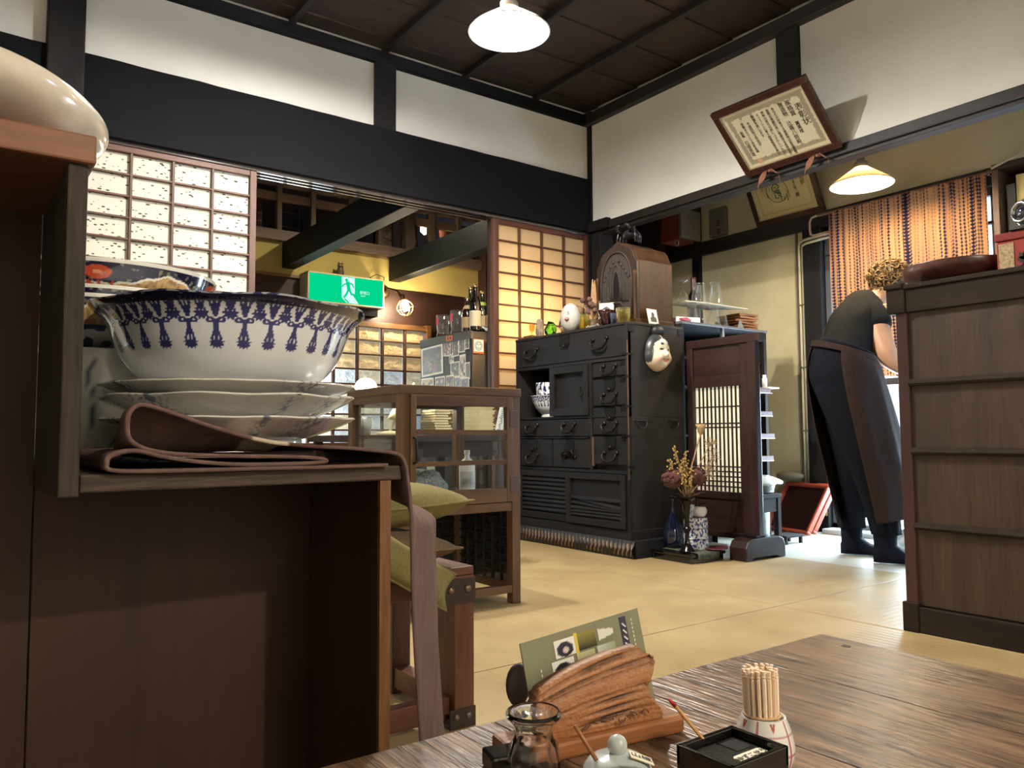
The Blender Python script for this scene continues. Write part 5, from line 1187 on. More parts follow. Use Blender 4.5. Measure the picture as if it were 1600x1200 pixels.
# dried leaf-shaped hooks that hold the upper frame
for k, (y_, lab) in enumerate(((2.375, 'brown leaf-shaped hook under the certificate, nearer the room corner'), (2.105, 'brown leaf-shaped hook under the certificate, nearer the pendant lamp'))):
    t = thing('leaf_hook', lab, 'hook', (3.385, y_, 1.94), group='leaf hooks under the certificate')
    M_lf = mat('leaf_brown', S(132,88,66), 0.8, var=0.2, vscale=40)
    part(t, 'peg', MB().lathe([(0.012,0),(0.014,0.01),(0.006,0.03),(0,0.032)], (3.38,y_,1.935), 10), M_lf, smooth=True)
    for s, L_ in ((-1, 0.075), (1, 0.065)):
        def lf(u, v, s=s, L_=L_):
            w2 = 0.017*math.sin(min(1, v*1.15)*PI)**0.8*(u-0.5)*2 if v < 0.87 else 0.0012*(u-0.5)*2
            yy = y_ - s*(0.012+v*0.05); zz = 1.957-0.012-v*L_*(0.55 if s > 0 else 1.0)
            return (3.372-0.012*math.sin(v*2)-0.01*abs(u-0.5), yy+w2*0.6, zz+w2*0.8)
        lfp = part(t, 'leaf', MB().grid(6, 12, lf), M_lf, smooth=True, solid=0.002)
        yy = y_-s*0.062; zz = 1.945-L_*(0.55 if s > 0 else 1.0)
        part(lfp, 'tip_thread', MB().tube([(3.362,yy,zz),(3.364,yy-s*0.004,zz-0.05)], 0.0012, 5), M_lf)
# ================================================================== PASSAGE: CUPBOARD WITH GLASSES
M_cup = wood('cupboard_dark', S(26,20,18), S(40,31,28), 'x', 1, 0.75, 0.1, spec=0.2)
M_cupz = wood('cupboard_dark_upright', S(26,20,18), S(40,31,28), 'z', 1, 0.75, 0.1, spec=0.2)
t = thing('glass_cupboard', 'dark open cupboard holding upturned glasses, behind the lattice screen', 'cupboard', (3.53, 3.0, 0))
UX0, UX1, UY0, UY1, UZ = 3.165, 3.90, 2.80, 3.25, 1.205
part(t, 'top', MB().box(UX0, UX1, UY0-0.01, UY1, UZ-0.014, UZ), mat('grey_top', S(88,90,96), 0.35), bevel=0.002)
part(t, 'side', MB().box(UX0, UX0+0.02, UY0, UY1, 0, UZ-0.014), M_cupz); part(t, 'side', MB().box(UX1-0.025, UX1, UY0, UY1, 0.0, UZ-0.014), M_cupz, bevel=0.002)
part(t, 'back', MB().box(UX0, UX1, UY1-0.015, UY1, 0.0, UZ-0.014), M_cupz)
part(t, 'divider', MB().box(3.505, 3.52, UY0+0.0, UY0+0.02, 1.05, UZ-0.014), mat('divider_grey', S(120,126,132), 0.4))
for z in (0.30, 0.60, 0.86, 1.02): part(t, 'shelf', MB().box(UX0+0.02, UX1-0.025, UY0+0.02, UY1-0.015, z-0.012, z), M_cup)
M_redlac = mat('red_lacquer', S(64,26,26), 0.65); M_silver = mat('tray_edge', S(150,148,152), 0.4, 0.4)
for k, z in enumerate((0.83, 0.70, 0.575, 0.45)):
    tt = thing('lacquer_tray', ['topmost', 'second', 'third', 'lowest'][k] + ' dark red lacquer tray slid in the cupboard behind the screen', 'tray', (3.72, 2.72, z), group='lacquer trays in the cupboard')
    part(tt, 'tray', MB().box(3.56, 3.80-0.01*(k == 0)+0.015*(k == 2), 2.70, 2.95, z, z+0.028), M_redlac, bevel=0.003)
    part(tt, 'metal_edge', MB().box(3.56, 3.80+0.015*(k == 2), 2.698, 2.701, z-0.001, z+0.002), M_silver)
struct('trim_5', MB().box(3.565, 3.60, 2.72, 2.80, 0.33, 1.0), M_redlac)
single('spice_jar', 'small white capped jar on the cupboard shelf edge', 'jar', MB().lathe([(0,0),(0.014,0),(0.014,0.05),(0.010,0.052),(0.010,0.07),(0,0.07)], (3.79,2.74,0.867), 14), M_white, smooth=True)
single('order_pad', 'white note pad lying on the topmost lacquer tray', 'pad', MB().box(3.77, 3.87, 2.70, 2.80, 0.858, 0.866), mat('pad_white', S(214,210,200), 0.8))
# upturned tumblers on the cupboard
TUM = [(0.040,0.0),(0.042,0.004),(0.034,0.02),(0.020,0.098),(0.024,0.104),(0.024,0.112),(0.0,0.113),(0,0.107),(0.016,0.10),(0.030,0.02),(0.038,0.0)]
tum_src = None
def tumbler(x, y, z, label, group='upturned glasses on the cupboard', s=1):
    global tum_src
    if tum_src is None:
        tum_src = single('footed_glass', label, 'glass', MB().lathe([(q, zz) for q, zz in TUM], (0,0,0), 24), M_clear, loc=(0,0,0), group=group, smooth=True); o = tum_src
    else:
        o = tum_src.copy(); COL.objects.link(o); o['label'] = label; o['group'] = group
    o.location = (x, y, z); o.scale = (s, s, s); return o
lab_b = ['first', 'second', 'third', 'fourth', 'fifth']
for k, x_ in enumerate((3.325, 3.41, 3.505, 3.60)):
    tumbler(x_, 2.86+0.02*(k % 2), UZ, lab_b[k]+' from the radio of the upturned glasses in the lower row on the cupboard', s=1.05)
tumbler(3.46, 2.98, UZ, 'upturned glass in the second rank of the lower row on the cupboard', s=1.05)
t = thing('glass_shelf_board', 'thin grey board bridging the upturned glasses on the cupboard', 'board', (3.50, 2.90, UZ+0.119))
part(t, 'board', MB().prism([(3.25,2.84),(3.42,2.82),(3.78,2.83),(3.60,2.98),(3.28,2.98)], 'z', UZ+0.1195, UZ+0.1245), mat('board_grey', S(186,176,156), 0.5), bevel=0.001)
ub = UZ+0.125
tumbler(3.42, 2.88, ub, 'upper-row glass left of the largest glass on the grey board', s=1.05)
tumbler(3.46, 2.94, ub, 'upper-row glass in the back on the grey board', s=1.05)
tumbler(3.56, 2.89, ub, 'largest upturned glass, right on the grey board', s=1.25)
m = MB()
t = thing('stem_glass', 'slender stemmed glass beside the radio on the grey board', 'glass', (3.30, 2.90, ub))
part(t, 'bowl', MB().lathe([(0.03,0.0),(0.031,0.02),(0.012,0.06),(0.003,0.07),(0.003,0.11),(0.03,0.12),(0.03,0.123),(0,0.123)], (3.30,2.90,ub), 20), M_clear, smooth=True)
bottle('wine_bottle', 'dark wine bottle standing behind the glasses on the cupboard', 3.62, 3.10, UZ, [(q, z*1.1) for q, z in WINE], M_darkglass, None, (0.24,0.33,0.017,0.0165,mat('foil_dark', S(50,24,30), 0.4)), mat('foil_top', S(60,30,34), 0.4), group='bottles on the cupboard')
single('napkin_stack', 'folded white napkins beside the radio on the cupboard', 'napkins', MB().prism([(3.17,2.83),(3.32,2.80),(3.36,2.9),(3.2,2.98)], 'z', UZ, UZ+0.028), mat('napkin_white', S(232,230,226), 0.9), bevel=0.004)
single('pink_wrapper', 'crumpled magenta wrapper at the foot of the napkins', 'wrapper', rock((3.21,2.81,UZ+0.010), (0.045,0.014,0.012), 3, 0.5, 14), mat('magenta', S(150,60,90), 0.4))
single('silver_cone', 'small silver cone ornament right of the upturned glasses', 'ornament', MB().lathe([(0.026,0),(0.002,0.055),(0,0.055)], (3.70,2.83,UZ), 4), mat('silver_cone', S(170,176,182), 0.25, 0.7))
for k in range(6):
    o = single('wood_coaster', ['lowest', 'second lowest', 'third', 'fourth', 'fifth', 'topmost'][k] + ' wooden plate in the pile at the cupboard end', 'plate', MB().obox(Matrix.Translation((3.80+random.uniform(-.012,.012), 2.93, UZ+0.010+0.0165*k)) @ Matrix.Rotation(random.uniform(-.15,.15),4,'Z') @ Matrix.Rotation(random.uniform(-.03,.03),4,'Y'), 0.17, 0.17, 0.0125), wood('coaster_%d' % k, S(92,60,34), S(150,104,62), 'x', 1.5), group='wooden plates on the cupboard', bevel=0.002)

# lattice screen (tsuitate)
SX = 3.20
M_scr = wood('screen_wood', S(34,20,19), S(54,34,31), 'z', 1, 0.38, 0.1, coat=0.2); M_scrx = wood('screen_wood_rail', S(34,20,19), S(54,34,31), 'y', 1, 0.38, 0.1, coat=0.2)
t = thing('lattice_screen', 'low dark red-brown standing screen with a vertical paper lattice', 'screen', (SX, 2.55, 0))
for y0, y1 in ((2.352,2.400),(2.745,2.785)): part(t, 'upright', MB().box(SX-0.018, SX+0.018, y0, y1, 0.095, 1.075), M_scr, bevel=0.003)
part(t, 'inner_stile', MB().box(SX-0.012, SX+0.012, 2.400, 2.448, 0.10, 1.05), M_scr, bevel=0.003)
part(t, 'top_rail', MB().box(SX-0.020, SX+0.020, 2.335, 2.787, 1.050, 1.092), M_scrx, bevel=0.004)
part(t, 'rail_end', MB().box(SX-0.024, SX+0.024, 2.322, 2.352, 1.050, 1.094), M_scrx, bevel=0.004)
part(t, 'upper_panel', MB().box(SX-0.004, SX+0.004, 2.445, 2.745, 0.895, 1.05), M_scrx)
part(t, 'middle_rail', MB().box(SX-0.013, SX+0.013, 2.445, 2.745, 0.842, 0.898), M_scrx, bevel=0.003)
part(t, 'lower_rail', MB().box(SX-0.013, SX+0.013, 2.445, 2.745, 0.275, 0.312), M_scrx, bevel=0.003)
part(t, 'lower_panel', MB().box(SX-0.004, SX+0.004, 2.400, 2.745, 0.10, 0.278), M_scrx)
part(t, 'bottom_rail', MB().box(SX-0.014, SX+0.014, 2.39, 2.745, 0.085, 0.115), M_scrx, bevel=0.003)
M_lpap = paper('screen_paper', S(230,222,202), 0.45, flecks=0.05)
part(t, 'paper_backing', MB().box(SX+0.0055, SX+0.0065, 2.446, 2.745, 0.312, 0.842), M_lpap)
for k in range(11):
    y_ = 2.462+0.0257*k
    part(t, 'lattice_bar', MB().box(SX+0.0012, SX+0.005, y_-0.0052, y_+0.0052, 0.312, 0.842), M_scr, bevel=0.001)
for z in (0.74, 0.655, 0.635, 0.437, 0.412, 0.387, 0.362, 0.337): part(t, 'cross_bar', MB().box(SX+0.002, SX+0.005, 2.446, 2.745, z-0.0035, z+0.0035), M_scrx)
F2 = [(3.072,0.0),(3.115,0.0),(3.13,0.012),(3.30,0.012),(3.335,0.0),(3.378,0.0),(3.378,0.062),(3.36,0.092),(3.33,0.103),(3.12,0.103),(3.09,0.092),(3.072,0.062)]
part(t, 'foot', MB().prism(F2, 'y', 2.345, 2.445), M_scr, bevel=0.005)
part(t, 'foot', MB().box(3.152, 3.25, 2.69, 2.785, 0, 0.103), M_scr, bevel=0.005)
part(t, 'foot_clip', MB().box(SX-0.045, SX+0.03, 2.352, 2.42, 0.103, 0.116), M_iron, bevel=0.003)

# low black display stand with vases
t = thing('low_stand', 'low black lacquer stand holding vases beside the chest', 'stand', (2.97, 2.6, 0))
M_lac = mat('black_lacquer', S(16,15,15), 0.12, coat=0.6)
part(t, 'top', MB().box(2.815, 3.06, 2.455, 2.72, 0.030, 0.046), M_lac, bevel=0.004)
for x0, x1, y0, y1 in ((2.822,3.05,2.462,2.480),(2.822,3.05,2.70,2.715),(2.822,2.84,2.48,2.70),(3.035,3.05,2.48,2.70)): part(t, 'skirt', MB().box(x0, x1, y0, y1, 0, 0.030), M_lac, bevel=0.003)
single('green_runner', 'crinkled dark green cloth lying on the low black stand', 'cloth', MB().grid(20, 36, lambda u, v: (2.85+0.15*u, 2.45+0.22*v if v > 0.06 else 2.447, (0.0475 if v > 0.06 else 0.018+0.03*v/0.06) + 0.0035*abs(nz(u*7, v*20))+0.001), lambda u, v: mixc(S(52,60,50), S(96,102,84), sm(0, .5, nz(u*8, v*30)))), vcol('runner_print', 0.85), smooth=True, solid=0.0015)
# tall trumpet vase with dried flowers
vx, vy, vz = 2.868, 2.525, 0.049
t = thing('trumpet_vase', 'tall slim bronze trumpet vase holding dried flowers', 'vase', (vx, vy, vz))
M_tv = mat('bronze_vase', S(34,28,26), 0.2, 0.5)
part(t, 'body', MB().lathe(curve([(0.0,0),(0.036,0.0),(0.034,0.006),(0.018,0.03),(0.010,0.06),(0.012,0.09),(0.020,0.105),(0.012,0.12),(0.011,0.15),(0.016,0.20),(0.022,0.235),(0.046,0.252),(0.047,0.256),(0.018,0.24),(0.008,0.16)], 5), (vx,vy,vz), 28), M_tv, smooth=True)
t = thing('dried_flowers', 'dried hydrangea and seed-head arrangement standing in the trumpet vase', 'dried flowers', (vx, vy, vz+0.20))
M_d1 = mat('straw', S(170,142,104), 0.9, var=0.25, vscale=60); M_d2 = mat('hydrangea_dry', S(92,56,54), 0.95, var=0.4, vscale=90); M_d3 = mat('dry_yellow', S(176,146,84), 0.9, var=0.2, vscale=60); M_d4 = mat('dry_leaf', S(118,94,70), 0.9, var=0.3, vscale=50)
vt = Vector((vx, vy, vz+0.20)); RT = Vector((0.807,-0.59,0)); FW = Vector((0.59,0.807,0))
def stem(dx, dz, dd=0.0, r_=0.002, m=None):
    tip = vt + RT*dx + FW*dd + Vector((0,0,dz)); mid = vt + RT*dx*0.35 + FW*dd*0.4 + Vector((0,0,dz*0.55))
    return part(t, 'stem', MB().tube([vt - Vector((0,0,0.1)), vt + Vector((0,0,0.04)), mid, tip], r_, 6), m or M_d1), tip
# two hydrangea heads made of many small florets
for dx, dz in ((-0.055, 0.16), (0.045, 0.17)):
    st, tip = stem(dx, dz-0.03, 0.02, 0.003)
    m = MB()
    for k in range(300):
        d_ = Vector((random.gauss(0,1), random.gauss(0,1), random.gauss(0,1))).normalized()
        c_ = tip + Vector((d_.x*0.055, d_.y*0.055, d_.z*0.045+0.01))*random.uniform(0.8, 1.05)
        Mq = d_.to_track_quat('Z','Y').to_matrix().to_4x4(); Mq.translation = c_
        s_ = random.uniform(0.010, 0.015)
        m.add([Mq @ Vector(q) for q in ((-s_,0,0.002),(0,-s_,0),(s_,0,0.002),(0,s_,0))], [(0,1,2,3)])
    part(st, 'flower_head', m, M_d2, fix=False)['kind'] = 'stuff'
for dx, dz, dd in ((-0.085,0.235,0), (-0.05,0.30,0.02), (-0.02,0.24,-0.02), (0.0,0.275,0), (0.02,0.20,-0.03), (-0.03,0.20,-0.04)):
    st, tip = stem(dx, dz, dd, 0.0016)
    m = MB()
    for k in range(26):
        h_ = k/26; c_ = vt + RT*dx*(0.5+0.5*h_) + FW*dd + Vector((random.gauss(0,.007), random.gauss(0,.007), dz*(0.55+0.45*h_)))
        m.ball(c_, 0.0048, 6, 4)
    part(st, 'seed_spike', m, M_d3)
for dx, dz, dd, n_ in ((0.115,0.30,0.0,34), (0.135,0.24,0.02,30), (0.10,0.17,-0.02,26), (0.125,0.19,0.03,22)):
    st, tip = stem(dx, dz, dd, 0.0028)
    m = MB()
    for k in range(n_):
        d_ = Vector((random.gauss(0,1), random.gauss(0,1), random.gauss(0.4,1))).normalized()
        m.tube([tip, tip+d_*0.022, tip+d_*0.040], [0.0012,0.0008,0.0014], 4)
    part(st, 'umbel', m, M_d1)
st, tip = stem(0.075, 0.36, 0.0, 0.0035); part(st, 'thistle_head', MB().lathe([(0.006,-0.01),(0.014,0.0),(0.018,0.02),(0.026,0.04),(0.012,0.035),(0,0.03)], tip, 14), M_d1, smooth=True)
for k in range(12):
    a = random.uniform(-1, 1); L_ = random.uniform(0.07, 0.12); dd = random.uniform(-.5,.5)
    def leaf(u, v, a=a, L_=L_, dd=dd):
        p = vt + RT*(a*0.9*L_*v) + FW*(dd*L_*v) + Vector((0,0,0.03+L_*v*(1-0.55*v)))
        return p + RT*((u-0.5)*0.018*math.sin(v*PI)) + FW*((u-0.5)*0.012*math.sin(v*PI))
    part(t, 'dry_leaf', MB().grid(3, 8, leaf), M_d4, smooth=True, solid=0.001)
# blue bottle, stacked boxes, porcelain pumpkin
cup('blue_glass_vase', 'dark blue teardrop glass bottle vase with a flared lip', (2.915,2.655,0.046), curve([(0,0),(0.036,0.0),(0.050,0.04),(0.046,0.09),(0.026,0.14),(0.011,0.18),(0.010,0.235),(0.022,0.25),(0.020,0.252),(0.007,0.235),(0.006,0.18),(0.02,0.13),(0,0.02)], 5), mat('cobalt_glass', S(14,20,40), 0.06, coat=0.5), 28, group='vases on the low stand', cat='vase')
def transfer(a, i, r, z): return mixc(S(216,220,222), S(52,68,132), 1 if nz(a*6, z*75, 2)+0.25*nz(a*20, z*160) > 0.05 else 0)
M_tr = M_porcv
bx, by, bz = 2.985, 2.575, 0.046
t = thing('porcelain_box_set', 'three-tier blue and white porcelain box stack on the low stand', 'box', (bx, by, bz))
for k in range(3):
    part(t, 'tier', MB().lathe(curve([(0.0,0),(0.056,0.0),(0.060,0.006),(0.060,0.026),(0.060,0.046),(0.057,0.050),(0,0.050)], 7), (bx,by,bz+0.051*k), 110, colf=(lambda a, i, r, z, k=k: transfer(a*1.0+k*2, i, r, z+k)) ), M_porcv, smooth=True)
m = MB().lathe(curve([(0.060,0),(0.060,0.03)], 16), (bx,by,bz+0.153), 90, colf=lambda a, i, r, z: transfer(a+4, i, r, z+3))
t2 = thing('porcelain_pumpkin', 'small white porcelain pumpkin on top of the porcelain boxes', 'ornament', (bx+0.018, by-0.01, bz+0.153))
part(t2, 'body', MB().lathe(curve([(0.0,0.0),(0.026,0.002),(0.038,0.024),(0.030,0.046),(0.006,0.050),(0,0.048)], 5), (bx+0.018,by-0.01,bz+0.154), 60, wob=lambda a, r, z, i: (r*(1-0.13*abs(math.cos(a*3))**4), z)), M_porc, smooth=True)
part(t2, 'dark_stem', MB().tube([(bx+0.015,by-0.01,bz+0.20),(bx+0.02,by-0.01,bz+0.212),(bx+0.05,by-0.03,bz+0.222)], [0.006,0.004,0.002], 6), M_iron, smooth=True)
single('blue_cup', 'small blue and white cup behind the porcelain pumpkin', 'cup', MB().lathe(curve([(0.018,0),(0.026,0.02),(0.030,0.055),(0.028,0.055),(0.02,0.01),(0,0.006)], 4), (bx-0.03,by+0.015,bz+0.153), 50, colf=lambda a, i, r, z: transfer(a+1, i, r, z)), M_porcv, smooth=True)
t = thing('leaf_coaster', 'wine-red leaf-shaped tray lying at the screen foot', 'tray', (3.02, 2.49, 0.046))
part(t, 'tray', MB().grid(16, 10, lambda u, v: (2.955+0.12*u, 2.475+0.055*(v-0.5)*2*math.sin(u*PI)**0.6, 0.052+0.012*abs(v-0.5)+0.012*(u-0.3)**2), ), mat('wine_lacquer', S(92,44,52), 0.3, coat=0.3), smooth=True, solid=0.004)
part(t, 'foot', MB().box(2.99, 3.04, 2.465, 2.485, 0.046, 0.052), M_iron)
single('white_booklet', 'white booklets lying flat behind the screen foot', 'papers', MB().box(3.06, 3.15, 2.50, 2.62, 0.0, 0.05).box(3.065,3.14,2.51,2.60,0.051,0.062), mat('booklet', S(206,208,206), 0.8))

# water boiler on a stool, with the bucket
BX, BY = 3.27, 2.475
t = thing('boiler_stool', 'small black wooden stool under the white water boiler', 'stool', (BX+0.135, BY+0.13, 0))
part(t, 'seat', MB().box(BX, BX+0.275, BY, BY+0.26, 0.270, 0.292), M_cup, bevel=0.003)
part(t, 'apron', MB().box(BX+0.03, BX+0.25, BY+0.008, BY+0.022, 0.20, 0.270), M_cup)
for x_, y_ in ((BX+0.005,BY+0.004),(BX+0.242,BY+0.004),(BX+0.005,BY+0.225),(BX+0.242,BY+0.225)): part(t, 'leg', MB().box(x_, x_+0.028, y_, y_+0.028, 0, 0.27), M_cupz, bevel=0.002)
bxc, byc = BX+0.205, BY+0.135
t = thing('water_boiler', 'white electric water boiler with a sloping lid on the black stool', 'water boiler', (bxc, byc, 0.292))
M_boil = mat('boiler_white', S(196,200,198), 0.35)
part(t, 'body', MB().lathe(curve([(0.0,0.0),(0.10,0.0),(0.112,0.015),(0.118,0.040)], 4), (bxc,byc,0.292), 36), mat('boiler_grey', S(120,112,108), 0.4), smooth=True)
part(t, 'lid', MB().lathe(curve([(0.118,0.040),(0.126,0.048),(0.120,0.060),(0.07,0.088),(0.0,0.098)], 5), (bxc,byc,0.292), 36), M_boil, smooth=True)
part(t, 'spout', MB().prism([(bxc+0.02,0.345),(bxc+0.175,0.330),(bxc+0.178,0.350),(bxc+0.09,0.376),(bxc+0.02,0.388)], 'y', byc-0.075, byc+0.02), M_boil, bevel=0.012)
part(t, 'button', MB().box(bxc+0.05, bxc+0.09, byc-0.045, byc-0.015, 0.374, 0.382), mat('button_grey', S(120,124,126), 0.4))
cup('white_bucket', 'white plastic bucket standing under the boiler stool', (bxc+0.005,byc,0.0), [(0,0),(0.070,0),(0.080,0.02),(0.084,0.195),(0.080,0.195),(0.076,0.02),(0,0.02)], mat('bucket_white', S(206,220,226), 0.45), 32, group='buckets', cat='bucket')
t = thing('foot_rest', 'tiny dark wooden trivet on the passage floor by the boiler stool', 'trivet', (3.80, 2.62, 0))
part(t, 'top', MB().box(3.71, 3.87, 2.57, 2.67, 0.035, 0.048), M_cup, bevel=0.002)
for x_, y_ in ((3.715,2.575),(3.85,2.575),(3.715,2.65),(3.85,2.65)): part(t, 'foot', MB().box(x_, x_+0.015, y_, y_+0.015, 0, 0.035), M_cup)
# trays leaning on the wall
M_tray_r = mat('tray_red', S(176,78,56), 0.4, var=0.1, vscale=20); M_tray_i = mat('tray_inside', S(44,20,18), 0.3, coat=0.3)
def leaning_tray(x_, lab):
    t = thing('serving_tray', lab, 'tray', (x_, 2.78, 0), group='red-rimmed trays against the passage wall')
    e = V((-0.22,-0.975,0)); up_ = V((0.19, -0.06, 0.30)).normalized()
    F_ = frame((x_+0.08, 3.06, 0.006), e, up_) 
    w_, h_ = 0.36, 0.335
    sh = lambda q: F_ @ Vector((q[0] - 0*q[1], q[1], q[2]))
    def P(mb): mb.v = [tuple(sh(q)) for q in mb.v]; return mb
    part(t, 'bottom', P(MB().box(0.01, w_-0.01, 0.01, h_-0.01, -0.006, 0.0)), M_tray_i)
    for a in ((0,w_,0,0.018),(0,w_,h_-0.018,h_),(0,0.018,0.018,h_-0.018),(w_-0.018,w_,0.018,h_-0.018)): part(t, 'rim', P(MB().box(a[0], a[1], a[2], a[3], -0.008, 0.024)), M_tray_r, bevel=0.006)
leaning_tray(4.135, 'front one of two red-rimmed trays leaning on the passage wall')
leaning_tray(4.196, 'rear one of two red-rimmed trays leaning on the passage wall')
single('grey_dustpan', 'grey flat basket tucked behind the leaning trays', 'basket', MB().ball((4.36,2.98,0.335), (0.05,0.10,0.03), 18, 8), mat('dust_grey', S(120,116,98), 0.8), smooth=True)
t = thing('wall_outlet', 'brass outlet plate low on the passage wall beside the trays', 'outlet', (4.38, 2.72, 0.10))
part(t, 'plate', MB().box(4.378, 4.385, 2.745, 2.80, 0.10, 0.22), mat('plate_brass', S(170,150,96), 0.35, 0.6), bevel=0.002)
part(t, 'cover', MB().box(4.370, 4.379, 2.752, 2.792, 0.15, 0.21), mat('cover_white', S(220,216,196), 0.4), bevel=0.002)
# conduit pipes on the post
M_pipe = mat('conduit', S(186,178,150), 0.5)
t = thing('conduit_pipes', 'pair of beige conduit pipes running up the post to the curtain', 'pipe', (4.41, 2.86, 0.4))
for k, (dy, zt) in enumerate(((0.0, 1.800), (0.024, 1.824))):
    pts = [(4.408, 2.878+dy, 0.28)] + [(4.408, 2.878+dy, z) for z in (0.8, 1.3, zt-0.05)] + [(4.40, 2.872+dy, zt-0.018), (4.385, 2.855+dy, zt-0.003), (4.374, 2.83, zt), (4.372, 2.65, zt+0.010)]
    part(t, 'pipe', MB().tube(pts, 0.0085, 10), M_pipe, smooth=True)
part(t, 'pipe', MB().tube([(4.376, 2.65, 1.842), (4.376,2.77,1.838), (4.378, 2.795, 1.85), (4.378,2.80,1.88), (4.378,2.80,1.93), (4.378,2.785,1.955), (4.378,2.75,1.962)], 0.0075, 10), M_pipe, smooth=True)
for z in (0.62, 1.02, 1.42): part(t, 'clamp', MB().box(4.396, 4.419, 2.866, 2.914, z-0.004, z+0.004), mat('clamp_steel', S(120,112,96), 0.4, 0.5))
struct('trim_6', MB().box(4.405, 4.42, 2.914, 2.926, 0.3, 1.89), mat('corner_bead', S(96,84,70), 0.6))

# shibori curtain over the window
CYa, CYb, CZt, CZb = 2.625, 1.738, 1.935, 0.92
def cdrop(u): return 0.010*math.sin(u*31+1.2)+0.007*math.sin(u*74)+0.004*math.sin(u*131)
def curt(u, v): return (4.30 + cdrop(u)*(0.5+0.6*v), CYa+(CYb-CYa)*u + 0.012*math.sin(v*3)*(1-u)*1.0 - 0.05*v*(1-u)*0.6, CZt+(CZb-CZt)*v + 0.003*math.sin(u*25))
rndc = random.Random(4)
stripes = []; u_ = 0.006
while u_ < 1:
    stripes.append((u_, rndc.uniform(0.35, 1.2), rndc.uniform(0.0024, 0.0062), rndc.random()*9)); u_ += rndc.uniform(0.012, 0.034)
stripes += [(0.53,1.4,0.016,2.2), (0.555,0.9,0.008,5.0), (0.80,1.2,0.009,1.0), (0.015,1.3,0.008,3.0), (0.92,1.3,0.008,4.0), (0.07,1.3,0.010,6.0)]
def shib(u, v):
    c = mixc(S(190,136,84), S(170,112,76), 0.5+0.8*nz(u*7, v*2.5, 3)); k = 0
    uu = u + 0.004*nz(v*7, 2) 
    for su, st_, sw, ph in stripes:
        d_ = abs(uu - su - 0.008*nz(v*3, ph))
        if d_ < sw*2.6:
            on = nz(v*2.2, ph, 7); s_ = st_*(0.72+0.9*on)
            if s_ <= 0.12: continue
            dash = 0.5+0.5*math.sin(v*330+ph*5)
            a = s_*max(0, 1-d_/(sw*(0.6+1.5*dash)))*(0.45+0.55*dash)
            k = max(k, a)
            k = max(k, s_*(1 if d_ < sw*0.28 else 0)*0.55)
    return mixc(c, S(30,28,44), min(1, k*2.3))
t = thing('dyed_curtain', 'tan tie-dyed curtain with dark dotted stripes over the passage window', 'curtain', (4.30, 2.2, 0.92))
part(t, 'cloth', MB().grid(330, 330, curt, shib), vcol('shibori_cloth', 0.9, bump=0.15, bscale=400, transl=0.35, spec=0.1), smooth=True, fix=False)
part(t, 'rod', MB().tube([(4.312,2.70,1.94),(4.312,1.58,1.935)], 0.009, 10), mat('bamboo_rod', S(120,80,58), 0.5))
part(t, 'rod_bracket', MB().box(4.30, 4.39, 1.695, 1.72, 1.915, 1.955), M_iron)
part(t, 'rod_sleeve', MB().tube([(4.312,1.735,1.936),(4.312,1.60,1.937)], 0.016, 8), mat('sleeve_cloth', S(110,76,62), 0.8))
# shelf niche right of the window
t = thing('wall_shelf', 'dark wall shelf with leaning boards right of the dyed curtain', 'shelf', (4.36, 1.45, 1.2))
part(t, 'top_board', MB().box(4.18, 4.42, 0.9, 1.665, 1.90, 1.93), M_dark, bevel=0.003)
part(t, 'back', MB().box(4.40, 4.42, 0.9, 1.665, 1.2, 1.9), M_loft)
part(t, 'side', MB().box(4.18, 4.40, 1.635, 1.665, 1.2, 1.90), wood('shelf_side', S(74,52,40), S(104,76,58), 'z', 1), bevel=0.003)
part(t, 'bottom_board', MB().box(4.18, 4.40, 0.9, 1.635, 1.2, 1.23), M_dark)
for k, (y0, y1, h_, cc, lab) in enumerate(((1.585,1.625,0.60,S(96,92,84),'grey book standing at the window end of the wall shelf'), (1.53,1.58,0.64,S(198,176,118),'tall yellow book on the wall shelf beside the camera'), (1.45,1.50,0.63,S(150,96,66),'brown book on the wall shelf above the camera'), (1.37,1.44,0.6,S(120,84,60),'thick brown book at the right end of the wall shelf'))):
    single('tall_book', lab, 'book', MB().box(4.24, 4.39, y0, y1, 1.23, 1.23+h_), mat('book_%d' % k, cc, 0.7, var=0.15, vscale=10), group='tall books on the wall shelf', bevel=0.003)
single('white_cable', 'pale cable looping along the wall shelf top', 'cable', MB().tube([(4.17,1.66,1.91),(4.16,1.56,1.935),(4.16,1.45,1.945),(4.165,1.3,1.96),(4.165,1.1,1.965)], 0.007, 8), mat('cable_pale', S(170,160,136), 0.5), smooth=True)
# red box hanging in the dark corner and small sign
t = thing('hanging_red_box', 'dark red box hanging in the dark corner above the radio', 'box', (4.25, 3.75, 1.98))
part(t, 'body', MB().prism([(3.70,2.21),(3.86,2.21),(3.88,1.985),(3.74,1.985)], 'x', 4.18, 4.38), mat('dull_red', S(120,46,34), 0.6), bevel=0.003)
part(t, 'end_panel', MB().box(4.176, 4.38, 3.675, 3.70, 1.99, 2.20), mat('panel_grey', S(110,100,84), 0.7))
part(t, 'ring', MB().tube([(4.20+0.02*math.cos(2*PI*k/16), 3.74, 1.965+0.02*math.sin(2*PI*k/16)) for k in range(16)], 0.002, 6, closed=True), M_silver)
tm = MB()
for k in range(2):
    for q in range(3): tm.box(4.384, 4.3845, 3.52-0.02, 3.52+0.02, 2.10-0.06*k-0.014*q, 2.106-0.06*k-0.014*q)
    tm.box(4.384, 4.3845, 3.517, 3.523, 2.065-0.06*k, 2.11-0.06*k)
t = thing('wall_plaque', 'small faded plaque with dark writing in the passage corner', 'plaque', (4.40, 3.53, 2.0))
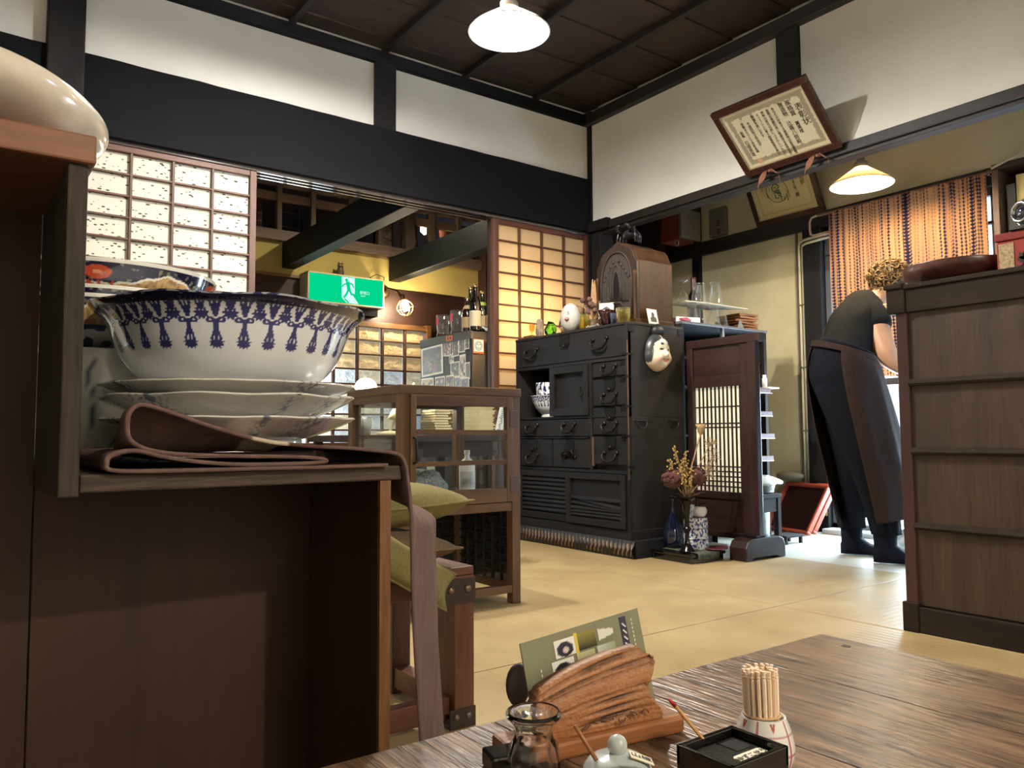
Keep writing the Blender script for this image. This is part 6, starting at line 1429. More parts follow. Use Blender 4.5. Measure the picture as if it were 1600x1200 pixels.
part(t, 'board', MB().box(4.385, 4.42, 3.46, 3.60, 2.0, 2.2), mat('plaque_grey', S(112,102,84), 0.8))
part(t, 'brush_marks', tm, mat('plaque_ink', S(34,30,28), 0.8))
# ================================================================== RIGHT-HAND CHEST
MX, MYL, MYR, MZ = 2.405, 1.250, -0.10, 1.060
M_mz = wood('cupboard_panel', S(44,34,26), S(68,53,40), 'z', 0.9, 0.5, 0.18, wear=S(44,38,33)); M_mzy = wood('cupboard_rail', S(32,26,22), S(48,40,33), 'y', 0.9, 0.8, 0.12, spec=0.12); M_mzr = wood('cupboard_post', S(48,27,26), S(68,40,38), 'z', 0.8, 0.38, 0.1)
t = thing('kitchen_chest', 'tall brown kitchen chest with four panels on the right, tray on top', 'chest', (2.65, 0.6, 0))
part(t, 'corner_post', MB().box(MX-0.002, MX+0.05, MYL-0.036, MYL, 0.06, 0.975), M_mzr, bevel=0.003)
part(t, 'core', MB().box(MX+0.016, MX+0.44, MYR, MYL-0.01, 0.04, 1.04), M_mz)
part(t, 'back_post', MB().box(MX+0.40, MX+0.45, MYL-0.036, MYL, 0.06, 0.975), M_mzr, bevel=0.003)
zr = [0.078, 0.318, 0.545, 0.755, 0.975]
for k in range(4):
    part(t, 'panel', MB().box(MX+0.006, MX+0.02, MYR, MYL-0.036, zr[k]+0.004, zr[k+1]-0.004), M_mz)
for z in zr[1:4]:
    m = MB()
    m.prism([(MX-0.006,z-0.010),(MX-0.010,z-0.002),(MX-0.006,z+0.004),(MX-0.003,z+0.010),(MX+0.012,z+0.013),(MX+0.012,z-0.012)], 'y', MYR, MYL-0.034)
    m.v = [(p[0], p[1], p[2]) for p in m.v]
    part(t, 'moulded_rail', m, M_mzy, bevel=0.0015)
part(t, 'top_rail', MB().box(MX-0.006, MX+0.45, MYR, MYL-0.028, 0.972, 1.045), M_mzy, bevel=0.003)
part(t, 'top_board', MB().box(MX-0.012, MX+0.46, MYR, MYL-0.012, 1.045, 1.060), M_mzy, bevel=0.003)
part(t, 'cornice_block', MB().box(MX-0.010, MX+0.05, MYL-0.034, MYL+0.024, 0.972, 1.050), M_mzy, bevel=0.003)
part(t, 'cornice_cap', MB().box(MX-0.016, MX+0.06, MYL-0.03, MYL+0.03, 1.050, 1.066), M_mzy, bevel=0.004)
part(t, 'base_board', MB().box(MX-0.008, MX+0.45, MYR, MYL-0.034, 0.0, 0.076), M_mzy, bevel=0.003)
part(t, 'foot_block', MB().box(MX-0.012, MX+0.05, MYL-0.040, MYL+0.008, 0.0, 0.088), M_mzy, bevel=0.003)
# lacquer tray on the chest
cx_, cy_ = 2.62, 1.15
t = thing('round_tray', 'large round dark wooden tray on the kitchen chest', 'tray', (cx_, cy_, 1.060))
M_rt = wood('tray_wood', S(54,28,24), S(88,50,42), 'x', 1.2, 0.35, 0.1, coat=0.2)
part(t, 'tray', MB().lathe(curve([(0,0.012),(0.10,0.012),(0.135,0.022),(0.160,0.045),(0.166,0.070),(0.160,0.071),(0.150,0.048),(0.125,0.030),(0,0.024)], 5), (cx_,cy_,1.060), 64), M_rt, smooth=True)
part(t, 'foot_ring', MB().lathe([(0.095,0),(0.102,0.0),(0.100,0.014),(0.094,0.014)], (cx_,cy_,1.060), 48), M_dark, smooth=True)
# red lacquer box with gilt decoration
t = thing('lacquer_box', 'red lacquer box with gilt panel and dark leaf motif under the camera', 'box', (2.55, 0.93, 1.060))
LX, LY = 2.50, 0.992
part(t, 'body', MB().box(LX, LX+0.22, 0.60, LY, 1.064, 1.160), mat('lacquer_red', S(138,50,44), 0.3, coat=0.4, var=0.1), bevel=0.004)
part(t, 'lid', MB().box(LX-0.004, LX+0.224, 0.596, LY+0.004, 1.160, 1.184), mat('lacquer_red_lid', S(120,46,42), 0.3, coat=0.4), bevel=0.004)
part(t, 'plinth', MB().box(LX+0.004, LX+0.21, 0.61, LY-0.006, 1.060, 1.066), M_dark)
part(t, 'gilt_panel', MB().box(LX-0.002, LX+0.001, 0.945, 0.985, 1.068, 1.152), mat('gilt', S(182,160,118), 0.5, vscale=120, c2=S(110,92,66)))
m = MB()
for a, L_ in ((0.2,0.034),(0.8,0.04),(1.5,0.034),(2.2,0.03),(2.9,0.024)):
    c_ = Vector((LX-0.001, 0.915, 1.098))
    def lf(u, v, a=a, L_=L_): 
        w2 = 0.009*math.sin(v*PI)*(u-0.5)*2
        return (LX-0.0012, 0.915-math.cos(a)*L_*v-math.sin(a)*w2, 1.096+math.sin(a)*L_*v-math.cos(a)*w2)
    m.grid(3, 8, lf)
m.tube([(LX-0.0015,0.915,1.096),(LX-0.0015,0.925,1.082),(LX-0.0015,0.94,1.078)], 0.002, 5); m.tube([(LX-0.0015,0.915,1.096),(LX-0.0015,0.895,1.085),(LX-0.0015,0.88,1.087)], 0.002, 5)
part(t, 'leaf_motif', m, mat('motif_dark', S(58,30,26), 0.4))
part(t, 'gilt_ring', MB().tube([(LX-0.001, 0.888+0.016*math.cos(2*PI*k/20), 1.134+0.016*math.sin(2*PI*k/20)) for k in range(20)], 0.0016, 5, closed=True), mat('gilt_line', S(190,120,70), 0.4, 0.5))
# folding camera on the lacquer box
t = thing('folding_camera', 'old black folding camera with a chrome lens on the lacquer box', 'camera', (2.56, 0.93, 1.184))
M_blk = mat('leatherette', S(28,27,28), 0.55, bump=0.4, bscale=400); M_chr = mat('chrome', S(180,182,184), 0.18, 0.95)
kz = 1.184
part(t, 'body', MB().box(2.56, 2.61, 0.80, 0.935, kz+0.012, kz+0.10), M_blk, bevel=0.008)
part(t, 'top_plate', MB().box(2.558, 2.612, 0.805, 0.93, kz+0.10, kz+0.115), mat('top_chrome', S(110,112,114), 0.3, 0.8), bevel=0.004)
part(t, 'viewfinder', MB().box(2.565, 2.605, 0.86, 0.90, kz+0.115, kz+0.135), M_blk, bevel=0.003)
part(t, 'shutter_button', MB().lathe([(0.007,0),(0.006,0.012),(0,0.013)], (2.58,0.92,kz+0.115), 14), M_chr, smooth=True)
part(t, 'bed', MB().prism([(0.84,kz+0.002),(0.955,kz+0.002),(0.95,kz+0.012),(0.84,kz+0.016)], 'x', 2.49, 2.575), M_blk, bevel=0.002)
m = MB()
for k in range(8): m.box(2.52+0.006*k, 2.523+0.006*k, 0.868-0.0006*k, 0.945-0.002+0.0006*k, kz+0.022-0.0006*k, kz+0.088+0.0006*k)
part(t, 'bellows', m, M_blk)
dirL = Vector((-0.92, 0.36, 0)).normalized(); Ml = dirL.to_track_quat('Z','Y').to_matrix().to_4x4()
part(t, 'lens_barrel', MB().lathe([(0.040,-0.012),(0.042,0.0),(0.036,0.006),(0.034,0.016),(0.030,0.024),(0.024,0.024),(0.020,0.016)], (2.513,0.915,kz+0.052), 32, M=Ml), M_chr, smooth=True)
part(t, 'lens_glass', MB().lathe([(0.021,0.014),(0.012,0.020),(0,0.022)], (2.513,0.915,kz+0.052), 24, M=Ml), mat('lens_dark', S(40,38,50), 0.03, coat=1), smooth=True)
part(t, 'strut', MB().tube([(2.515,0.875,kz+0.02),(2.56,0.85,kz+0.09)], 0.003, 6), M_chr)

# ================================================================== PERSON bending forward behind the chest
RTv = Vector((0.4886,-0.8725,0))*0.92; FWv = Vector((0.8725,0.4886,0)); UP = Vector((0,0,1)); P0 = Vector((3.59, 2.01, 0))
def W(s, d_, z): return P0 + RTv*s + FWv*d_ + UP*z
person = thing('person', 'person in black top and long brown apron bending over behind the chest', 'person', tuple(P0))
M_skin = mat('skin', S(196,150,118), 0.5, var=0.06, vscale=20); M_shirt = fabric('black_tshirt', S(26,27,28), S(18,19,20), 500); M_trou = fabric('navy_trousers', S(20,23,32), S(14,16,24), 600)
M_apron = fabric('brown_apron', S(58,44,40), S(46,34,31), 500); M_sock = fabric('navy_socks', S(22,26,40), S(16,18,28), 700)
def skin(name, pts, edges, root, m, sub=2, par=None):
    me = bpy.data.meshes.new(name); me.from_pydata([tuple(Vector(p[0])-P0) for p in pts], edges, []); o = bpy.data.objects.new(name, me); COL.objects.link(o); o.parent = par or person
    o.modifiers.new('skin', 'SKIN'); me.materials.append(m)
    for i, p in enumerate(pts):
        r_ = p[1]; me.skin_vertices[0].data[i].radius = r_ if isinstance(r_, tuple) else (r_, r_)
        me.skin_vertices[0].data[i].use_root = (i == root)
    s_ = o.modifiers.new('sub', 'SUBSURF'); s_.levels = sub; s_.render_levels = sub
    me.polygons.foreach_set('use_smooth', [True]*len(me.polygons)); o.modifiers['skin'].use_smooth_shade = True
    return o
body_pts = [ # joint, radius
 (W(-0.13,0.02,0.92), 0.125), (W(-0.11,0.10,1.05), 0.120), (W(-0.05,0.22,1.18), 0.120), (W(0.0,0.30,1.25), 0.08), (W(0.075,0.345,1.305), 0.050), (W(0.115,0.375,1.355), 0.062), (W(0.14,0.40,1.39), 0.072), (W(0.16,0.43,1.40), 0.05),
 (W(0.03,0.13,1.195), 0.066), (W(0.06,0.08,1.08), 0.058), (W(0.095,0.04,0.965), 0.052), (W(0.15,0.06,0.915), 0.036), (W(0.26,0.10,0.875), 0.026), (W(0.31,0.115,0.865), 0.030), (W(0.36,0.13,0.86), 0.014),
 (W(-0.02,0.44,1.22), 0.062), (W(0.06,0.47,1.08), 0.045), (W(0.10,0.45,0.98), 0.040), (W(0.22,0.38,0.90), 0.030), (W(0.30,0.33,0.87), 0.030), (W(0.36,0.30,0.86), 0.014),
 (W(-0.10,-0.08,0.84), 0.098), (W(-0.03,-0.09,0.47), 0.064), (W(0.045,-0.075,0.27), 0.056), (W(0.055,-0.075,0.085), 0.034), (W(0.065,-0.075,0.042), 0.030), (W(0.12,-0.075,0.028), 0.018),
 (W(-0.12,0.14,0.84), 0.098), (W(-0.11,0.15,0.47), 0.064), (W(-0.115,0.16,0.27), 0.056), (W(-0.10,0.16,0.085), 0.034), (W(-0.09,0.16,0.042), 0.030), (W(-0.035,0.16,0.028), 0.018)]
body_e = [(0,1),(1,2),(2,3),(3,4),(4,5),(5,6),(6,7),(2,8),(8,9),(9,10),(10,11),(11,12),(12,13),(13,14),(2,15),(15,16),(16,17),(17,18),(18,19),(19,20),(0,21),(21,22),(22,23),(23,24),(24,25),(25,26),(0,27),(27,28),(28,29),(29,30),(30,31),(31,32)]
skin('body', body_pts, body_e, 0, M_skin)
# fingers of both hands
for b_ in (W(0.335,0.120,0.862), W(0.335,0.315,0.862)):
    for k, (o_, L_) in enumerate(((-0.030,0.062),(-0.010,0.072),(0.010,0.068),(0.028,0.054))):
        a = b_ + FWv*o_
        skin('finger', [(a, 0.0095), (a+RTv*L_*0.55+UP*(-0.004), 0.0085), (a+RTv*L_+UP*(-0.022), 0.007)], [(0,1),(1,2)], 0, M_skin, 1)
    a = b_ + FWv*(-0.03) - RTv*0.02
    skin('thumb', [(a, 0.011), (a+RTv*0.03-FWv*0.02-UP*0.01, 0.0095), (a+RTv*0.055-FWv*0.018-UP*0.025, 0.008)], [(0,1),(1,2)], 0, M_skin, 1)
# clothes: lofted rings  (centre s,d,z ; half widths along s', d' ; lean of the ring plane)
def loft(name, rings, m, n=36, a0=0, a1=360, solid=0.006, wrinkle=0.006, par=None, seed=0):
    full = abs(a1-a0) >= 360; pts = []
    K = len(rings); N_ = 6
    def ev(q):
        i = min(int(q), K-2); f_ = q-i; A = rings[max(i-1,0)]; B = rings[i]; C_ = rings[i+1]; D_ = rings[min(i+2,K-1)]
        return [0.5*(2*B[j]+(-A[j]+C_[j])*f_+(2*A[j]-5*B[j]+4*C_[j]-D_[j])*f_*f_+(-A[j]+3*B[j]-3*C_[j]+D_[j])*f_**3) for j in range(len(B))]
    def fn(u, v):
        s, d_, z, rs, rd, tl = ev(v*(K-1)); a = R(a0+(a1-a0)*u)
        wv = wrinkle*(nz(math.cos(a)*2.2+seed, math.sin(a)*2.2, v*4) + 0.5*math.sin(a*9+seed)*v)
        ls = (rs+wv)*math.cos(a); ld = (rd+wv)*math.sin(a)
        return W(s + ls*math.cos(tl), d_ + ld, z - ls*math.sin(tl))
    return part(par or person, name, MB().grid(n, (K-1)*N_, fn, closeu=full), m, smooth=True, solid=solid)
# trousers legs, socks
loft('trouser_leg', [(-0.12,-0.02,0.94,0.135,0.10,0.1),(-0.12,-0.055,0.80,0.132,0.098,0),(-0.07,-0.085,0.60,0.098,0.088,0),(-0.02,-0.085,0.45,0.085,0.08,0),(0.035,-0.075,0.26,0.078,0.072,0),(0.055,-0.075,0.135,0.066,0.062,0)], M_trou, seed=2)
loft('trouser_leg', [(-0.13,0.07,0.94,0.135,0.10,0.1),(-0.135,0.12,0.80,0.132,0.098,0),(-0.12,0.14,0.60,0.098,0.088,0),(-0.115,0.155,0.45,0.085,0.08,0),(-0.12,0.16,0.26,0.078,0.072,0),(-0.105,0.16,0.135,0.066,0.062,0)], M_trou, seed=5)
loft('trouser_seat', [(-0.10,0.02,1.03,0.130,0.155,0.35),(-0.125,0.02,0.95,0.155,0.172,0.2),(-0.13,0.025,0.86,0.155,0.178,0.05),(-0.12,0.025,0.77,0.13,0.165,0)], M_trou, seed=1)
for s0, d0 in ((0.055,-0.075), (-0.105,0.16)):
    def footf(u, v, s0=s0, d0=d0):                          # slab of rings from heel to toe, flat underneath
        a = 2*PI*u; q = v; s_ = s0-0.062+0.225*q
        hw = (0.050*(1-(abs(2*q-0.9)/1.12)**4)**0.5 if q < 0.98 else 0.012)*(0.35+0.65*sm(-0.02,0.14,q))
        top = 0.095*(1-sm(0.30,0.72,q)) + 0.052*sm(0.25,0.7,q)*(1-0.62*sm(0.7,1.0,q)); top *= sm(-0.06,0.14,q)*0.6+0.4
        c_, n_ = math.cos(a), math.sin(a)
        dd = hw*(abs(c_)**0.7)*(1 if c_ > 0 else -1)
        zz = 0.003 + top*(0.5+0.5*(abs(n_)**0.8)*(1 if n_ > 0 else -1))
        return W(s_, d0+dd, zz)
    m = MB().grid(28, 26, footf, closeu=True)
    m.f.append(tuple(range(28))[::-1]); m.f.append(tuple(26*28+k for k in range(28)))
    m.lathe([(0.054,0.185),(0.053,0.15),(0.050,0.11),(0.049,0.07),(0.046,0.04)], W(s0-0.004,d0,0), 28)
    part(person, 'sock', m, M_sock, smooth=True)
# shirt with sleeves
loft('shirt', [(-0.115,0.03,0.955,0.145,0.165,0.35),(-0.095,0.08,1.03,0.135,0.165,0.50),(-0.055,0.16,1.12,0.140,0.185,0.65),(-0.005,0.235,1.19,0.138,0.205,0.8),(0.035,0.29,1.245,0.112,0.185,0.9),(0.065,0.325,1.285,0.070,0.10,0.9)], M_shirt, seed=3, wrinkle=0.01)
skin('sleeve', [(W(-0.03,0.21,1.205),0.100),(W(0.025,0.145,1.20),0.092),(W(0.047,0.105,1.135),0.080),(W(0.056,0.088,1.095),0.074)], [(0,1),(1,2),(2,3)], 0, M_shirt)
skin('sleeve', [(W(-0.04,0.38,1.22),0.085),(W(-0.01,0.44,1.20),0.078),(W(0.03,0.46,1.12),0.066)], [(0,1),(1,2)], 0, M_shirt)
# apron: skirt open at the back, waistband, strap
sk = [(-0.115,0.02,1.00,0.165,0.185,0.30),(-0.115,0.02,0.92,0.182,0.200,0.12),(-0.09,0.02,0.75,0.195,0.205,0.02),(-0.05,0.02,0.55,0.20,0.205,0),(-0.01,0.02,0.35,0.195,0.20,0),(0.02,0.02,0.19,0.19,0.195,-0.16)]
loft('apron_skirt', sk, M_apron, 60, -92, 190, solid=0.004, wrinkle=0.012, seed=8)
loft('apron_waistband', [(-0.113,0.025,1.012,0.166,0.186,0.30),(-0.115,0.02,0.985,0.170,0.190,0.27)], M_apron, 48, solid=0.004, wrinkle=0.0)
def strap(u, v):
    a = [(-0.245,0.055,1.02),(-0.215,0.09,1.10),(-0.165,0.15,1.20),(-0.105,0.20,1.275),(-0.05,0.24,1.31)]
    q = v*(len(a)-1); i = min(int(q), len(a)-2); f_ = q-i
    c_ = [a[i][j]*(1-f_)+a[i+1][j]*f_ for j in range(3)]
    return W(c_[0]-0.004, c_[1]+(u-0.5)*0.05-0.02, c_[2]+(u-0.5)*0.012)
part(person, 'apron_strap', MB().grid(4, 16, strap), M_apron, smooth=True, solid=0.004)
# head: face features and curly hair
hc = W(0.135, 0.395, 1.385); FD = (RTv*0.45+FWv*0.75-UP*0.45).normalized(); SD = FD.cross(UP).normalized(); UD = SD.cross(FD)
skin('nose', [(hc+FD*0.075+UD*0.005, 0.010), (hc+FD*0.098-UD*0.012, 0.009)], [(0,1)], 0, M_skin, 2)
for s in (-1, 1):
    part(person, 'eye', MB().ball(hc+FD*0.068+SD*s*0.030+UD*0.015, 0.010, 12, 8), M_white, smooth=True)
    part(person, 'ear', MB().ball(hc+SD*s*0.074, (0.016,0.016,0.024), 12, 8), M_skin, smooth=True)
part(person, 'mouth', MB().ball(hc+FD*0.074-UD*0.042, (0.014,0.014,0.006), 12, 6), mat('lips', S(150,84,76), 0.5), smooth=True)
hr = MB(); rh = random.Random(5)
hr.ball(hc-FD*0.022+UP*0.010, (0.088,0.088,0.088), 20, 14)
part(person, 'hair', hr, mat('hair_under', S(58,42,28), 0.7), smooth=True)
cl = MB()
for k in range(300):
    d_ = Vector((rh.gauss(0,1), rh.gauss(0,1), rh.gauss(0.25,1))).normalized()
    if d_.dot(FD) > 0.55: continue
    c_ = hc - FD*0.022 + UP*0.010 + d_*rh.uniform(0.082, 0.102)
    ax = d_.orthogonal().normalized(); bx_ = d_.cross(ax); r_ = rh.uniform(0.010, 0.017); ph = rh.uniform(0, 6)
    cl.tube([c_ + ax*r_*math.cos(ph+q*0.8) + bx_*r_*math.sin(ph+q*0.8) + d_*(0.0035*q-0.006) for q in range(8)], [0.0035]*7+[0.0015], 5)
hh = part(person, 'hair_curls', cl, mat('hair_curly', S(150,116,66), 0.5, c2=S(84,60,34), vscale=40), smooth=True); hh['kind'] = 'stuff'
# small items on the passage floor behind the person
single('clear_bag', 'crumpled clear plastic bag on the passage floor beside the person', 'bag', rock((3.98,2.02,0.05), (0.07,0.09,0.07), 4, 0.4, 16), mat('plastic_film', S(196,206,210), 0.2, coat=0.3), loc=(3.98,2.02,0))
struct('trim_7', MB().box(4.30, 4.42, 1.735, 2.73, 0, 0.03), mat('sill_pale', S(190,196,196), 0.5))
# ================================================================== FOREGROUND STEP CABINET
M_c1 = wood('cabinet_board', S(34,27,21), S(78,64,49), 'x', 1.6, 0.7, 0.4, fine=0.55); M_c1z = wood('cabinet_upright', S(28,23,19), S(62,51,41), 'z', 1.6, 0.75, 0.4, fine=0.55)
M_cin = wood('cabinet_inside', S(44,26,17), S(60,37,25), 'z', 0.8, 0.55, 0.12); M_ctop = wood('cabinet_top', S(112,74,52), S(142,98,70), 'x', 1.0, 0.55, 0.2)
M_cedge = wood('cabinet_edge', S(92,60,34), S(132,90,52), 'z', 2.0, 0.6, 0.3)
t = thing('step_cabinet', 'stepped open wooden cabinet in the left foreground carrying stacked bowls', 'cabinet', (0.0, 0.9, 0))
part(t, 'shelf_board', MB().box(0.0925, 0.385, 0.720, 0.9195, 0.555, 0.570).box(-0.05, 0.385, 0.92, 1.22, 0.555, 0.570), M_c1, bevel=0.0015)
part(t, 'upright', MB().box(0.077, 0.092, 0.720, 0.918, 0.552, 0.826), M_c1z, bevel=0.0015)
part(t, 'top_board', MB().box(-0.62, 0.097, 0.714, 0.925, 0.826, 0.850), M_ctop, bevel=0.002)
part(t, 'side_panel', MB().box(0.362, 0.373, 0.726, 1.20, 0.0, 0.555), M_cin)
part(t, 'side_edge', MB().box(0.3615, 0.3735, 0.7215, 0.727, 0.0, 0.555), M_cedge)
part(t, 'back_board', MB().box(0.078, 0.362, 0.910, 0.920, 0.0, 0.555), M_cin); part(t, 'back_board', MB().box(-0.62, 0.076, 0.910, 0.920, 0.0, 0.826), M_cin)
part(t, 'side_panel', MB().box(-0.63, -0.615, 0.72, 0.92, 0.0, 0.826), M_cin)
part(t, 'floor_board', MB().box(-0.615, 0.362, 0.72, 0.91, 0.03, 0.045), M_cin)
part(t, 'rear_panel', MB().box(-0.05, 0.373, 1.19, 1.20, 0.0, 0.555), M_cin)
# white bowl on the tall part
def rimwob(k, amp, ph=0.0): return lambda a, r, z, i: (r*(1+amp*math.cos(k*a+ph)*sm(0.05, 0.13, r)), z+0.5*amp*r*math.cos(k*a+ph+1)*sm(0.08, 0.13, r))
cx_, cy_, cz_ = -0.062, 0.868, 0.850
t = thing('large_white_bowl', 'large cream porcelain bowl on top of the tall cabinet, top left corner', 'bowl', (cx_, cy_, cz_))
part(t, 'body', MB().lathe(curve([(0.0,0.014),(0.098,0.012),(0.122,0.014),(0.160,0.022),(0.181,0.036),(0.187,0.050),(0.183,0.060),(0.174,0.056),(0.15,0.040),(0.10,0.024),(0,0.022)], 6), (cx_,cy_,cz_), 80, M=Matrix.Rotation(R(1),4,'X') @ Matrix.Diagonal((1,1,0.92,1)), wob=rimwob(7, 0.008)), mat('cream_porcelain', S(218,208,190), 0.15, coat=0.6, var=0.06, vscale=5), smooth=True)
part(t, 'foot', MB().lathe([(0.102,0.0),(0.108,0.0),(0.110,0.016),(0.100,0.016)], (cx_,cy_,cz_), 60), mat('cream_foot', S(206,198,182), 0.3), smooth=True)

# runner cloth folded under the plates and hanging over the end
M_run = fabric('runner_mauve', S(112,84,76), S(90,66,60), 800, bump=0.35)
pathpx = [(640,760),(636,735),(626,718),(600,709),(530,702),(450,697),(390,690),(340,679),(290,664),(245,648),(205,635),(188,638),(178,655),(184,688),(225,704),(320,711),(440,715),(478,719),(470,725),(330,724),(240,712),(190,702),(160,706),(152,718),(165,729),(260,731.5),(420,732),(600,732)]
path = [(0.084+(x-105)*0.00057, 0.571+(732-y)*0.00058) for x, y in pathpx]
hang = [(0.398+0.00005*k, 0.545-0.0, k) for k in range(0)]
def cr(pts, q):
    n = len(pts); i = min(int(q), n-2); f_ = q-i; A = pts[max(i-1,0)]; B = pts[i]; C_ = pts[i+1]; D_ = pts[min(i+2,n-1)]
    return tuple(0.5*(2*B[j]+(-A[j]+C_[j])*f_+(2*A[j]-5*B[j]+4*C_[j]-D_[j])*f_*f_+(-A[j]+3*B[j]-3*C_[j]+D_[j])*f_**3) for j in range(len(B)))
HB = [(0.402,0.05),(0.401,0.15),(0.400,0.27),(0.398,0.38),(0.397,0.46),(0.396,0.515)]
full = HB + path
def cloth(u, v):
    x_, z_ = cr(full, v*(len(full)-1)); y_ = 0.713 + 0.20*u
    k = sm(0.735, 0.775, y_)
    if z_ > 0.588 and v*(len(full)-1) > len(HB)+1: z_ = z_*(1-k) + (0.5875)*k if z_ > 0.5875 else z_
    h = sm(0.56, 0.50, z_)
    if v*(len(full)-1) < len(HB)+1:
        x_ += h*u*0.080 + 0.004*math.sin(u*7+z_*9)*h + 0.006*sm(0.45,0.1,z_)
        y_ = 0.713 + (0.20-0.11*h)*u
    return (x_, y_, z_ + 0.0012*nz(u*9, v*30))
def clothc(u, v):
    q = v*(len(full)-1); x_, z_ = cr(full, q); c = mixc(S(112,90,84), S(96,76,72), 0.5+nz(u*40, v*90))
    if len(HB)+2 < q < len(HB)+9 and 0.229 < x_ < 0.264: c = S(196,180,160)
    elif len(HB)+2 < q < len(HB)+9 and 0.264 < x_ < 0.300: c = S(84,60,56)
    return c
single('table_runner', 'mauve-brown cloth runner folded under the plates and hanging over the shelf end', 'cloth', MB().grid(26, 300, cloth, clothc), vcol('runner_cloth', 0.95, bump=0.15, bscale=1400, spec=0.1), loc=(0.25, 0.8, 0.571), smooth=True, solid=0.0034)

# plates and the big tassel bowl
px_, py_ = 0.2613, 0.885
def wash(a, i, r, z, seed=0):
    """sprigs brushed in thin blue, only over a few arcs of the rim"""
    c = S(216,214,206); k = 0
    for a1, w_ in ((3.75, 0.30), (5.35, 0.22), (4.9, 0.10), (0.9, 0.3), (2.2, 0.25)):
        d_ = abs((a + seed - a1 + PI) % (2*PI) - PI)
        if d_ < w_ and r > 0.085:
            e = 1-d_/w_
            if abs(nz(a*16+seed, r*95, 3)) < 0.13*e+0.03: k = max(k, 0.75*e+0.15)
            elif nz(a*9, r*60, 7) > 0.28: k = max(k, 0.35*e)
    return mixc(c, S(74,88,126), k)
def plate(label, z, r, h, seed, lobes, amp):
    t = thing('porcelain_plate', label, 'plate', (px_, py_, z), group='porcelain plates under the tassel bowl')
    prof = curve([(0.072,0.008),(0.085,0.010),(r*0.82,h*0.62),(r,h),(r*1.002,h+0.0025),(r*0.985,h+0.002),(r*0.80,h*0.70),(0.07,0.014),(0.0,0.013)], 14)
    part(t, 'body', MB().lathe(prof, (px_,py_,z), 400, colf=lambda a, i, r_, z_: wash(a, i, r_, z_, seed), wob=lambda a, r_, z_, i: (r_*(1+amp*math.cos(lobes*a)*sm(0.10,0.135,r_)), z_+amp*0.25*r_*math.cos(lobes*a)*sm(0.10,0.135,r_))), M_porcv, smooth=True)
    part(t, 'foot_ring', MB().lathe([(0.070,0.0),(0.076,0.0),(0.075,0.010),(0.069,0.010)], (px_,py_,z), 60), M_porc, smooth=True)
plate('lowest porcelain plate with a blue landscape, resting on the mauve cloth', 0.589, 0.131, 0.0285, 0.25, 12, 0.012)
plate('middle porcelain plate with a blue sprig and wavy edge under the tassel bowl', 0.610, 0.1315, 0.030, 0.0, 9, 0.020)
plate('uppermost plain porcelain plate directly under the tassel bowl', 0.629, 0.1325, 0.024, 5.0, 20, 0.004)
t = thing('tassel_bowl', 'large white bowl with dark blue tassel print and flared blue rim', 'bowl', (px_, py_, 0.643))
bz_ = 0.652
prof = curve([(0.064,0.0),(0.090,0.008),(0.105,0.020),(0.1155,0.036),(0.122,0.052),(0.127,0.065),(0.133,0.074),(0.140,0.080),(0.145,0.086)], 7)
rows = []
for (r0,za),(r1,zb) in zip(prof, prof[1:]):
    for k in range(2): rows.append((r0+(r1-r0)*k/2, za+(zb-za)*k/2))
rows.append(prof[-1])
def bowlc(a, i, r, z):
    t_ = z/0.086
    c = motif(a+0.02*nz(a*3), t_, 30)
    fl = nz(a*20, z*500, 2)
    if z > 0.0775: c = mixc(c, S(12,15,44), 0.97 if fl > -0.42 else 0.5)
    if z > 0.0845: c = mixc(S(200,206,212), S(60,70,110), 1 if fl > 0.05 else 0)
    return c
part(t, 'body', MB().lathe(rows, (px_,py_,bz_), 720, colf=bowlc, wob=lambda a, r, z, i: (r*(1+0.012*math.cos(8*a)*sm(0.13,0.155,r)), z+0.0025*math.cos(8*a)*sm(0.135,0.155,r))), M_porcv, smooth=True)
part(t, 'inside', MB().lathe(curve([(0.145,0.086),(0.139,0.083),(0.128,0.072),(0.116,0.050),(0.09,0.018),(0,0.008)], 5), (px_,py_,bz_), 160, wob=lambda a, r, z, i: (r*(1+0.012*math.cos(8*a)*sm(0.13,0.155,r)), z+0.0025*math.cos(8*a)*sm(0.135,0.155,r))), M_porc, smooth=True)
part(t, 'foot_ring', MB().lathe([(0.060,-0.009),(0.067,-0.009),(0.067,0.004),(0.058,0.004)], (px_,py_,bz_), 60), M_porc, smooth=True)
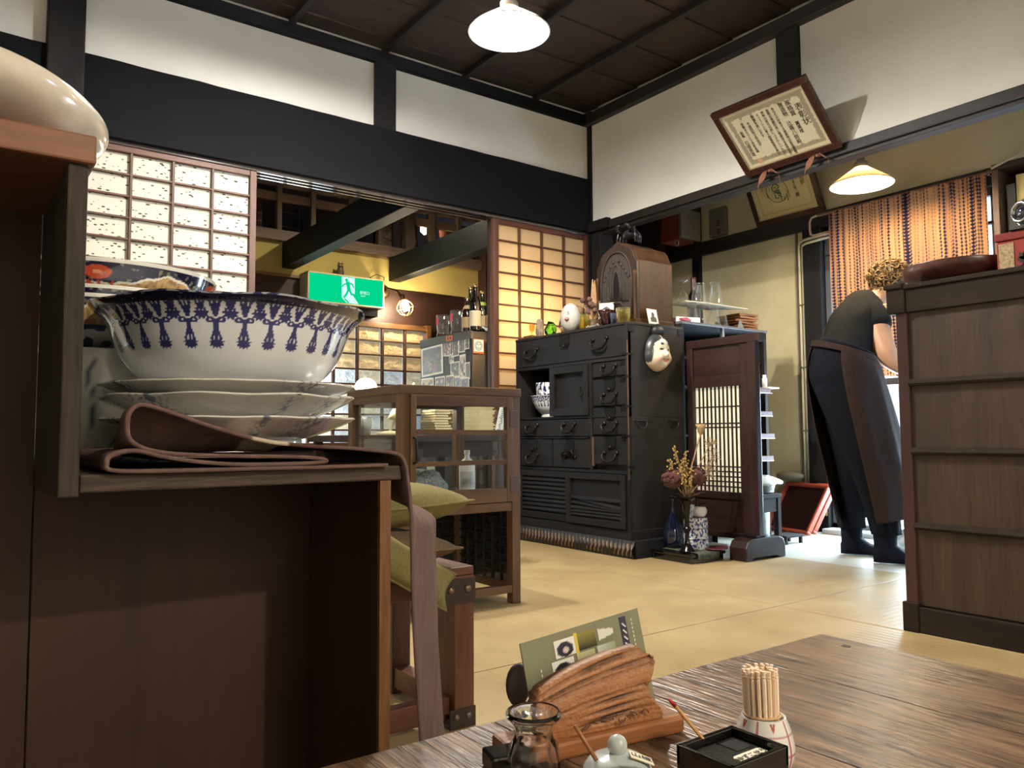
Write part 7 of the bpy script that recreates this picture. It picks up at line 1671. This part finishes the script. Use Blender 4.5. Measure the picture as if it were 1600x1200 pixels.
# painted bowls behind
ix, iy = 0.158, 1.065
t = thing('swirl_pot', 'white pot with grey-blue swirls under the painted bowls', 'pot', (ix, iy, 0.570))
part(t, 'body', MB().lathe(curve([(0.0,0),(0.085,0.0),(0.108,0.03),(0.116,0.07),(0.112,0.12),(0.10,0.13),(0,0.13)], 5), (ix,iy,0.570), 140, colf=lambda a, i, r, z: mixc(S(206,206,196), S(92,104,118), 1 if abs(nz(a*4, z*26, 6)) < 0.06 else 0)), M_porcv, smooth=True)
IM_R, IM_B, IM_G = S(176,72,44), S(26,28,52), S(186,154,104)
def imari(a, i, r, z, z0, z1):
    t_ = (z-z0)/(z1-z0); 
    if t_ > 0.95: return S(222,220,212)
    if t_ < 0: return mixc(S(206,208,204), S(40,48,96), 1 if nz(a*7, z*120, 5) > 0.1 else 0)
    u = fr(a*5/(2*PI)+0.35); wv = 0.30+0.42*math.exp(-((u-0.5)/0.22)**2)+0.03*math.cos(u*40); c = IM_B
    if t_ < wv-0.08: c = IM_G if nz(a*26, z*180) > -0.1 else S(150,120,84)
    elif t_ < wv: c = S(222,216,200)
    uu = fr(a*5/(2*PI)+0.85)
    d_ = math.hypot((uu-0.5)*1.9, (t_-0.62)*0.75)
    if d_ < 0.17: c = IM_R if d_ > 0.05 else S(206,150,110)
    elif t_ > wv and nz(a*22, z*150, 3) > 0.32: c = S(110,108,90)
    if u > 0.82 or u < 0.10:
        if t_ < 0.25+0.12*math.cos(u*60): c = IM_R
    return c
def imari_bowl(label, z0, r, h, off):
    t = thing('painted_bowl', label, 'bowl', (ix, iy, z0), group='red and blue painted bowls')
    prof = curve([(0.05,0.0),(r*0.80,h*0.25),(r*0.94,h*0.6),(r,h),(r*0.985,h),(r*0.90,h*0.6),(0.05,h*0.2),(0,h*0.18)], 22)
    part(t, 'body', MB().lathe(prof, (ix,iy,z0), 420, colf=lambda a, i, r_, z: imari(a+off, i, r_, z, h*0.42, h)), M_porcv, smooth=True)
imari_bowl('lowest painted bowl with a red and blue band behind the tassel bowl', 0.702, 0.126, 0.052, 0.7)
imari_bowl('middle painted bowl with a red band behind the tassel bowl', 0.712, 0.126, 0.052, 1.9)
imari_bowl('topmost painted bowl with red flowers and gold clouds on dark blue', 0.737, 0.128, 0.056, 2.6)

# ================================================================== STOOL AND CUSHIONS
M_st = wood('stool_wood', S(70,42,32), S(108,68,50), 'x', 1.0, 0.45, 0.15); M_stz = wood('stool_leg', S(70,42,32), S(104,66,48), 'z', 1.0, 0.45, 0.15); M_sty = wood('stool_side', S(70,42,32), S(108,68,50), 'y', 1.0, 0.45, 0.15)
t = thing('low_stool', 'sturdy square wooden stool with iron corner plates beside the cloth', 'stool', (0.72, 1.55, 0))
SX0, SX1, SY0, SY1, SZ = 0.50, 0.918, 1.395, 1.74, 0.327
part(t, 'seat', MB().box(SX0, SX1, SY0, SY1, SZ-0.018, SZ), M_st, bevel=0.003)
part(t, 'apron', MB().box(SX0, SX1, SY0, SY0+0.03, SZ-0.055, SZ-0.018), M_st, bevel=0.002); part(t, 'apron', MB().box(SX0, SX1, SY1-0.03, SY1, SZ-0.055, SZ-0.018), M_st, bevel=0.002)
part(t, 'apron', MB().box(SX1-0.03, SX1, SY0+0.03, SY1-0.03, SZ-0.055, SZ-0.018), M_sty); part(t, 'apron', MB().box(SX0, SX0+0.03, SY0+0.03, SY1-0.03, SZ-0.055, SZ-0.018), M_sty)
for x_ in (SX0, SX1-0.048):
    for y_ in (SY0, SY1-0.07): part(t, 'leg', MB().box(x_, x_+0.048, y_, y_+0.07, 0, SZ-0.055), M_stz, bevel=0.002)
part(t, 'stretcher', MB().box(SX0+0.048, SX1-0.048, SY0+0.02, SY0+0.05, 0.015, 0.06), M_st, bevel=0.002); part(t, 'stretcher', MB().box(SX0+0.005, SX0+0.043, SY0+0.07, SY1-0.07, 0.015, 0.06), M_sty); part(t, 'stretcher', MB().box(SX1-0.043, SX1-0.005, SY0+0.07, SY1-0.07, 0.015, 0.06), M_sty)
M_plate = mat('corner_iron', S(52,42,38), 0.6, 0.3)
ip = part(t, 'corner_plate', MB().box(SX1-0.075, SX1+0.002, SY0-0.002, SY0+0.001, SZ-0.075, SZ-0.024), M_plate)
for x_ in (SX1-0.058, SX1-0.018): part(ip, 'bolt', MB().ball((x_, SY0-0.003, SZ-0.045), (0.008,0.005,0.008), 12, 8), mat('bolt', S(120,100,80), 0.35, 0.6), smooth=True)
lp = part(t, 'corner_plate', MB().box(SX1-0.06, SX1+0.002, SY0-0.002, SY0+0.001, 0.0, 0.04), M_plate)
for x_ in (SX1-0.045, SX1-0.016): part(lp, 'bolt', MB().ball((x_, SY0-0.003, 0.024), (0.006,0.004,0.006), 12, 8), mat('bolt2', S(120,110,96), 0.35, 0.6), smooth=True)
def cushion(label, c, rx, rz, L_, th, colr, c2, asp=1.0):
    t = thing('seat_cushion', label, 'cushion', c, group='square cushions on the stool')
    M_ = Matrix.Translation(Vector(c)) @ Matrix.Rotation(rz, 4, 'Z') @ rx
    def sh(sgn):
        def fn(u, v):
            a, b = 2*u-1, 2*v-1
            pin = 1 - 0.07*(math.cos(a*PI/2)*abs(b)**2) ; pin2 = 1 - 0.07*(math.cos(b*PI/2)*abs(a)**2)
            h = th/2*(max(0,(1-a**4)*(1-b**4)))**0.55*(1-0.12*nz(a*2, b*2, L_*9))
            return M_ @ Vector((a*L_/2*pin2, b*L_/2*pin*asp, sgn*h + 0.008*(a*a*b*b)))
        return fn
    f_ = fabric('cushion_'+label[:10], colr, c2, 700, bump=0.25)
    part(t, 'cover', MB().grid(28, 28, sh(1)).grid(28, 28, sh(-1)), f_, smooth=True)
    edge = [sh(1)(k/20, 0) for k in range(21)] + [sh(1)(1, k/20) for k in range(1, 21)] + [sh(1)(1-k/20, 1) for k in range(1, 21)] + [sh(1)(0, 1-k/20) for k in range(1, 20)]
    part(t, 'piping', MB().tube(edge, 0.0028, 6, closed=True), f_, smooth=True)
I4 = Matrix.Identity(4)
cushion('olive-green cushion on top of the cushion pile', (0.725, 1.60, 0.452), Matrix.Rotation(R(-1),4,'Y'), R(-2), 0.40, 0.095, S(130,122,80), S(114,106,66))
cushion('taupe cushion lying on the stool seat under the olive-green one', (0.690, 1.60, 0.368), Matrix.Rotation(R(2),4,'Y'), R(-4), 0.41, 0.080, S(126,106,84), S(108,90,70))
cushion('olive cushion slumping over the front edge of the stool', (0.697, 1.345, 0.368), frame((0,0,0), (0.85,0,-0.53), (0.45,0.35,0.82)), 0, 0.30, 0.05, S(128,119,78), S(112,103,64), 0.26)

# ================================================================== TABLE
TZt = 0.350
M_tab = wood('table_plank', S(46,33,26), S(140,108,82), 'y', 1.5, 0.34, 1.0, coat=0.05, wear=S(136,112,86), fine=0.62)
t = thing('low_table', 'weathered brown plank table in the foreground', 'table', (0.2, 0.0, 0))
ex = [-0.62, -0.44, -0.27, -0.10, 0.07, 0.235, 0.40, 0.565, 0.735, 0.901]
for a, b in zip(ex, ex[1:]): part(t, 'plank', MB().box(a+0.0004, b-0.0004, -0.60, 0.578+0.0015*nz(a*50), TZt-0.034, TZt+0.0004*nz(a*31)), M_tab, bevel=0.0012)
part(t, 'knot', MB().lathe([(0.0,0.0008),(0.005,0.0006),(0.0055,0.0)], (0.870,0.526,TZt), 18), mat('knot_dark', S(48,30,22), 0.6))
for x_, y_ in ((-0.56,-0.54),(0.80,-0.54),(-0.56,0.47),(0.80,0.47)): part(t, 'leg', MB().box(x_, x_+0.06, y_, y_+0.06, 0, TZt-0.034), M_stz, bevel=0.003)
part(t, 'apron', MB().box(-0.50, 0.80, 0.49, 0.51, TZt-0.10, TZt-0.034), M_st); part(t, 'apron', MB().box(0.82, 0.84, -0.48, 0.47, TZt-0.10, TZt-0.034), M_sty)

# menu stand: rough-hewn board on a base, card behind
M_mst = wood('menu_board', S(108,66,34), S(172,112,64), 'x', 1.6, 0.55, 0.5); M_mdk = mat('burnt_groove', S(104,66,40), 0.7)
a0 = R(-9)
t = thing('menu_stand', 'rough-hewn wooden menu stand on the table', 'menu stand', (0.435, 0.490, TZt), a0)
part(t, 'base', MB().prism([(-0.080,-0.020),(0.083,-0.018),(0.086,0.020),(-0.078,0.024)], 'z', 0.0, 0.014), M_mst, world=False, bevel=0.003)
def hewn(u, v):
    x0 = -0.052 + 0.004*math.sin(v*7); x1 = 0.058 + 0.006*math.sin(v*9+1) - 0.006*sm(0.3,0.7,v)*sm(0.9,0.7,v)
    if v > 0.9: x1 -= 0.004
    top = 0.050+0.009*u - 0.012*(1-u)**3 - 0.003*(u > 0.97)
    x_ = x0+(x1-x0)*u; z_ = 0.013 + top*v
    g = 0
    for gz, w_, s_ in ((0.93,0.03,1),(0.80,0.025,0.9),(0.72,0.03,1),(0.47,0.03,0.6)): g -= 0.0030*s_*math.exp(-((v-gz-0.10*(u-0.5))/w_)**2)*(0.4+0.6*sm(-0.2,0.3,nz(u*4, gz*9)))
    for gz, uz in ((0.30,0.62),(0.20,0.60),(0.42,0.70),(0.15,0.50)): g -= 0.0035*math.exp(-((v-gz-0.08*(u-uz))/0.022)**2)*math.exp(-((u-uz)/0.20)**2)
    return x_, z_, g
def hf(u, v):
    x_, z_, g = hewn(u, v); return (x_, -0.012 - g*-1.0 - 0.004*math.sin(u*PI) - 0.06*0 + z_*0.10, z_) if False else (x_, -0.014 - g + 0.0*z_ + z_*0.14 - 0.004*math.sin(v*PI), z_)
def hc_(u, v):
    x_, z_, g = hewn(u, v); c = mixc(S(178,124,78), S(142,92,54), 0.5+0.8*nz(u*3, v*34)); return mixc(c, S(58,38,28), min(1, -g*300))
m = MB().grid(80, 70, hf, hc_)
nb = len(m.v); m.grid(80, 70, lambda u, v: (lambda q: (q[0], q[1]+0.013, q[2]))(hf(u, v)), hc_)
W_ = 81
side = []
for k in range(80): side += [(k, k+1, nb+k+1, nb+k), (70*W_+k, 70*W_+k+1, nb+70*W_+k+1, nb+70*W_+k)]
for k in range(70): side += [(k*W_, (k+1)*W_, nb+(k+1)*W_, nb+k*W_), (k*W_+80, (k+1)*W_+80, nb+(k+1)*W_+80, nb+k*W_+80)]
m.f += side
part(t, 'hewn_board', m, vcol('hewn_wood', 0.55, bump=0.4, bscale=300), world=False, smooth=True)
cv = MB()
for k in range(6):
    x0 = -0.014+0.0115*k; cv.tube([(x0+0.0035*math.cos(q*PI/5*(1 if k % 2 else 1.6)), -0.0158, 0.0215+0.0035*math.sin(q*PI/5*(1 if k % 3 else -1))) for q in range(6)], 0.0006, 5)
part(t, 'carved_marks', cv, M_mdk, world=False)
part(t, 'rear_peg', MB().ball((-0.042,0.046,0.040), (0.011,0.008,0.018), 14, 10), mat('peg_dark', S(70,58,62), 0.5), world=False, smooth=True)
t = thing('menu_card', 'grey-green menu card with small pictures standing behind the wooden board', 'menu', (0.435, 0.508, TZt), a0+R(2))
Mk = Matrix.Rotation(R(-8), 4, 'X') @ Matrix.Translation((0.026,0,-0.006)) @ Matrix.Rotation(R(-7), 4, 'Y') @ Matrix.Diagonal((0.86,1,1,1))
def PM(mb): mb.v = [tuple(Mk @ Vector((q[0], q[1], q[2]*0.80))) for q in mb.v]; return mb
CW = 0.072
part(t, 'card', PM(MB().box(-CW, CW, -0.0008, 0.0008, 0.014, 0.118)), mat('card_sage', S(126,126,98), 0.45), world=False)
rc = random.Random(8)
def pic(x0, x1, z0, z1, cf): part(t, 'picture', PM(MB().grid(14, 14, lambda u, v: (x0+(x1-x0)*u, -0.0014, z0+(z1-z0)*v), cf)), M_photo, world=False)
def dish(u, v): return S(236,234,226) if math.hypot(u-0.5, v-0.4) > 0.42 else (S(36,38,52) if math.hypot(u-0.55, v-0.35) > 0.16 else S(214,200,190))
pic(-0.036,-0.012,0.092,0.110,dish); pic(-0.042,-0.016,0.072,0.090,dish)
pic(-0.008,0.014,0.093,0.111,lambda u,v: mixc(S(36,36,30), S(170,160,70), v*0.7)); pic(-0.012,0.010,0.073,0.091,lambda u,v: mixc(S(150,150,96), S(196,190,150), v))
pic(0.017,0.036,0.095,0.111,lambda u,v: S(222,222,206) if abs(v-0.5) < 0.38-0.2*u else S(126,126,98)); pic(0.013,0.036,0.076,0.092,lambda u,v: mixc(S(206,214,206), S(150,160,120), u))
part(t, 'yellow_strip', PM(MB().box(-0.012,-0.008,-0.0013,-0.0009,0.072,0.112)), mat('strip_yellow', S(214,190,84), 0.5), world=False)
part(t, 'dark_title_bar', PM(MB().box(0.046,0.054,-0.0013,-0.0009,0.078,0.114)), mat('title_navy', S(48,46,66), 0.5), world=False)
tm = MB()
for k in range(4): tm.obox(Matrix.Translation((0.050,-0.0017,0.084+0.007*k)) @ Matrix.Rotation(R(50),4,'Y'), 0.006, 0.0004, 0.0016)
for k in range(7): tm.box(0.060, 0.0612, -0.0015, -0.0009, 0.080+0.0045*k, 0.0825+0.0045*k)
for k in range(5): tm.box(-0.0552, -0.054, -0.0015, -0.0009, 0.066+0.0045*k, 0.0685+0.0045*k)
part(t, 'lettering', PM(tm), mat('title_white', S(226,224,214), 0.5), world=False)

# glass shaker
gx, gy = 0.357, 0.464; M_solidglass = glass('solid_glass', (0.98,0.99,0.985,1))
t = thing('glass_shaker', 'small faceted clear glass cruet with a wide rim in the foreground', 'cruet', (gx, gy, TZt))
def facet(a, r, z, i): return (r*(1-0.05*abs(math.cos(5*a))*(1 if z < 0.026 else 0)), z)
part(t, 'body', MB().lathe(curve([(0.0,0.0),(0.018,0.0),(0.0195,0.004),(0.0195,0.022),(0.0145,0.030),(0.0140,0.038),(0.0190,0.044),(0.0205,0.047),(0.0190,0.0495),(0.0150,0.046),(0.0118,0.040),(0.0115,0.031),(0.0150,0.020),(0.0150,0.006),(0.0,0.005)], 3), (gx,gy,TZt), 50, wob=facet), M_solidglass, smooth=True)
part(t, 'stopper', MB().lathe([(0.0,0.038),(0.009,0.039),(0.010,0.044),(0.0145,0.0465),(0.010,0.0485),(0.004,0.0475),(0,0.049)], (gx,gy,TZt), 24, wob=lambda a, r, z, i: (r, z+0.0008*math.cos(5*a)*r/0.014)), M_clear, smooth=True)
0 and part(t, 'contents', MB().lathe([(0.0,0.0055),(0.0145,0.0065),(0.0145,0.017),(0,0.0172)], (gx,gy,TZt), 30), mat('seasoning', S(70,50,34), 0.8), smooth=True)
single('black_dish', 'small black block dish peeking out behind the glass cruet', 'dish', MB().obox(Matrix.Translation((0.352,0.492,TZt+0.007)) @ Matrix.Rotation(R(-15),4,'Z'), 0.030, 0.026, 0.014), M_lac, bevel=0.002)
# condiment pot with lid and spoon
sx_, sy_ = 0.372, 0.392
t = thing('condiment_pot', 'small white ceramic condiment pot with a round knob and cream label', 'pot', (sx_, sy_, TZt))
M_cel = mat('celadon_white', S(206,214,212), 0.15, coat=0.5, vscale=30, c2=S(188,198,196))
part(t, 'body', MB().lathe(curve([(0,0),(0.018,0.0),(0.024,0.012),(0.0225,0.026)], 4), (sx_,sy_,TZt), 40), mat('pot_brownrim', S(130,110,92), 0.3, coat=0.3), smooth=True)
lid = part(t, 'lid', MB().lathe(curve([(0.0225,0.026),(0.0228,0.029),(0.018,0.035),(0.009,0.038),(0.0,0.039)], 4), (sx_,sy_,TZt), 40), M_cel, smooth=True)
part(lid, 'knob', MB().ball((sx_,sy_,TZt+0.0435), 0.0068, 18, 12), M_cel, smooth=True)
F_ = frame((sx_+0.010, sy_-0.012, TZt+0.0365), (0.8,-0.6,-0.35), (0.45,0.8,0.0))
lb = part(lid, 'paper_label', (lambda m_: m_.obox(F_, 0.016, 0.013, 0.0006))(MB()), mat('label_cream2', S(226,216,184), 0.7))
m = MB(); text_mesh(m, '山椒', 0.0075, F_ @ Matrix.Translation((0.0,0.004,0.0006)), ax='CENTER', extr=0.0001); part(lid, 'label_writing', m, mat('ink2', S(40,36,34), 0.7))
single('wood_spoon', 'thin wooden spoon handle sticking out of the white condiment pot', 'spoon', MB().tube([(0.360,0.394,TZt+0.030),(0.346,0.405,TZt+0.058)], [0.0015,0.0013], 8), mat('spoon_brown', S(150,98,58), 0.5), smooth=True)
# black lidded box with a slot and label
t = thing('spice_box', 'black lacquer square spice box with a white paper label', 'box', (0.398, 0.318, TZt))
X0, X1, Y0, Y1 = 0.372, 0.425, 0.297, 0.340; zt = 0.410
part(t, 'body', MB().box(X0, X1, Y0, Y1, TZt, zt-0.010), M_lac, bevel=0.001)
for a in ((X0,X1,Y0,Y0+0.0035),(X0,X1,Y1-0.0035,Y1),(X0,X0+0.0035,Y0,Y1),(X1-0.0035,X1,Y0,Y1)): part(t, 'rim', MB().box(a[0], a[1], a[2], a[3], zt-0.012, zt), M_lac, bevel=0.0008)
lid = part(t, 'lid', MB().box(X0+0.0045, X1-0.0045, Y0+0.0045, Y1-0.0045, zt-0.010, zt-0.005), mat('spice_surface', S(52,54,50), 0.25, bump=0.8, bscale=700, var=0.4, vscale=300, coat=0.4), bevel=0.0008)
part(lid, 'slot', MB().box(X1-0.022, X1-0.008, Y1-0.022, Y1-0.006, zt-0.0052, zt-0.0046), mat('slot_black', S(6,6,6), 0.9))
part(lid, 'paper_label', MB().prism([(0.392,0.305),(0.394,0.3035),(0.416,0.3035),(0.418,0.305),(0.418,0.3125),(0.416,0.314),(0.394,0.314),(0.392,0.3125)], 'z', zt-0.005, zt-0.0045), mat('label_white', S(236,228,204), 0.7))
m = MB(); text_mesh(m, 'ゆずこせう', 0.0058, Matrix.Translation((0.405,0.3115,zt-0.0042)), ax='CENTER', extr=0.0001, spacing=0.9); part(lid, 'label_writing', m, mat('ink3', S(40,36,34), 0.7))
single('match_spoon', 'thin wooden stick with a red tip resting in the black spice box', 'stick', MB().tube([(0.397,0.338,zt-0.004),(0.3655,0.3345,0.436)], 0.0012, 8), mat('match_wood', S(206,156,100), 0.6))
single('match_tip', 'red tip of the stick in the spice box', 'stick tip', MB().tube([(0.3655,0.3345,0.436),(0.3605,0.3339,0.4405)], [0.00135,0.0010], 8), mat('match_red', S(176,44,40), 0.5), smooth=True)
# toothpick pot
tx, ty = 0.505, 0.374
t = thing('toothpick_pot', 'little white pot with red lattice lines and hearts holding toothpicks', 'pot', (tx, ty, TZt))
def redline(a, i, r, z):
    t_ = z/0.040; u = fr(a*5/(2*PI)+0.2); c = S(226,224,218)
    k = 0
    if abs(u-0.0) < 0.035 or abs(u-1) < 0.035: k = 0.9
    if abs(t_-0.42) < 0.022 or abs(t_-0.76) < 0.022: k = max(k, 0.75)
    for tz in (0.60, 0.26, 0.90):
        x_ = (u-0.5)*1.9; y_ = (t_-tz)*1.6
        if y_ < 0.12-0.0*x_ and y_ > -0.13 and abs(x_) < 0.16*(1-(0.10-y_)/0.24)+0.01 and not (y_ > 0.06 and abs(x_) < 0.04): k = 1
    return mixc(c, S(164,62,44), k)
part(t, 'body', MB().lathe(curve([(0.0,0),(0.014,0.0),(0.0195,0.006),(0.0222,0.016),(0.0205,0.028),(0.0160,0.040)], 12), (tx,ty,TZt), 200, colf=redline), M_porcv, smooth=True)
part(t, 'inside', MB().lathe([(0.0160,0.040),(0.0150,0.0405),(0.0145,0.038),(0.018,0.02),(0,0.006)], (tx,ty,TZt), 48), M_porc, smooth=True)
rt_ = random.Random(3); M_tp = [mat('toothpick_%d' % k, c, 0.7) for k, c in enumerate((S(240,216,186), S(232,204,170), S(244,224,198)))]
k = 0
for ring, n_ in ((0.0, 1), (0.0036, 6), (0.0070, 12), (0.0104, 18)):
    for q in range(n_):
        a = 2*PI*q/n_ + ring*50; bx_, by_ = tx-0.001+ring*math.cos(a), ty+ring*math.sin(a)
        tx_, ty_ = tx-0.003+ring*1.12*math.cos(a), ty+ring*1.12*math.sin(a); h_ = 0.074+rt_.uniform(-.0012,.0022)
        P_ = [(bx_,by_,TZt+0.007),(tx_,ty_,TZt+h_-0.006),(tx_,ty_,TZt+h_-0.0052),(tx_,ty_,TZt+h_-0.004),(tx_,ty_,TZt+h_-0.0032),(tx_,ty_,TZt+h_)]
        side_ = ['middle', 'inner ring', 'second ring', 'outer ring'][[0.0,0.0036,0.0070,0.0104].index(ring)]
        single('toothpick', 'wooden toothpick in the %s of the bundle in the red and white pot' % side_, 'toothpick', MB().tube(P_, [0.0016,0.0017,0.0012,0.0017,0.0012,0.0015], 7), M_tp[k % 3], group='toothpicks in the pot, '+side_); k += 1
single('rubber_band', 'beige rubber band around the toothpick bundle', 'rubber band', MB().tube([(tx-0.0015+0.0130*math.cos(2*PI*q/30), ty+0.0130*math.sin(2*PI*q/30), TZt+0.0415) for q in range(30)], 0.0011, 6, closed=True), mat('band', S(206,170,130), 0.7), smooth=True)
